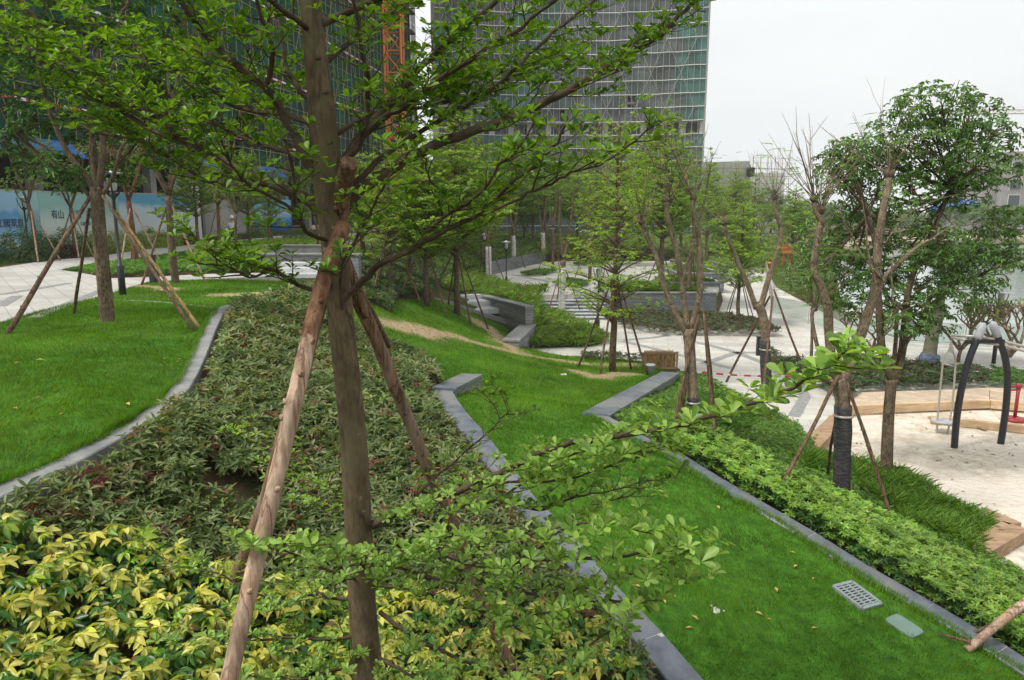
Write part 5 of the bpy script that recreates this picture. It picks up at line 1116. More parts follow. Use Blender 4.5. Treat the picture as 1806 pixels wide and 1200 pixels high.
# generic bushy prototypes for the far rows
def bushy(loc, label, h, w_, cols, seed, trunk=.3, leafL=.16, per=60, group='bushy far trees'):
    rnd.seed(seed); fk = [(smooth_line([(0,0,-.2),(.05,0,h*trunk*.5),(0,.05,h*trunk)], 4), .14, .1)]
    for k in range(5):
        a = k*1.26 + rnd.uniform(-.3,.3); fk.append((smooth_line([(0,.05,h*trunk),(math.cos(a)*w_*.22, math.sin(a)*w_*.22, h*(trunk+.15)),(math.cos(a)*w_*.4, math.sin(a)*w_*.4, h*(trunk+.33))], 4), .07, .03))
    cs = []
    for k in range(18):
        a = rnd.uniform(0, 6.28); q = math.sqrt(rnd.random())*w_*.8; z = h*(trunk + .12 + rnd.random()*(1-trunk-.2)*(1-.4*q/w_)); s = rnd.uniform(.35,.6)*w_*.75; cs.append(((math.cos(a)*q, math.sin(a)*q, z), (s, s, s*.6), None))
    return clump_tree(loc, label, fk, cs, .1, leafL, per, cols, 'bark', 'leaf', 'hex', .2, group=group, name='bushy_tree', fine=2.4, elev=.1, m=5, Wr=.45, spread_twigs=5)
b1 = bushy(GL(1275, 462), 'round dark bushy tree behind the far planter below the concrete building', 6.2, 2.4, G_MID, 5)
b2 = bushy(GL(1340, 440), 'mid green bushy tree beyond the ramp under the thin scaffold frame', 6.5, 2.8, G_MID, 9)
b3 = bushy(PZ(1440, 408, .6), 'broad dark bushy tree on the far lake shore', 8, 4, G_DARK, 12, .2, .26, 40)
rnd.seed(21)
B_PROTO = [b1, b2, b3]; adj = ['dense', 'loose', 'rounded', 'tall', 'low', 'spreading', 'ragged', 'narrow', 'dark', 'pale']
spots = []
for i in range(17): spots.append((620 + i*50 + rnd.uniform(-12, 12), 432 + rnd.uniform(-8, 6) - (6 if i > 8 else 0), rnd.uniform(300, 345), rnd.choice((0, 1))))
for i in range(12): spots.append((1400 + i*38 + rnd.uniform(-10, 10), 403 + rnd.uniform(-4, 3), rnd.uniform(348, 372), 2))
for i in range(7): spots.append((640 + i*85 + rnd.uniform(-25, 25), 410 + rnd.uniform(-3, 3), rnd.uniform(265, 320), rnd.choice((0, 1, 2))))
ordn = ['first','second','third','fourth','fifth','sixth','seventh','eighth','ninth','tenth','eleventh','twelfth','thirteenth','fourteenth','fifteenth','sixteenth','seventeenth']
for i, (px, py, ty, k) in enumerate(spots):
    if i < 17: g = GL(px, py); lab = '%s bushy tree from the left in the near row behind the terrace' % ordn[i]
    elif i < 29: g = PZ(px, py, .4); g[1] = 146 + (i % 4)*5.; g[2] = .6; lab = '%s bushy tree from the left along the far lake shore' % ordn[i-17]
    else: g = PZ(px, py + 8, 1.2); g[1] = max(g[1], 80); g[0] = (px-903)/FPX*g[1]*.99; lab = '%s tall bushy tree from the left in front of the tower base' % ordn[i-29]; g[2] = 1
    if i >= 17 and i < 29: g[0] = (px-903)/FPX*g[1]*.995
    h = max(PY(px, ty, g[1])[2] - g[2], 4); s = h/(6.2, 6.5, 8)[k]; copy_tree(B_PROTO[k], g, rnd.uniform(0, 6.28), (s*rnd.uniform(.85,1.2),)*2 + (s,), lab, 'bushy far trees')
# trees on the left lawn
g = GL(190, 569); Y = g[1]; fk = [(traced(g, [(190,580),(190,569),(184,500),(178,440),(173,375),(170,330)], Y, Y), .14, .115),
  (traced(g, [(171,345),(150,310),(120,270),(95,215),(75,150),(60,60)], Y, Y-.3), .06, .03), (traced(g, [(170,335),(165,280),(160,200),(150,120),(165,30)], Y, Y+.2), .075, .03), (traced(g, [(174,335),(182,270),(182,205),(200,120),(215,20)], Y, Y), .07, .03), (traced(g, [(180,345),(200,310),(215,260),(250,230),(300,180)], Y, Y-.2), .04, .02), (traced(g, [(160,350),(120,300),(80,260),(20,230)], Y, Y+.3), .035, .02)]
def cl2(px, py, dY, rx, rz, ei): return (tuple(PY(px, py, Y+dY) - g), (rx, rx, rz), ei)
C_ = [cl2(*q) for q in [(20,60,0,.7,.4,1),(80,20,.4,.7,.4,1),(90,110,-.4,.6,.35,1),(30,150,.3,.6,.35,5),(60,210,.2,.5,.3,5),(150,60,.2,.7,.4,2),(210,60,.4,.7,.4,3),(160,150,-.5,.6,.35,2),(240,120,0,.6,.35,3),(290,60,.2,.6,.35,4),(300,150,.3,.5,.3,4),(255,200,-.2,.45,.28,4),(130,225,.5,.5,.3,1),(110,290,-.1,.45,.25,5),(140,320,.2,.4,.22,5),(200,300,.6,.35,.22,4),(60,290,.5,.4,.2,5),(10,250,.5,.5,.3,5),(200,230,.8,.5,.3,3),(100,-30,.2,.8,.4,2),(220,-30,.2,.8,.4,3),(330,0,.2,.6,.35,4),(-40,100,.3,.8,.4,5),(350,100,.5,.5,.3,4),(270,280,.4,.35,.2,4)]]
clump_tree(g, 'broadleaf tree with forking trunk propped by four poles on the left lawn', fk, C_, .1, .11, 400, [(.035,.10,.015),(.05,.14,.02),(.075,.175,.02),(.025,.07,.012)], 'bark', 'leaf', 'hex', .3, elev=-.05, m=6, Wr=.42)
r = empty('tree_prop', g, 'four props leaning on the forked tree of the left lawn, two yellowish ones together', 'tree prop')
for a, b, ya, yb, rr, mt in (((8,592),(160,345),-.6,0,.045,'pole_brown'), ((130,555),(158,368),.6,.1,.034,'pole_brown'), ((346,586),(180,345),-.2,-.1,.036,'pole_brown'), ((358,583),(204,372),-.15,.25,.032,'pole_yellow')):
    A = G(*a); B = PY(*b, Y+yb); mb = MB(g); raw_pole(mb, A - np.array([0,0,.05]), B, rr, rr*.8, 10, wob=.008, knots=5); mb.build('pole', M[mt], r)
def small_broad(px, py, ty, w_, label, cols=G_MID, seed=1, leafL=.1, per=90, trunkpx=None, r_=.1, mat='bark', props=None):
    rnd.seed(seed); g = GL(px, py); h = PY(px, ty, g[1])[2] - g[2]; tr = .42
    fk = [(smooth_line([(0,0,-.1),(rnd.uniform(-.05,.05),0,h*tr*.5),(rnd.uniform(-.1,.1),0,h*tr)], 4), r_, r_*.8)]
    for k in range(4):
        a = k*1.57 + rnd.uniform(-.4,.4); e = fk[0][0][-1]; fk.append((smooth_line([e,(math.cos(a)*w_*.25, math.sin(a)*w_*.25, h*(tr+.18)),(math.cos(a)*w_*.45, math.sin(a)*w_*.45, h*(tr+.38))], 4), r_*.5, r_*.2))
    cs = []
    for k in range(12): a = rnd.uniform(0, 6.28); q = math.sqrt(rnd.random())*w_*.8; z = h*(tr + .12 + rnd.random()*.4); s = rnd.uniform(.35,.55)*w_*.85; cs.append(((math.cos(a)*q, math.sin(a)*q, z), (s, s, s*.55), None))
    t = clump_tree(g, label, fk, cs, .1, leafL, per*2.2, cols, mat, 'leaf', 'hex', .25, elev=0, m=5, Wr=.45, spread_twigs=6, name='lawn_tree')
    if props: tripod(g, props, h*.36, h*.16, 3, .03, a0=rnd.uniform(0, 2), mats=['pole_pale', 'pole_brown'])
    return t
small_broad(310, 500, 120, 1.9, 'tree with a pale pole tied beside its trunk on the lawn by the path', seed=3, r_=.12, props='pale poles around the tree on the lawn by the path')
small_broad(241, 470, 190, 1.7, 'orange barked tree on the groundcover wedge between the two paths', seed=4, r_=.12, mat='bark_red', props='light props of the orange barked tree between the paths')
small_broad(388, 444, 250, 1.6, 'small tree on the yellow groundcover left of the worker', seed=6, r_=.11, mat='bark_red', props='short light props beside the worker')
small_broad(476, 424, 270, 1.6, 'small tree in front of the deep blue hoarding', seed=8, r_=.1, mat='bark_red')
small_broad(65, 462, 215, 1.6, 'tree with pale props in front of the blue hoarding and lamp', seed=22, r_=.1, props='pale props of the tree in front of the blue hoarding')
small_broad(135, 455, 240, 1.6, 'tree with brown trunk in front of the misty hoarding', seed=10, r_=.1, props='crossed light props in front of the misty hoarding')
small_broad(420, 460, 260, 1.5, 'young tree rising from the yellow groundcover behind the seat wall', seed=14, r_=.07)
small_broad(560, 440, 300, 1.8, 'young tree behind the seat terrace hidden by the main trunk', seed=15, r_=.08)
rnd.seed(30)
# ================================================================ pruned trees with bare whips
def pinnate(P, D, L, cols, n=9):
    """feathery leaf: leaflet pairs along a rachis"""
    parts = []; P = np.asarray(P); D = unit(np.asarray(D)); N = len(P); up = np.tile(np.array([0,0,1.]), (N, 1)); s = unit(np.cross(D, up)); c = pal(N, cols)
    for k in range(n):
        t = (k + 1)/n; q = P + D*(L*t) + np.array([0,0,-.25*L*t*t]); w_ = L*.32*math.sin(math.pi*(.15+.8*t))
        for sg in (-1, 1): parts.append(leaf_geo(q, s*sg + D*.35, up, np.full(N, w_), .35, c, 'quad', droop=.1))
    return parts
def whips(mb, feath, p, n, L, ang=1.3, r=.009, axis=(0,0,1), leafp=.25):
    for k in range(n):
        az = rnd.uniform(0, 6.28); el = rnd.uniform(.25, ang); d = np.array([math.cos(az)*math.sin(el), math.sin(az)*math.sin(el), math.cos(el)]) + np.array(axis)*.2
        l = L*rnd.uniform(.45, 1.1); q = wander(p, d, l, 7, .045, .07); rr = r*rnd.uniform(.7,1.3); mb.tube(q, [rr*(1-.11*j) for j in range(8)], 5, cap=False)
        for j in range(rnd.choice((0,1,1,2))):
            a, b = along(q, rnd.uniform(.3,.8)); q2 = wander(a, b + rng.normal(size=3)*.35, l*rnd.uniform(.2,.45), 4, .05, .08); mb.tube(q2, [rr*.5,rr*.4,rr*.35,rr*.3,rr*.2], 4, cap=False)
        if rnd.random() < leafp:
            for j in range(rnd.choice((2,3,4))): a, b = along(q, rnd.uniform(.3,.95)); e = b + rng.normal(size=3)*.8; e[2] = abs(e[2])*.1; feath.append((a, e))
def pruned(g, label, limbs, knobs, whipL=1.3, wrap=None, mat='bark_pale', nw=11, leafp=.25, feathers=(), thin=(), fL=.3):
    r = tree_root('pruned_tree', g, label, group='hard pruned trees with bare whips'); mb = MB(); fe = []
    for P, a, b in limbs:
        n = len(P); mb.tube(P, [(a + (b-a)*i/(n-1))*rnd.uniform(.95,1.06) for i in range(n)], 10, wob=.04)
        for k in range(3):
            i = rnd.randrange(1, n-1); v = rng.normal(size=3); v /= np.linalg.norm(v); rr = a + (b-a)*i/(n-1); mb.tube([P[i] + v*rr*.5, P[i] + v*rr*1.3], [rr*.4, rr*.2], 6)
    mb.build('trunk', M[mat], r); mw = MB()
    for p, rr in knobs:
        p = np.array(p); kb = MB(); 
        whips(mw, fe, p, nw, whipL, 1.35, leafp=leafp)
    for p, rr in knobs:
        km = MB(); km.lathe(tuple(p), [(rr*.6,-rr*1.1),(rr*1.05,-rr*.4),(rr*1.15,rr*.2),(rr*.7,rr*.8),(rr*.2,rr)], 9); km.build('knob', M['bark'], r)
    for P, a in thin: mw.tube(P, [a*(1-.7*i/(len(P)-1)) for i in range(len(P))], 6, cap=False)
    mw.build('whips', M[mat], r)
    for p, d in feathers: fe.append((p, d))
    if fe: crown_obj(r, pinnate([f[0] for f in fe], [f[1] for f in fe], fL, G_FEATH), M['leaf'], 'feathery_leaves')
    if wrap:
        P, a = wrap; mb = MB(); n = len(P); P2 = smooth_line(P, 3); mb.tube(P2, [a*(1 + .06*math.sin(i*2.1) + .02*rnd.random()) for i in range(len(P2))], 14, wob=.03); mb.build('trunk_wrap', M['wrap'], r)
        mb = MB(); e = P2[-2]; mb.lathe(tuple(e), [(a*1.08,-.02),(a*1.14,0),(a*1.08,.02)], 14); mb.build('tie', M['steel'], r)
    return r
def feather_spread(g, spots, Y, n=6, s=.35):
    out = []
    for px, py in spots:
        for k in range(n): q = PY(px + rnd.uniform(-25,25), py + rnd.uniform(-10,10), Y + rnd.uniform(-.4,.4)) - g; d = np.array([rnd.uniform(-1,1), rnd.uniform(-1,1), rnd.uniform(-.1,.25)]); out.append((q, d))
    return out
g = GL(1483, 884); Y = g[1]; print('B3', g)
L1 = [(traced(g, [(1483,895),(1483,884),(1485,800),(1486,720),(1483,690),(1478,668)], Y, Y), .115, .13), (traced(g, [(1480,672),(1468,640),(1462,590),(1460,545),(1450,510),(1436,475),(1441,430),(1447,395),(1448,372)], Y, Y-.2), .085, .05),
  (traced(g, [(1484,672),(1500,640),(1519,588),(1537,535),(1546,490),(1548,440),(1556,380),(1566,330),(1568,308)], Y, Y+.2), .095, .05), (traced(g, [(1470,660),(1452,635),(1440,605),(1432,560),(1436,545)], Y, Y+.3), .04, .028), (traced(g, [(1539,531),(1560,490),(1590,460),(1620,435),(1638,424)], Y+.1, Y), .05, .025), (traced(g, [(1452,395),(1440,375),(1436,352)], Y-.2, Y-.2), .045, .04)]
kn = [(PY(1448,370,Y-.2)-g, .07), (PY(1568,306,Y+.2)-g, .08), (PY(1436,350,Y-.2)-g, .06), (PY(1438,545,Y+.3)-g, .04)]
th = [(smooth_line(loc_px(g, p, [Y]*len(p)), 4), a) for p, a in [([(1558,495),(1520,450),(1500,410),(1485,385),(1478,360)], .02), ([(1545,500),(1530,440),(1528,400),(1520,350)], .022), ([(1575,520),(1572,480),(1577,450)], .02), ([(1560,430),(1600,380),(1660,350),(1720,340)], .012), ([(1640,424),(1680,400),(1740,395)], .012), ([(1445,395),(1480,370),(1500,340)], .012)]]
pruned(g, 'big pruned tree in the hedge with dark wrapping round its lower trunk and crooked limbs', L1, kn, 1.45, (loc_px(g, [(1483,892),(1483,884),(1485,830),(1486,780),(1487,716)], [Y]*5), .145), feathers=feather_spread(g, [(1500,450),(1460,440),(1580,470),(1600,560),(1440,480),(1380,440)], Y, 8), thin=th, nw=15)
r = empty('tree_prop', g, 'brown props leaning on the wrapped pruned tree beside the bright green hedge', 'tree prop')
for a, b, ya, rr in (((1366,880),(1480,662),0,.035), ((1578,925),(1493,672),0,.034), ((1458,845),(1475,730),.2,.03)):
    A = G(*a); B = PY(*b, Y-.05); mb = MB(g); raw_pole(mb, A - np.array([0,0,.06]), B, rr, rr*.85, 9, wob=.012, knots=5); mb.build('pole', M['pole_brown'], r)
g = GL(1226, 778); Y = g[1]; print('B1', g)
L1 = [(traced(g, [(1226,790),(1226,778),(1222,700),(1218,640),(1214,580)], Y, Y), .095, .1), (traced(g, [(1212,590),(1192,555),(1172,505),(1160,460),(1140,415),(1131,392)], Y, Y-.2), .06, .035), (traced(g, [(1213,580),(1205,520),(1195,450),(1183,405),(1176,370),(1180,350)], Y, Y), .06, .035), (traced(g, [(1216,582),(1232,530),(1235,470),(1231,410),(1222,365),(1224,350)], Y, Y+.1), .06, .04), (traced(g, [(1212,570),(1206,500),(1210,470),(1222,440)], Y+.3, Y+.4), .035, .025)]
pruned(g, 'multi stemmed pruned tree in the hedge behind the leafy near branch', L1, [(PY(1131,392,Y-.2)-g, .045), (PY(1180,352,Y)-g, .05), (PY(1223,350,Y+.1)-g, .055)], 1.7, (loc_px(g, [(1226,784),(1224,740),(1222,700)], [Y]*3), .115), feathers=feather_spread(g, [(1080,380),(1110,340),(1140,370),(1160,330),(1200,400),(1240,340),(1120,420)], Y, 9), nw=13, leafp=.3)
tripod(g, 'dark brown stakes tied upright round the multi stemmed pruned tree', 2.3, .55, 4, .035, a0=.5)
g = GL(1352, 690); Y = g[1]
L1 = [(traced(g, [(1352,700),(1351,690),(1350,600),(1346,560),(1336,535)], Y, Y), .13, .14), (traced(g, [(1334,545),(1318,500),(1300,460),(1284,420),(1277,395)], Y, Y-.2), .085, .05), (traced(g, [(1342,540),(1356,490),(1372,440),(1377,405),(1368,375),(1367,350)], Y, Y+.1), .085, .05)]
pruned(g, 'forked pruned tree with wrapped base standing on the plaza edge', L1, [(PY(1277,394,Y-.2)-g, .07), (PY(1367,348,Y+.1)-g, .085)], 2.0, (loc_px(g, [(1352,696),(1351,660),(1349,600)], [Y]*3), .16), feathers=feather_spread(g, [(1300,400),(1260,390),(1330,370),(1400,380),(1250,430),(1350,330)], Y, 10), nw=14, fL=.45)
tripod(g, 'long thin props crossing in front of the forked pruned tree', 3.0, 1.5, 3, .035, a0=2.2)
for px, py, kx, ky, lab in ((1430,650,1432,545,'short pruned stem behind the wrapped tree'), (1215,520,1240,300,'distant pruned tree standing in the planter row'), (991,560,1000,330,'pruned tree with whitewashed trunk in the hedge beside the staircase'), (862,500,858,330,'whitewashed slim tree left of the terrace lamp'), (958,458,955,335,'whitewashed slim tree behind the terrace left side'), (906,470,905,330,'whitewashed thin tree between the terrace lamps'), (1040,495,1030,300,'bare topped tree on the small green island near the stairs'), (975,476,975,310,'bare topped tree on the left green island of the terrace')):
    g = GL(px, py); Y = g[1]; top = PY(kx, ky, Y) - g; h = top[2]; white = 'whitewash' in lab
    f = .5; m0 = np.array([top[0]*.3, 0, h*.45]); a = top*np.array([1,1,1]) + np.array([-.35,0,-.5]); b = top + np.array([.35,.1,-.3]); r0 = (.16 if white else .12) if h > 3 else .07
    if 'short' in lab: limbs = [(smooth_line([(0,0,-.1), m0, top], 5), .06, .04)]; kn = [(top, .05)]
    else: limbs = [(smooth_line([(0,0,-.1), (0,0,h*.25), m0], 5), r0, r0*.8), (smooth_line([m0, (m0+a)/2 + np.array([-.1,0,0]), a], 5), r0*.6, r0*.35), (smooth_line([m0, (m0+b)/2 + np.array([.1,0,0]), b], 5), r0*.6, r0*.35)]; kn = [(a, .05), (b, .05)]
    t = pruned(g, lab, limbs, kn, 1.6 if h > 3 else .5, nw=9, feathers=[(top + rng.normal(size=3)*np.array([1.2,.8,.5]), rng.normal(size=3)*np.array([1,1,.15])) for _ in range(90 if h > 3 else 0)], mat='bark', fL=.5)
    if white: mb = MB(); q_ = limbs[0][0]; q_ = q_[:max(3, int(len(q_)*.85))]; mb.tube(q_, [r0*1.1]*len(q_), 12); mb.build('white_paint_coat', M['whitewash'], t)
    if h > 3: tripod(g, 'props of the ' + lab[:60].replace('with whitewashed trunk ', ''), h*.4, 1.15, 3, .03, a0=rnd.uniform(0, 2), mats=['pole_brown','pole_red'])
# white-trunk palm like stem and bare plumerias by the lake
def plumeria(px, py, h, label, s=1.0):
    g = GL(px, py); r = tree_root('plumeria', g, label, group='bare branched plumeria trees'); mb = MB(); fe = []
    def br(p, d, l, rr, lv):
        q = wander(p, d, l, 3, .06, .1); mb.tube(q, [rr, rr*.93, rr*.86, rr*.8], 7)
        if lv == 0: fe.append((q[-1], unit(q[-1]-q[-2]))); return
        a0 = rnd.uniform(0, 6.28)
        for k in range(rnd.choice((2,3))):
            a = a0 + k*2.2; dd = unit(q[-1]-q[-2]) + .75*np.array([math.cos(a), math.sin(a), .15]); br(q[-1], dd, l*rnd.uniform(.62,.85), rr*.76, lv-1)
    br(np.array([0,0,-.05]), (0,0,1), h*.2, .075*s, 0 if False else 1)
    for k in range(3): a = k*2.1 + rnd.random(); br(np.array([0,0,h*.18]), (math.cos(a), math.sin(a), .8), h*.27, .06*s, 4)
    mb.build('trunk', M['bark_pale'], r); P = np.array([f[0] for f in fe]); A = np.array([f[1] for f in fe]); k = rng.random(len(P)) < .35
    crown_obj(r, [rosettes(P[k], A[k], 5, .17*s, .6, .3, G_MID, 'hex')], M['leaf'])
plumeria(1778, 655, 3.0, 'bare branched plumeria right of the lake lamp at the picture edge', 1.1); plumeria(1535, 640, 2.4, 'bare branched plumeria behind the large dark tree', 1.0); plumeria(1690, 640, 2.7, 'low bare plumeria between the palm trunk and swing posts', 1.0)
g = GL(1636, 648); r = tree_root('palm', g, 'leaning smooth palm trunk by the lake with dark blue wrap at its foot'); P = traced(g, [(1636,655),(1637,640),(1645,590),(1658,530),(1668,480)], g[1], g[1]); mb = MB(); mb.tube(P, [.3 - .012*i for i in range(len(P))], 12); mb.build('trunk', mat_noise('palm_bark', (.09,.10,.06), (.18,.17,.12), 2, .8, .4, 10, stretch=(1,1,5)) , r)
fr = []
for k in range(16):
    a = k*.39*2.1; d = np.array([math.cos(a), math.sin(a), .8 + .3*math.sin(k)]); fr.append((P[-1], d))
crown_obj(r, pinnate([f[0] for f in fr], [f[1] for f in fr], 2.3, G_DARK, 22), M['leaf'], 'fronds')
mb = MB(); mb.tube([np.array([0,0,0]), np.array([.04,0,.35]), np.array([.06,0,.5])], [.36,.35,.3], 12, wob=.05); mb.build('wrap', mat_noise('wrap_blue', (.03,.04,.09), (.12,.14,.2), 6, .8, .5, 12), r)
# ================================================================ the main tree
Y0 = 4.0; g = PY(641, 1340, Y0); g = np.array([-.905, Y0, T(-.905, Y0)]); main_root = tree_root('prop_braced_tree', g, 'main foreground tree with layered branches braced by rough poles')
tp = smooth_line([np.array([-.90, 4.0, g[2]-.15]) - g] + loc_px(g, [(650,1200),(641,1100),(633,950),(625,800),(614,680),(605,600),(594,480),(583,380),(575,290),(568,200),(558,110),(549,20),(540,-60),(530,-200),(524,-330)], [4.0]*15), 4)
rr_ = [(.098,0),(.084,.15),(.074,.35),(.07,.5),(.08,.58),(.074,.66),(.06,.75),(.052,.85),(.03,1)]
def rad_at(t):
    for (a, ta), (b, tb) in zip(rr_[:-1], rr_[1:]):
        if t <= tb: return a + (b-a)*(t-ta)/(tb-ta)
    return .03
mb = MB(); mb.tube(tp, [rad_at(i/(len(tp)-1)) for i in range(len(tp))], 18, wob=.018)
for px, py in ((606,700),(631,770),(615,860),(636,880),(625,915),(643,1040),(600,640),(607,600),(580,250),(572,160),(560,100),(620,830),(617,745),(640,905),(650,980),(622,1000),(612,640),(628,1055),(590,430)):   # knots
    c = PY(px, py, 4.0 - .07) - g; mb.tube([c + np.array([0,.03,0]), c + np.array([0,-.004,.0])], [.02,.012], 7)
mb.build('trunk', M['bark_main'], main_root)
limbs = [  # pixels, Y start/end, r start/end, twig length, leaf size class
 ([(578,378),(540,350),(465,320),(395,287),(325,248),(285,210),(200,160),(140,108),(80,50),(20,-10)],4.0,4.5,.042,.012,.62),
 ([(330,250),(260,225),(180,170),(110,120),(50,85),(-40,50)],4.2,4.9,.02,.008,.6),
 ([(470,322),(400,330),(330,300),(250,250),(160,230),(80,190)],4.1,5.2,.016,.006,.55),
 ([(577,335),(545,290),(512,225),(478,165),(430,125),(375,75),(330,20),(300,-30)],4.0,3.7,.036,.014,.6),
 ([(470,155),(482,90),(460,30),(445,-40)],3.9,3.7,.018,.01,.45),
 ([(583,426),(540,408),(521,373),(519,338),(515,290),(500,240)],3.95,3.6,.017,.006,.35),
 ([(521,373),(480,348),(440,325),(412,295),(395,260),(370,200)],3.8,3.4,.011,.005,.38),
 ([(590,500),(550,512),(517,498),(480,475),(430,462),(370,440),(330,400)],3.95,3.5,.019,.006,.4),
 ([(480,475),(440,490),(400,470),(350,465)],3.85,3.4,.009,.004,.35),
 ([(597,375),(643,330),(687,300),(743,267),(833,233),(900,210),(967,178),(1030,143),(1067,123),(1117,93),(1167,60),(1205,20),(1245,-15)],4.0,4.4,.044,.012,.6),
 ([(592,320),(612,275),(640,233),(683,187),(733,127),(787,77),(833,37),(890,-10)],4.0,4.5,.036,.016,.55),
 ([(640,240),(680,205),(710,190),(760,150),(813,117),(867,77),(920,47),(985,-8)],4.1,3.7,.024,.01,.55),
 ([(605,365),(633,320),(677,277),(717,247),(787,207),(867,160),(933,97),(993,43),(1060,-5)],4.0,4.9,.024,.01,.55),
 ([(590,300),(630,260),(643,220),(650,143),(637,93),(632,40),(615,-30)],4.0,3.5,.02,.008,.4),
 ([(604,530),(640,495),(672,464),(707,451),(749,424),(797,400),(835,384),(867,355),(907,320),(947,293),(973,261),(997,220)],3.95,3.4,.024,.007,.42),
 ([(749,416),(781,384),(813,366),(856,331),(880,290),(907,275),(941,220)],3.75,3.3,.012,.005,.35),
 ([(867,373),(920,349),(973,323),(1020,300),(1070,285),(1130,240),(1150,222)],3.6,3.2,.01,.004,.35),
 ([(781,384),(771,344),(755,310),(747,275)],3.7,3.4,.008,.004,.3),
 ([(604,545),(600,500),(607,455),(640,400),(660,360),(690,310),(720,270)],3.9,3.3,.014,.005,.33),
 ([(565,190),(520,150),(500,90),(490,20)],4.0,4.4,.02,.01,.5), ([(565,120),(620,70),(680,30),(740,-20)],4.0,4.5,.02,.01,.5), ([(555,60),(500,20),(440,-30)],4.0,3.6,.02,.01,.5),
 ([(570,230),(500,200),(420,190),(330,130),(240,100),(150,30)],4.0,5.3,.022,.008,.6), ([(572,250),(660,200),(740,190),(830,170),(920,130),(1010,100)],4.05,5.2,.02,.008,.55), ([(575,280),(480,260),(400,230),(300,170),(230,60)],4.0,4.9,.02,.008,.55),
 # low sprays
 ([(657,925),(690,912),(730,888),(790,872),(860,842),(940,805),(1010,782),(1100,768),(1190,752),(1290,722),(1380,690),(1440,655),(1495,620)],4.0,2.35,.026,.005,.3),
 ([(700,905),(760,900),(850,890),(930,850),(1010,800),(1090,800),(1190,790)],3.85,2.9,.012,.004,.3),
 ([(663,1005),(700,985),(745,962),(800,985),(870,1000),(960,985),(1060,985),(1150,975),(1235,985)],4.0,2.75,.022,.005,.3),
 ([(800,985),(860,960),(940,940),(1020,925),(1100,930),(1200,955)],3.6,2.8,.01,.004,.28),
 ([(660,1030),(720,1040),(800,1062),(880,1090),(970,1080),(1050,1060),(1130,1060)],4.0,3.0,.016,.005,.28),
 ([(670,1080),(740,1130),(830,1170),(920,1190),(1020,1150),(1100,1100)],4.0,3.2,.016,.005,.28),
 ([(860,842),(900,880),(950,900),(1000,880),(1060,870),(1130,850),(1190,840)],3.6,3.3,.009,.004,.3),
 ([(900,1000),(960,960),(1030,900),(1090,880),(1150,860)],3.6,3.8,.008,.004,.3),
 ([(640,925),(600,900),(560,875),(520,862),(490,840)],4.05,4.7,.014,.005,.28),
 ([(640,1030),(600,1015),(560,1000),(510,975),(470,965),(440,960)],3.98,3.1,.012,.004,.22),
 ([(660,1010),(690,980),(730,965),(770,960),(800,940)],3.95,3.0,.012,.004,.24),
 ([(650,1020),(640,1000),(620,980),(580,965),(540,955)],3.9,2.9,.010,.004,.22),
 ([(645,1058),(600,1056),(555,1048),(500,1062),(440,1040),(380,1010),(320,1000),(250,960)],4.05,4.0,.012,.004,.32),
 ([(648,1110),(590,1130),(520,1125),(440,1130),(360,1110),(280,1120)],4.0,3.6,.013,.004,.32),
 ([(655,1150),(600,1180),(520,1200),(430,1190)],4.0,3.3,.012,.004,.3), ([(655,1150),(720,1190),(800,1230),(880,1230)],4.0,3.3,.013,.004,.3), ([(650,900),(600,860),(520,830),(460,780),(420,760)],4.05,5.0,.012,.004,.3),
 ([(745,965),(820,1010),(900,1040),(980,1050),(1060,1030),(1130,1010),(1200,1020)],3.8,2.9,.012,.004,.3),  ([(820,870),(900,850),(980,850),(1060,825),(1130,800)],3.6,3.1,.009,.004,.27), ([(700,1000),(760,1020),(840,1040),(900,1100),(960,1130)],3.8,3.3,.010,.004,.28),
 ([(700,912),(760,850),(830,790),(880,740),(850,690)],4.1,4.8,.010,.004,.26), ([(880,740),(900,720),(870,680)],4.7,4.9,.006,.003,.25),
]
mb = MB(); an = []; an_low = []
for i, (pix, ya, yb, ra, rb, sl) in enumerate(limbs):
    P = smooth_line(loc_px(g, pix, np.linspace(ya, yb, len(pix))), 4); low_ = pix[0][1] > 850; tgt = an_low if low_ else an
    ts0 = .3 if (i < 25 and ra > .02) else .22
    for q_ in P[2:]: q_ += rng.normal(size=3)*.004
    layered_limb(mb, tgt, P, ra*(1 if low_ else .86), rb*.85, 9 if ra > .02 else 6, sub_L=sl*.95 if low_ else sl*.95, sub_gap=.052 if low_ else .058, r_sub=.0042 if low_ else .0052, twig=True, anchor_gap=.055 if low_ else .085, up=.05, t0=.12 if low_ else ts0, rise=.35 if low_ else .9)
for k in range(34):      # the crown goes on above the frame: unseen limbs added to shade trunk and bed
    a = k*2.4 + rnd.uniform(-.3,.3); zz = rnd.uniform(6.5, 10.2) ; t_ = (zz - g[2]) ; pb = np.array([-.12 - .02*(zz-6), 0, t_]); q = wander(pb, (math.cos(a), math.sin(a), rnd.uniform(.25,.6)), rnd.uniform(1.8, 3.4)*(1.15 - .09*(zz-6.5)), 7, -.02, .07)
    if zz < 7.6 and q[-1][1] < -1.6: continue
    layered_limb(mb, an, q, .022, .005, 5, .75, .11, .2, .005, False, .12, .03)
mb.build('branches', M['bark_dark'] if False else mat_noise('branch_bark', (.045,.032,.022), (.11,.08,.055), 9, .85, .7, 30, dist=.006, spec=.15), main_root)
print('anchors', len(an), len(an_low))
def cam_clear(A):
    P = np.array([a[0] for a in A]) + g; D = np.linalg.norm(P - np.array([0,0,CZ]), axis=1); k = D > 1.5; return (P - g)[k], np.array([a[1] for a in A])[k]
P, A = cam_clear(an); crown_obj(main_root, [rosettes(P, A, 6, .049, .5, .5, G_TERM, 'ob', droop=.1)], M['leaf'], 'crown')
P, A = cam_clear(an_low); k = rng.random(len(P)) < .9
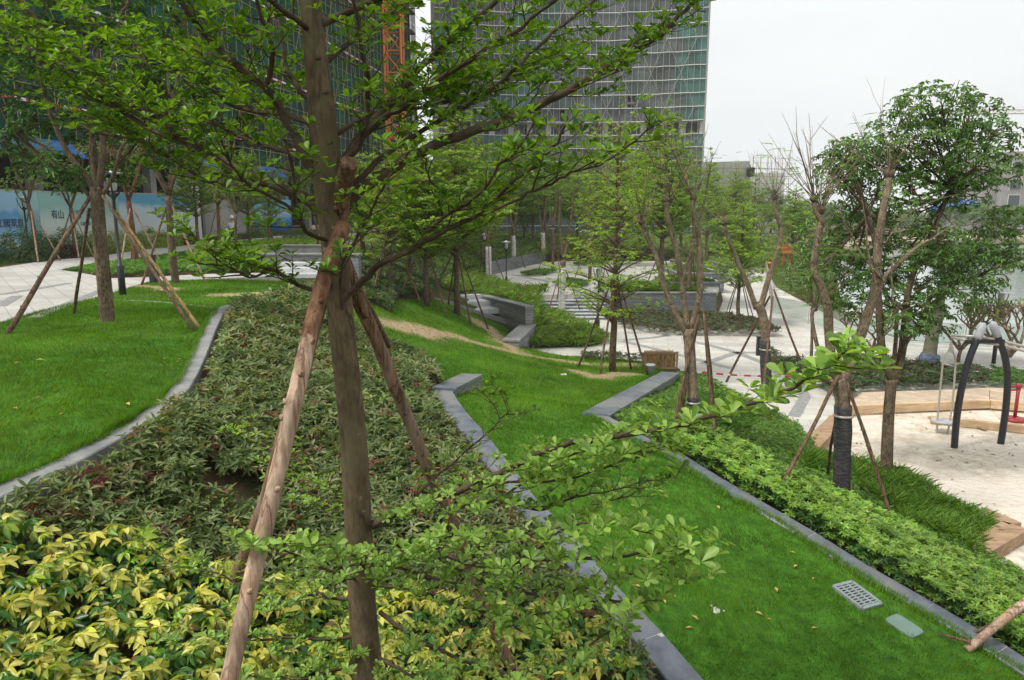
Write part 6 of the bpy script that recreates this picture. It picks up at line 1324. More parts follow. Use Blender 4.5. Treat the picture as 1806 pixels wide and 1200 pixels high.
crown_obj(main_root, [rosettes(P[k], A[k], 6, np.clip(.043*(1 + .55*(3.5 - (P[k][:, 1] + g[1]))), .038, .064), .5, .5, [(.18,.31,.045),(.24,.39,.07),(.30,.46,.10),(.12,.22,.03)], 'ob', droop=.1)], M['leaf'], 'lower_leaves')
# rough poles bracing it
r = empty('tree_prop', g, 'rough timber poles tied round the main tree, one pale and peeled', 'tree prop')
def mpole(px, Ys, r0, r1, mat, lab=None, knots=9, nn=5):
    P = smooth_line(loc_px(g, px, np.linspace(Ys[0], Ys[1], len(px))), nn); mb = MB(); n = len(P); mb.tube(P, [(r0 + (r1-r0)*i/(n-1))*rnd.uniform(.95,1.05) for i in range(n)], 14, wob=.03)
    for k in range(knots):
        i = rnd.randrange(2, n-2); a = rnd.uniform(3.6, 5.8); d = unit(P[i+1]-P[i-1]); u = np.array([math.cos(a), math.sin(a), 0]); u -= d*np.dot(u, d); u /= np.linalg.norm(u); q = r0 + (r1-r0)*i/(n-1)
        mb.tube([P[i] + u*q*.7, P[i] + u*q*1.12 + d*.01, P[i] + u*q*1.3 + d*.02], [q*.42, q*.3, q*.12], 7)
    o = mb.build('pole', M[mat], r); 
    if lab: o['label'] = lab
m_, nt, p = M['pole_pale'], M['pole_pale'].node_tree, M['pole_pale'].node_tree.nodes['Principled BSDF']
mf = m_.copy(); M['pole_front'] = mf; nt = mf.node_tree; p = nt.nodes['Principled BSDF']; src = p.inputs['Base Color'].links[0].from_socket      # peeled below, bark above
tcn = nt.nodes.new('ShaderNodeTexCoord'); sx = nt.nodes.new('ShaderNodeSeparateXYZ'); nt.links.new(tcn.outputs['Object'], sx.inputs[0]); no = nt.nodes.new('ShaderNodeTexNoise'); no.inputs['Scale'].default_value = 7; mp = nt.nodes.new('ShaderNodeMapping'); mp.inputs['Scale'].default_value = (2.5, 2.5, .5); nt.links.new(tcn.outputs['Object'], mp.inputs[0]); nt.links.new(mp.outputs[0], no.inputs[0])
ma = nt.nodes.new('ShaderNodeMath'); ma.operation = 'MULTIPLY_ADD'; nt.links.new(no.outputs[0], ma.inputs[0]); ma.inputs[1].default_value = 1.1; nt.links.new(sx.outputs[2], ma.inputs[2])
zt_ = float(PY(548, 590, 3.66)[2] - g[2]) + .55; mr = nt.nodes.new('ShaderNodeMapRange'); nt.links.new(ma.outputs[0], mr.inputs[0]); mr.inputs[1].default_value = zt_ - .05; mr.inputs[2].default_value = zt_ + .08
c_, _, _ = noise_col(nt, (.12, .06, .035), (.30, .175, .105), 30, 8, stretch=(1, 1, .15)); mq = nt.nodes.new('ShaderNodeMixRGB'); nt.links.new(mr.outputs[0], mq.inputs[0]); nt.links.new(src, mq.inputs[1]); nt.links.new(c_, mq.inputs[2]); nt.links.new(mq.outputs[0], p.inputs['Base Color'])
mpole([(392,1250),(405,1195),(440,1040),(470,920),(505,770),(535,640),(552,565),(572,490),(590,440),(606,398)], (2.95,3.88), .043, .041, 'pole_front', 'front left pole, peeled pale below and brown bark above', 14)
mpole([(418,1018),(440,960),(470,880),(500,770),(530,670),(556,560),(580,470),(598,390),(606,330),(616,287)], (4.75,3.80), .050, .046, 'pole_red', 'dark rear left pole with sawn top', 12)
mpole([(925,1225),(850,1060),(800,920),(765,850),(735,775),(700,690),(660,590),(632,530),(600,450)], (4.9,4.06), .038, .041, 'pole_red', 'right hand brown pole', 12)
mpole([(685,610),(660,560),(635,515),(612,460)], (6.6,4.3), .03, .026, 'pole_brown', 'thin pole on the far side', 3)
# ================================================================ ground cover, hedges and grass
def G2(px, py, dh):
    d = ray(px, py); ts = np.concatenate([np.arange(1., 30, .1), np.arange(30, 160, .4)]); X = d[0]*ts; Y = d[1]*ts; Z = CZ + d[2]*ts; h = terrain(X, Y) + dh
    k = np.nonzero(Z <= h)[0]; k = k[0] if len(k) else len(ts)-1; return (X[k], Y[k])
def gp2(pix, dh): return [G2(a, b, dh) for a, b in pix]
def scatter(poly, dens, d0=8., fall=1.5, dmin=.02, excl=(), cap=400000):
    P = np.array(poly, float); x0, y0 = P.min(0); x1, y1 = P.max(0); x0 = max(x0, -40); x1 = min(x1, 60); y0 = max(y0, .6); y1 = min(y1, 130)
    out = []
    ys = np.arange(y0, y1, 1.0)
    for ya in ys:
        yb = min(ya+1, y1); xm = .80*(yb+1)+1.2; a = max(x0, -xm); b = min(x1, xm)
        if a >= b: continue
        f = max(min(1, (d0/max(ya+.5, 1)))**fall, dmin); n = rng.poisson(dens*f*(b-a)*(yb-ya))
        if n <= 0: continue
        x = rng.uniform(a, b, n); y = rng.uniform(ya, yb, n); k = inpoly(x, y, P)
        for e in excl: k &= ~inpoly(x, y, e)
        out.append(np.stack([x[k], y[k]], 1))
    return np.concatenate(out) if out else np.zeros((0, 2))
def scale_d(y, d0, p): return np.maximum(1, y/d0)**p
def stuff(name, geo, mat, label=None):
    V, F, C = geo; o = add(name, np_mesh(name, V, F, M[mat], C)); o['kind'] = 'stuff'; 
    if label: o['label'] = label
    return o
def grass(name, poly, dens, label, hgt=.05, excl=(), cols=((.085,.185,.008),(.115,.235,.012),(.155,.285,.022),(.06,.14,.008)), bare=True, d0=6., w0=.006, zoff=.02, mat='grass', fall=1.35):
    p = scatter(poly, dens, d0, fall, excl=excl); x, y = p[:, 0], p[:, 1]
    if bare: k = rng.random(len(x)) > bareness(x, y)*1.05; x, y = x[k], y[k]
    z = terrain(x, y) + zoff; N = len(x); sc = scale_d(y, d0, .62); az = hnoise(x, y, .9, 8)*9 + rng.uniform(-1.1, 1.1, N); ln = rng.uniform(.25, 1.1, N)*(.5 + hnoise(x, y, 2.2, 9))
    tall = (.7 + .7*hnoise(x, y, 3.1, 10))*rng.uniform(.6, 1.25, N)*hgt*sc**.55; D = np.stack([np.cos(az)*ln, np.sin(az)*ln, np.ones(N)], 1); D = unit(D); wd = w0*sc*rng.uniform(.7,1.3,N)
    wa = rng.uniform(0, 6.28, N); W_ = np.stack([np.cos(wa), np.sin(wa), np.zeros(N)], 1)*wd[:, None]; b = np.stack([x, y, z - .004], 1)
    c = np.array(cols)[rng.integers(0, len(cols), N)]*(.72 + .6*hnoise(x, y, .8, 11))[:, None]*rng.uniform(.8, 1.2, (N, 1))
    yl = rng.random(N) < .03 + .3*np.clip((hnoise(x, y, .55, 12)*.6 + hnoise(x, y, 2.3, 13)*.4 - .58)*5, 0, 1); c[yl] = c[yl]*.5 + np.array([.13,.115,.03])
    V = np.stack([b - W_/2, b + W_/2, b + D*tall[:, None]], 1).reshape(-1, 3); F = np.arange(N*3).reshape(-1, 3); C = np.repeat(c[:, None], 3, 1).reshape(-1, 3)
    return stuff(name, (V, F, C), mat, label)
grass('lawn_grass', LAWN_M, 4200, 'short green grass of the centre lawn', excl=[gp([(1468,1041),(1500,1031),(1553,1070),(1519,1078)]), gp([(1555,1097),(1578,1092),(1630,1116),(1608,1127)])])
grass('lawn_grass', LAWN_L, 4200, 'short green grass of the left lawn')
grass('lawn_grass', LAWN_U, 3000, 'short green grass of the upper lawn by the path')
grass('lawn_grass', LAWN_W, 2500, 'short grass between the two paths', cols=((.05,.13,.015),(.07,.17,.02)))
LSIDE = zp([(1366,505),(1485,566),(1478,512),(1468,455),(1500,430),(1440,425),(1380,440),(1352,470)], 0)
grass('verge_grass', LSIDE, 2600, 'rough grass on the lake side of the glass railing', hgt=.12, cols=((.08,.15,.03),(.11,.19,.04),(.14,.19,.05)), bare=False)
grass('verge_grass', VERGE_HO, 2600, 'rough grass strip along the hoarding', hgt=.12, cols=((.05,.12,.02),(.07,.15,.025),(.10,.14,.04)), bare=False)
def edge_grass(W, poly, off, per_m, label):
    W = [np.array(q[:2], float) for q in W]; X = []; Y = []; A = []
    for a, b in zip(W[:-1], W[1:]):
        d = b - a; L = np.linalg.norm(d)
        if L < .01 or min(a[1], b[1]) > 22: continue
        n = np.array([-d[1], d[0]])/L; mid = (a+b)/2; s = 1 if inpoly(mid[0]+n[0]*.5, mid[1]+n[1]*.5, poly) else -1; k = int(L*per_m*min(1, (7/max(mid[1], 1)))); t = rng.random(k)
        o = off + rng.uniform(-.01, .07, k) - .035*hnoise(a[0]+t*d[0], a[1]+t*d[1], 3, 61)*2; X.append(a[0] + d[0]*t + n[0]*s*o); Y.append(a[1] + d[1]*t + n[1]*s*o); A.append(np.full(k, math.atan2(-n[1]*s, -n[0]*s)))
    x = np.concatenate(X); y = np.concatenate(Y); a = np.concatenate(A) + rng.uniform(-.8, .8, len(x)); N = len(x); sc = scale_d(y, 6, .62); z = terrain(x, y) + .03; ln = rng.uniform(.3, 1.3, N); D = unit(np.stack([np.cos(a)*ln, np.sin(a)*ln, np.ones(N)], 1)); h = rng.uniform(.06, .13, N)*sc**.4
    wa = a + 1.57; W_ = np.stack([np.cos(wa), np.sin(wa), np.zeros(N)], 1)*(.006*sc)[:, None]; b = np.stack([x, y, z], 1); c = pal(N, [(.07,.17,.008),(.095,.215,.012),(.13,.26,.02),(.05,.125,.008)])
    V = np.stack([b - W_/2, b + W_/2, b + D*h[:, None]], 1).reshape(-1, 3); return stuff('edge_grass', (V, np.arange(N*3).reshape(-1, 3), np.repeat(c[:, None], 3, 1).reshape(-1, 3)), 'grass', label)
edge_grass(w1, LAWN_L, .13, 700, 'longer grass leaning over the pale kerb of the left lawn'); edge_grass(w2, LAWN_M, .18, 800, 'longer grass leaning over the left granite edging'); edge_grass(w3, LAWN_M, .165, 800, 'longer grass leaning over the right granite edging'); edge_grass(w4, LAWN_M, .26, 400, 'longer grass along the sloping wall')
# leafy cover: whorls of leaves at the top of a low canopy
def cover(name, poly, dens, hgt, leafL, cols, label, m=5, elev=.15, Wr=.4, shape='hex', d0=6., excl=(), layers=.55, hvar=.3, mat='leaf', droop=.2, fall=1.35, lp=.6, gaps=.0, edge=None, tilt=.45, zfix=None, seed=0, wts=None, gapf=None):
    p = scatter(poly, dens, d0, fall, excl=excl); x, y = p[:, 0], p[:, 1]; 
    if gaps: k = hnoise(x, y, 1.4, 20+seed)*.65 + hnoise(x, y, 4, 21)*.35 > gaps; x, y = x[k], y[k]
    if gapf is not None: k = gapf(x, y); x, y = x[k], y[k]
    N = len(x); sc = scale_d(y, d0, lp); z0 = terrain(x, y) if zfix is None else np.full(N, zfix)
    hh = hgt*(1 - hvar + 2*hvar*(hnoise(x, y, 2.6, 30+seed)*.6 + hnoise(x, y, 7, 31)*.4)); z = z0 + hh*(layers + (1-layers)*rng.random(N)**.6) if layers < 1 else z0 + hh
    A = np.stack([rng.normal(size=N)*tilt, rng.normal(size=N)*tilt - .12, np.ones(N)], 1); A = unit(A); P = np.stack([x, y, z], 1)
    u = unit(np.cross(A, rng.normal(size=(N, 3)))); v = np.cross(A, u); ph = rng.uniform(0, 6.28, N)[:, None] + np.arange(m)[None]*(6.283/m) + rng.uniform(-.25,.25,(N,m)); el = elev + rng.uniform(-.3,.3,(N,m))
    D = (np.cos(ph)[..., None]*u[:, None] + np.sin(ph)[..., None]*v[:, None])*np.cos(el)[..., None] + A[:, None]*np.sin(el)[..., None]; D = D.reshape(-1, 3)
    Nn = np.repeat(A, m, 0) + rng.normal(size=(N*m, 3))*.22; Lr = leafL*np.repeat(sc*rng.uniform(.7,1.2,N), m)*rng.uniform(.75,1.15,N*m)
    cp = pal(N, cols, .15, wts)*(.75 + .5*hnoise(x, y, 1.7, 40+seed))[:, None]; c = np.repeat(cp, m, 0)*rng.uniform(.85,1.15,(N*m,1)); eg = None
    if edge is not None:
        mask = rng.random(N*m) < edge[1]; eg = np.where(mask[:, None], np.array(edge[0])*rng.uniform(.7,1.2,(N*m,1)), c)
    return stuff(name, leaf_geo(np.repeat(P, m, 0), D, Nn, Lr, Wr, c, shape, droop=droop, edge=eg), mat, label)
def straps(name, poly, dens, L, cols, label, Wr=.07, d0=8., excl=(), hgt=.05, fall=1.3, lp=.5, droop=.45):
    p = scatter(poly, dens, d0, fall, excl=excl); x, y = p[:, 0], p[:, 1]; N = len(x); m = 5; sc = scale_d(y, d0, lp); P = np.repeat(np.stack([x, y, terrain(x, y) + hgt*rng.random(N)], 1), m, 0); P[:, :2] += rng.normal(size=(N*m, 2))*.03
    az = rng.uniform(0, 6.28, N*m); ln = rng.uniform(.25, .95, N*m); D = np.stack([np.cos(az)*ln, np.sin(az)*ln, np.ones(N*m)], 1); Nn = np.stack([-np.cos(az), -np.sin(az), ln], 1)
    Lr = L*rng.uniform(.6,1.15,N*m)*np.repeat((.75+.5*hnoise(x, y, 2, 50))*sc**.5, m); c = np.repeat(pal(N, cols), m, 0)*rng.uniform(.8,1.2,(N*m,1))
    return stuff(name, leaf_geo(P, D, Nn, Lr, Wr*1.0, c, '9el', droop=droop, fold=.1), 'leaf', label)
YELLOW = gp2([(-700,930),(0,925),(60,940),(130,965),(210,955),(300,975),(380,1010),(450,1040),(560,1045),(700,1050),(850,1060),(980,1075),(1060,1105),(1110,1150),(1140,1230),(1160,1330),(1100,1500),(-700,1500)], .42)
w2p = [tuple(q) for q in w2]
inb = lambda poly: (lambda x, y: inpoly(x, y, np.array(BED_MAIN)) )
def clear_kerb(x, y, W, d): return dist_line(x, y, W) > d
fy = lambda x, y: inpoly(x, y, BED_MAIN) & clear_kerb(x, y, w2, .36)
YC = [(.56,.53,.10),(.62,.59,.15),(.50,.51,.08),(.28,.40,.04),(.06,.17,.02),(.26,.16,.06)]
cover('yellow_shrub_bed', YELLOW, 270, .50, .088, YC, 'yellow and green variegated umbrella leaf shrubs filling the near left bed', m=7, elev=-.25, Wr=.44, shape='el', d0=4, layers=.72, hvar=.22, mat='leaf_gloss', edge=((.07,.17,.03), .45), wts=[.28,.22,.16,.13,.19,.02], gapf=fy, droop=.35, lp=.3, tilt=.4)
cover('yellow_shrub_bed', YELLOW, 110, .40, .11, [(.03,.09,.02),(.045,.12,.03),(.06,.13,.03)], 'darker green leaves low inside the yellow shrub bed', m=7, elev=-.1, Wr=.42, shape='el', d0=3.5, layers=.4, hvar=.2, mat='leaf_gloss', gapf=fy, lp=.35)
DARKC = [(.12,.17,.06),(.17,.22,.085),(.085,.135,.045),(.25,.28,.13),(.15,.05,.035),(.28,.2,.1)]
def fd(x, y):
    c = G2(425, 900, 0); c2 = G2(600, 830, 0); d = np.hypot((x-c[0])/1.0, y-c[1]); return inpoly(x, y, BED_MAIN) & ~inpoly(x, y, YELLOW) & clear_kerb(x, y, w1, .3) & clear_kerb(x, y, w2, .38) & (d > .14 + .3*hnoise(x, y, 5, 3))
cover('dark_shrub_bed', BED_MAIN, 420, .32, .098, DARKC, 'olive and dark red leafed shrubs covering the sloping centre bed', m=5, elev=.3, Wr=.29, shape='el', d0=6, layers=.45, hvar=.35, mat='leaf_dull', gapf=fd, lp=.45, wts=[.32,.25,.22,.14,.05,.02], tilt=.5, droop=.3)
cover('dark_shrub_bed', BED_MAIN, 120, .18, .07, [(.09,.035,.025),(.05,.09,.03),(.07,.08,.03)], 'dark reddish lower leaves of the centre bed', m=5, elev=.2, Wr=.3, d0=5.5, layers=.3, mat='leaf_dull', gapf=fd, lp=.45)
TOPG = gp([(400,545),(520,517),(560,510),(545,548),(600,585),(640,600),(600,640),(520,620),(440,580)])
cover('green_cover', TOPG, 300, .3, .05, [(.06,.15,.03),(.09,.2,.04)], 'fresh green small leafed plants at the top of the dark bed', m=6, Wr=.5, d0=8, layers=.4, lp=.5)
# right hand bank
zq = lambda L: [(1200 + a/2.667, 750 + b/2.667) for a, b in L]
BRIGHT_T = zq([(-110,20),(0,40),(200,60),(330,130),(500,240),(640,290),(800,370),(1000,470),(1150,540),(1300,620),(1616,800),(1900,960)])
BRIGHT = w3[2:] + gp2([(a, b - 14) for a, b in BRIGHT_T], .3)[::-1]
STRAP = gp2(zq([(540,150),(640,115),(830,150),(980,190),(1100,230),(1250,320),(1400,400),(1470,480),(1370,560),(1250,500),(1100,430),(900,300),(760,190),(600,190)]), .2)
fb = lambda x, y: clear_kerb(x, y, w3, .19) & ~inpoly(x, y, SAND)
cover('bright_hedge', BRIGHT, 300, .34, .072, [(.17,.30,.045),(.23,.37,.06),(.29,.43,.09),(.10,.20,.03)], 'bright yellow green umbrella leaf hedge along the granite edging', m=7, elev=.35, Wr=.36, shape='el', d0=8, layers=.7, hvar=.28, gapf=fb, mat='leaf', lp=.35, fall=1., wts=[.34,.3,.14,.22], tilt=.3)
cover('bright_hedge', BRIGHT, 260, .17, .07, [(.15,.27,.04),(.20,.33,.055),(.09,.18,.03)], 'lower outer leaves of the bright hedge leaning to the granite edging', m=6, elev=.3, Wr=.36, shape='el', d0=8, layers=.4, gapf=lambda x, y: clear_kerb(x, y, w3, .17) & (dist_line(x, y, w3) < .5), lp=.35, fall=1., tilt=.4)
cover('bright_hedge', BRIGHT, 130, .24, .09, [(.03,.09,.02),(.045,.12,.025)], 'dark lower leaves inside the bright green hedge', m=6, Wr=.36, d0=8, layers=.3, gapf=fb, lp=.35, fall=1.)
ff = lambda x, y: clear_kerb(x, y, w3, .3) & ~inpoly(x, y, BRIGHT) & ~inpoly(x, y, SAND) & ~inpoly(x, y, PLAZA_LO) & ~inpoly(x, y, STRAP) & clear_kerb(x, y, w4, .35) & (hnoise(x, y, .9, 77) > .14)
cover('fine_groundcover', BED_R, 900, .15, .034, [(.10,.20,.03),(.13,.26,.04),(.17,.31,.05),(.07,.15,.02)], 'fine leafed dark green groundcover on the bank beside the sandpit', m=5, elev=.3, Wr=.55, d0=10, layers=.2, hvar=.45, gapf=ff, lp=.5, fall=1.2)
straps('strap_grass', STRAP, 420, .28, [(.11,.23,.025),(.15,.29,.035),(.08,.17,.018),(.20,.34,.05)], 'tall arching strap leafed grass clump at the sandpit edge', d0=10, Wr=.045, droop=.35)
straps('strap_grass', gp2([(1215,690),(1290,700),(1340,740),(1300,770),(1240,760)], .1), 50, .3, [(.06,.15,.02),(.09,.2,.03)], 'sparse strap leaves under the multi stemmed pruned tree', d0=10, Wr=.05)
# hedges and beds further away
HEDGE = gp2([(795,492),(850,487),(900,508),(948,520),(965,535),(1000,560),(1075,597),(1040,603),(946,606),(944,545),(880,528),(785,503)], .25)
cover('bank_hedge', HEDGE, 420, .5, .09, [(.14,.24,.035),(.19,.30,.05),(.24,.34,.06),(.09,.17,.025),(.17,.12,.07)], 'mixed green hedge on the bank left of the staircase', m=6, elev=.4, Wr=.3, d0=10, layers=.2, lp=.42, hvar=.3, wts=[.28,.28,.2,.18,.06])
straps('bank_hedge', HEDGE, 160, .5, [(.13,.23,.04),(.17,.28,.06)], 'strap leaves rising from the bank hedge', d0=12, Wr=.07)
FR = [(.07,.10,.045),(.10,.13,.065),(.05,.075,.035),(.09,.045,.04),(.13,.15,.09)]
cover('dark_ground_shrubs', zp([(1055,558),(1100,582),(1170,594),(1250,594),(1378,596),(1340,573),(1262,562)], 0), 500, .38, .07, FR, 'dark low shrubs strip in front of the largest stone planter', m=5, d0=10, lp=.5, zfix=.03)
cover('dark_ground_shrubs', zp([(1368,660),(1385,645),(1470,655),(1545,646),(1745,668),(1745,688),(1660,692),(1520,697),(1494,716),(1440,688)], 0), 560, .38, .075, [(.05,.09,.035),(.075,.12,.045),(.035,.06,.025),(.07,.03,.03),(.09,.14,.06)], 'dark leafy shrub bed behind the timber deck', m=5, d0=10, lp=.45, zfix=.03)
cover('green_ground_shrubs', zp([(1745,664),(2200,690),(2200,712),(1745,688)], 0), 420, .35, .08, [(.06,.15,.03),(.09,.2,.04)], 'fresh green low shrubs behind the deck corner', m=6, d0=10, lp=.45, zfix=.03)
cover('dark_ground_shrubs', zp([(1345,645),(1368,664),(1395,672),(1392,650),(1360,628)], 0), 500, .3, .07, FR, 'small dark shrub patch beside the wrapped tree on the plaza', m=5, d0=10, lp=.5, zfix=.03)
cover('low_edge_shrubs', gp([(1020,628),(1140,632),(1185,642),(1180,650),(1140,642),(1030,638)]), 380, .22, .06, FR, 'thin row of low shrubs along the plaza edge above the lawn', m=5, d0=10, lp=.5)
grass('lawn_grass', gp([(1035,634),(1140,640),(1140,655),(1090,652),(1040,645)]), 1500, 'small grass strip by the straw box', bare=False)
UPH = gp([(575,500),(630,470),(700,455),(790,470),(800,488),(785,500),(760,524),(765,530),(700,530),(690,556),(640,535),(560,512)])
cover('slope_shrubs', UPH, 420, .35, .08, [(.05,.10,.035),(.075,.14,.04),(.04,.07,.03),(.09,.07,.05),(.10,.18,.04)], 'mixed dark shrubs on the slope uphill of the lawn', m=5, d0=10, lp=.5, hvar=.4)
UP2 = gp([(560,470),(640,425),(760,425),(870,440),(860,478),(800,488),(700,462),(620,480)])
cover('slope_shrubs', UP2, 420, .45, .09, [(.11,.19,.035),(.15,.25,.045),(.08,.14,.03),(.19,.27,.06)], 'taller green shrubs in the wooded slope behind the lawn', m=5, d0=10, lp=.55, hvar=.5)
BK = zp([(860,480),(985,460),(1250,459),(1345,460),(1380,440),(1440,430),(1440,412),(1100,408),(860,418),(760,430)], 1.1)
cover('terrace_hedge', BK, 190, .8, .10, [(.10,.18,.035),(.14,.23,.045),(.18,.27,.055),(.07,.12,.03),(.20,.21,.08)], 'green undergrowth and hedges behind the terrace', m=5, d0=10, lp=.6, hvar=.5, fall=1.25)
cover('purple_shrubs', zp([(1060,462),(1150,462),(1150,452),(1060,450)], 1.1), 420, .9, .09, [(.12,.06,.05),(.09,.04,.04),(.08,.09,.04)], 'dull purple shrubs at the back of the terrace', m=5, d0=10, lp=.55)
cover('yellow_hedge', zp([(985,461),(1040,461),(1045,455),(990,455)], 1.1), 420, .6, .08, [(.35,.38,.06),(.25,.32,.05)], 'yellow green hedge at the back of the terrace', m=5, d0=10, lp=.55)
PINK = zp([(600,442),(760,432),(900,428),(900,420),(700,422),(600,430)], 2.2)
cover('pale_flower_bed', gp([(600,462),(700,445),(860,432),(900,428),(880,420),(740,428),(620,440)]), 420, .75, .07, [(.4,.36,.33),(.32,.26,.22),(.12,.18,.06),(.45,.42,.40)], 'pale pinkish dry leaved shrubs along the slope behind the trees', m=4, d0=10, lp=.5, hvar=.4, mat='leaf_dull')
cover('wedge_cover', COVER_W, 420, .24, .06, [(.10,.24,.03),(.14,.30,.04),(.07,.17,.025)], 'bright green groundcover between the two upper paths', m=6, d0=10, lp=.5)
cover('wedge_cover', gp([(330,452),(480,430),(620,424),(600,440),(470,440),(480,472),(420,474),(360,468)]), 360, .3, .06, [(.24,.36,.04),(.32,.42,.05),(.15,.28,.04)], 'yellow green groundcover in front of the worker', m=6, d0=10, lp=.5)
for pix, lab in (([(917,486),(945,481),(985,480),(960,488),(930,489)], 'left small green island on the terrace'), ([(975,503),(1000,497),(1040,503),(1030,508),(985,508)], 'small green island near the staircase top'), ([(1010,468),(1060,464),(1075,467),(1050,470),(1015,470)], 'far small green island on the terrace'), ([(1050,517),(1070,508),(1175,503),(1185,508),(1180,517)], 'green cover at the terrace corner above the stairs')):
    P = zp(pix, 1.1); cover('green_island', P, 700, .25, .07, [(.07,.16,.03),(.10,.21,.04)], lab, m=6, d0=10, lp=.5, zfix=1.12)
for (x0, x1, ya, yb, zz), lab in zip(PL, ('grass in the largest planter', 'grass in the second planter', 'grass in the third planter', 'grass in the farthest planter')):
    straps('planter_grass', [(x0, ya), (x1, ya), (x1, yb), (x0, yb)], 240, .3, [(.08,.17,.03),(.12,.22,.04)], lab, d0=10, Wr=.08); o = scene.collection.objects[-1] if False else bpy.data.objects[-1]
# lift planter grass to the soil level
for o in [q for q in scene.objects if q.name.startswith('planter_grass')]:
    i = [q.name for q in scene.objects if q.name.startswith('planter_grass')].index(o.name); x0, x1, ya, yb, zz = PL[i]; o.location.z = zz - .02 - float(T((x0+x1)/2, (ya+yb)/2))
# shrubs along the hoarding and fallen leaves
def shrub(px, py, w_, h, cols, label, leafL=.07):
    g = GL(px, py); r = empty('shrub', g, label, 'shrub', 'rounded shrubs along the hoarding'); mb = MB()
    for k in range(7): a = k*.9; mb.tube([(0,0,-.05),(math.cos(a)*w_*.3, math.sin(a)*w_*.3, h*.5),(math.cos(a)*w_*.6, math.sin(a)*w_*.6, h*.8)], [.02,.014,.008], 5)
    mb.build('stems', M['bark'], r); N = int(900*w_*h); v = rng.normal(size=(N,3)); v[:,2] = np.abs(v[:,2])*1.0 - .25; v = unit(v); q = rng.uniform(.7,1,N)[:,None]; P = v*q*np.array([w_, w_, h])*(.85+.3*hnoise(v[:,0]*3, v[:,2]*3+v[:,1]*2, 1, 5))[:,None]; P[:,2] = np.maximum(P[:,2] + .1*h, .03)
    crown_obj(r, [rosettes(P, v + np.array([0,0,.3]), 5, leafL, .3, .5, cols, 'hex')], M['leaf'], 'foliage')
for a in ((40,462,1.1,1.25,[(.04,.09,.02),(.06,.12,.03)],'large dark shrub at the left end of the hoarding'),(75,458,.8,1.1,[(.045,.10,.02),(.07,.13,.03)],'dark shrub beside the far left lamp'),(122,448,1.1,1.15,[(.05,.13,.02),(.07,.16,.03)],'clipped round green shrub in front of the misty hoarding'),(112,456,.7,.7,[(.09,.03,.035),(.06,.03,.03)],'small purple shrub in front of the clipped green shrub'),
          (165,447,.8,.95,[(.12,.22,.03),(.2,.3,.04)],'yellow green shrub behind the forked tree'),(207,444,1.0,1.05,[(.2,.3,.04),(.32,.38,.06)],'yellowish round shrub behind the black lamp post'),(262,438,1.0,1.05,[(.2,.3,.04),(.28,.35,.05)],'yellowish shrub in front of the white hoarding centre'),(297,435,.8,.95,[(.22,.32,.04),(.3,.36,.05)],'yellow shrub near the right end of the white hoarding'),(330,432,.6,.8,[(.12,.05,.05),(.10,.08,.04)],'reddish shrub beside the grey gate pillar'),
          (455,420,1.0,1.3,[(.12,.24,.03),(.18,.3,.04)],'bright round shrub right of the worker'),(528,423,1.3,.9,[(.07,.15,.03),(.09,.19,.04)],'low wide shrub left of the main trunk by the blue hoarding')): shrub(*a)
sp_ = scatter(SAND, 2.6, 14, .3); kx = rng.random(len(sp_)) < .9; sp_ = sp_[kx]; n_ = len(sp_)
stuff('sand_litter', leaf_geo(np.stack([sp_[:, 0], sp_[:, 1], np.full(n_, -.018)], 1), np.stack([rng.normal(size=n_), rng.normal(size=n_), rng.uniform(.05, .35, n_)], 1), np.tile(np.array([0, 0, 1.]), (n_, 1)), rng.uniform(.05, .12, n_), .35, pal(n_, [(.12,.08,.05),(.2,.13,.08),(.07,.05,.04)]), 'hex'), 'leaf_dull', 'dry leaves and twigs scattered over the sandpit')
bp_ = scatter(BED_MAIN, 12, 8, .8, excl=[YELLOW]); n_ = len(bp_)
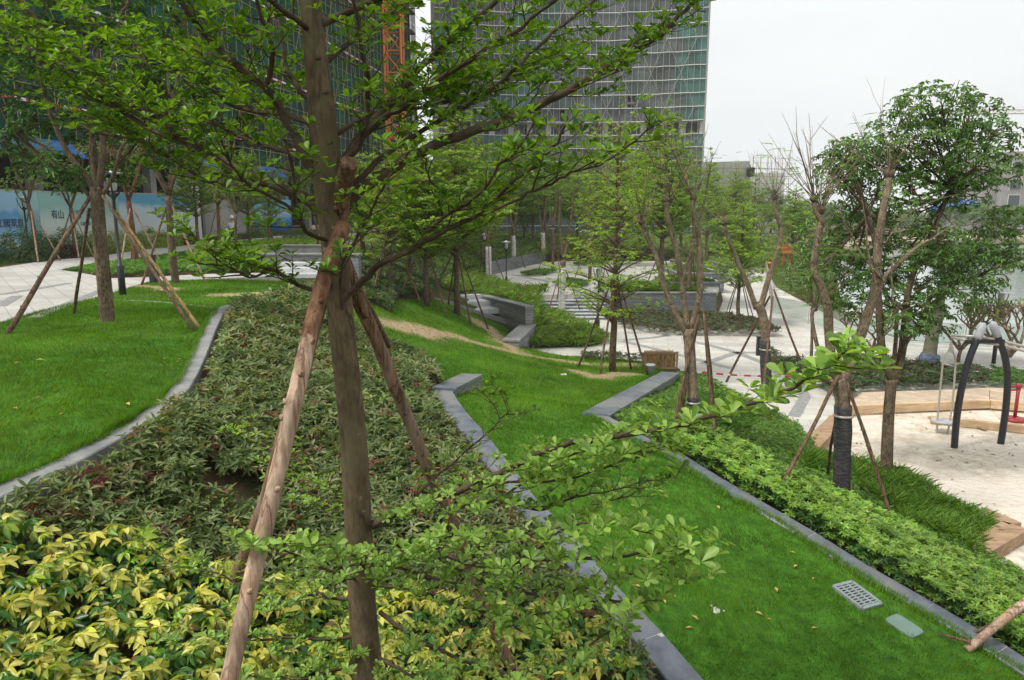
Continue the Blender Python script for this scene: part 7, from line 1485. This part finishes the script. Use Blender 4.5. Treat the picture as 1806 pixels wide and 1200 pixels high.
stuff('bed_litter', leaf_geo(np.stack([bp_[:, 0], bp_[:, 1], terrain(bp_[:, 0], bp_[:, 1]) + .012], 1), np.stack([rng.normal(size=n_), rng.normal(size=n_), rng.uniform(.0, .4, n_)], 1), np.tile(np.array([0, 0, 1.]), (n_, 1)), rng.uniform(.04, .1, n_), .4, pal(n_, [(.25,.17,.1),(.34,.25,.16),(.16,.1,.06)]), 'hex'), 'leaf_dull', 'dry leaf litter on the soil of the centre bed')
def fallen(mb): mb._add([(-.05,0,.05),(0,.02,.065),(.05,0,.05),(0,-.02,.06)], [(0,1,2,3)], 0); mb._add([(-.05,0,.044),(0,.02,.059),(.05,0,.044),(0,-.02,.054)], [(3,2,1,0)], 0)
M['leaf_yellow'] = mat_plain('leaf_yellow', (.5,.36,.08), .7)
tmpl = None
for i in range(34):
    px, py = (rnd.uniform(20,330), rnd.uniform(575,800)) if i < 16 else (rnd.uniform(1050,1450), rnd.uniform(860,1150))
    g = G(px, py)
    if not (inpoly(g[0], g[1], LAWN_L) or inpoly(g[0], g[1], LAWN_M)): continue
    if tmpl is None: mb = MB(); fallen(mb); tmpl = mb.build('fallen_leaf', M['leaf_yellow']); tag(tmpl, 'small yellow fallen leaf lying on the lawn grass', 'leaf', 'yellow fallen leaves scattered on the lawns'); o = tmpl
    else: o = tmpl.copy(); scene.collection.objects.link(o)
    o.location = [float(v) for v in g]; o.rotation_euler.z = rnd.uniform(0, 6.28); s = rnd.uniform(.5, 1.1); o.scale = (s, s, s)

# ---------------------------------------------------------------- thin haze in the air
hb = MB(); hb.box((0, 190, 45), (900, 620, 96)); hz_m = bpy.data.materials.new('haze'); hz_m.use_nodes = True; hn = hz_m.node_tree; hn.nodes.clear()
ho = hn.nodes.new('ShaderNodeOutputMaterial'); hv = hn.nodes.new('ShaderNodeVolumePrincipled'); hv.inputs['Color'].default_value = (.92, .95, .97, 1); hv.inputs['Density'].default_value = .0005; hv.inputs['Anisotropy'].default_value = .3
hn.links.new(hv.outputs[0], ho.inputs['Volume']); hz = hb.build('haze', hz_m); hz['kind'] = 'stuff'
scene.cycles.volume_bounces = 1; scene.cycles.volume_step_rate = 4
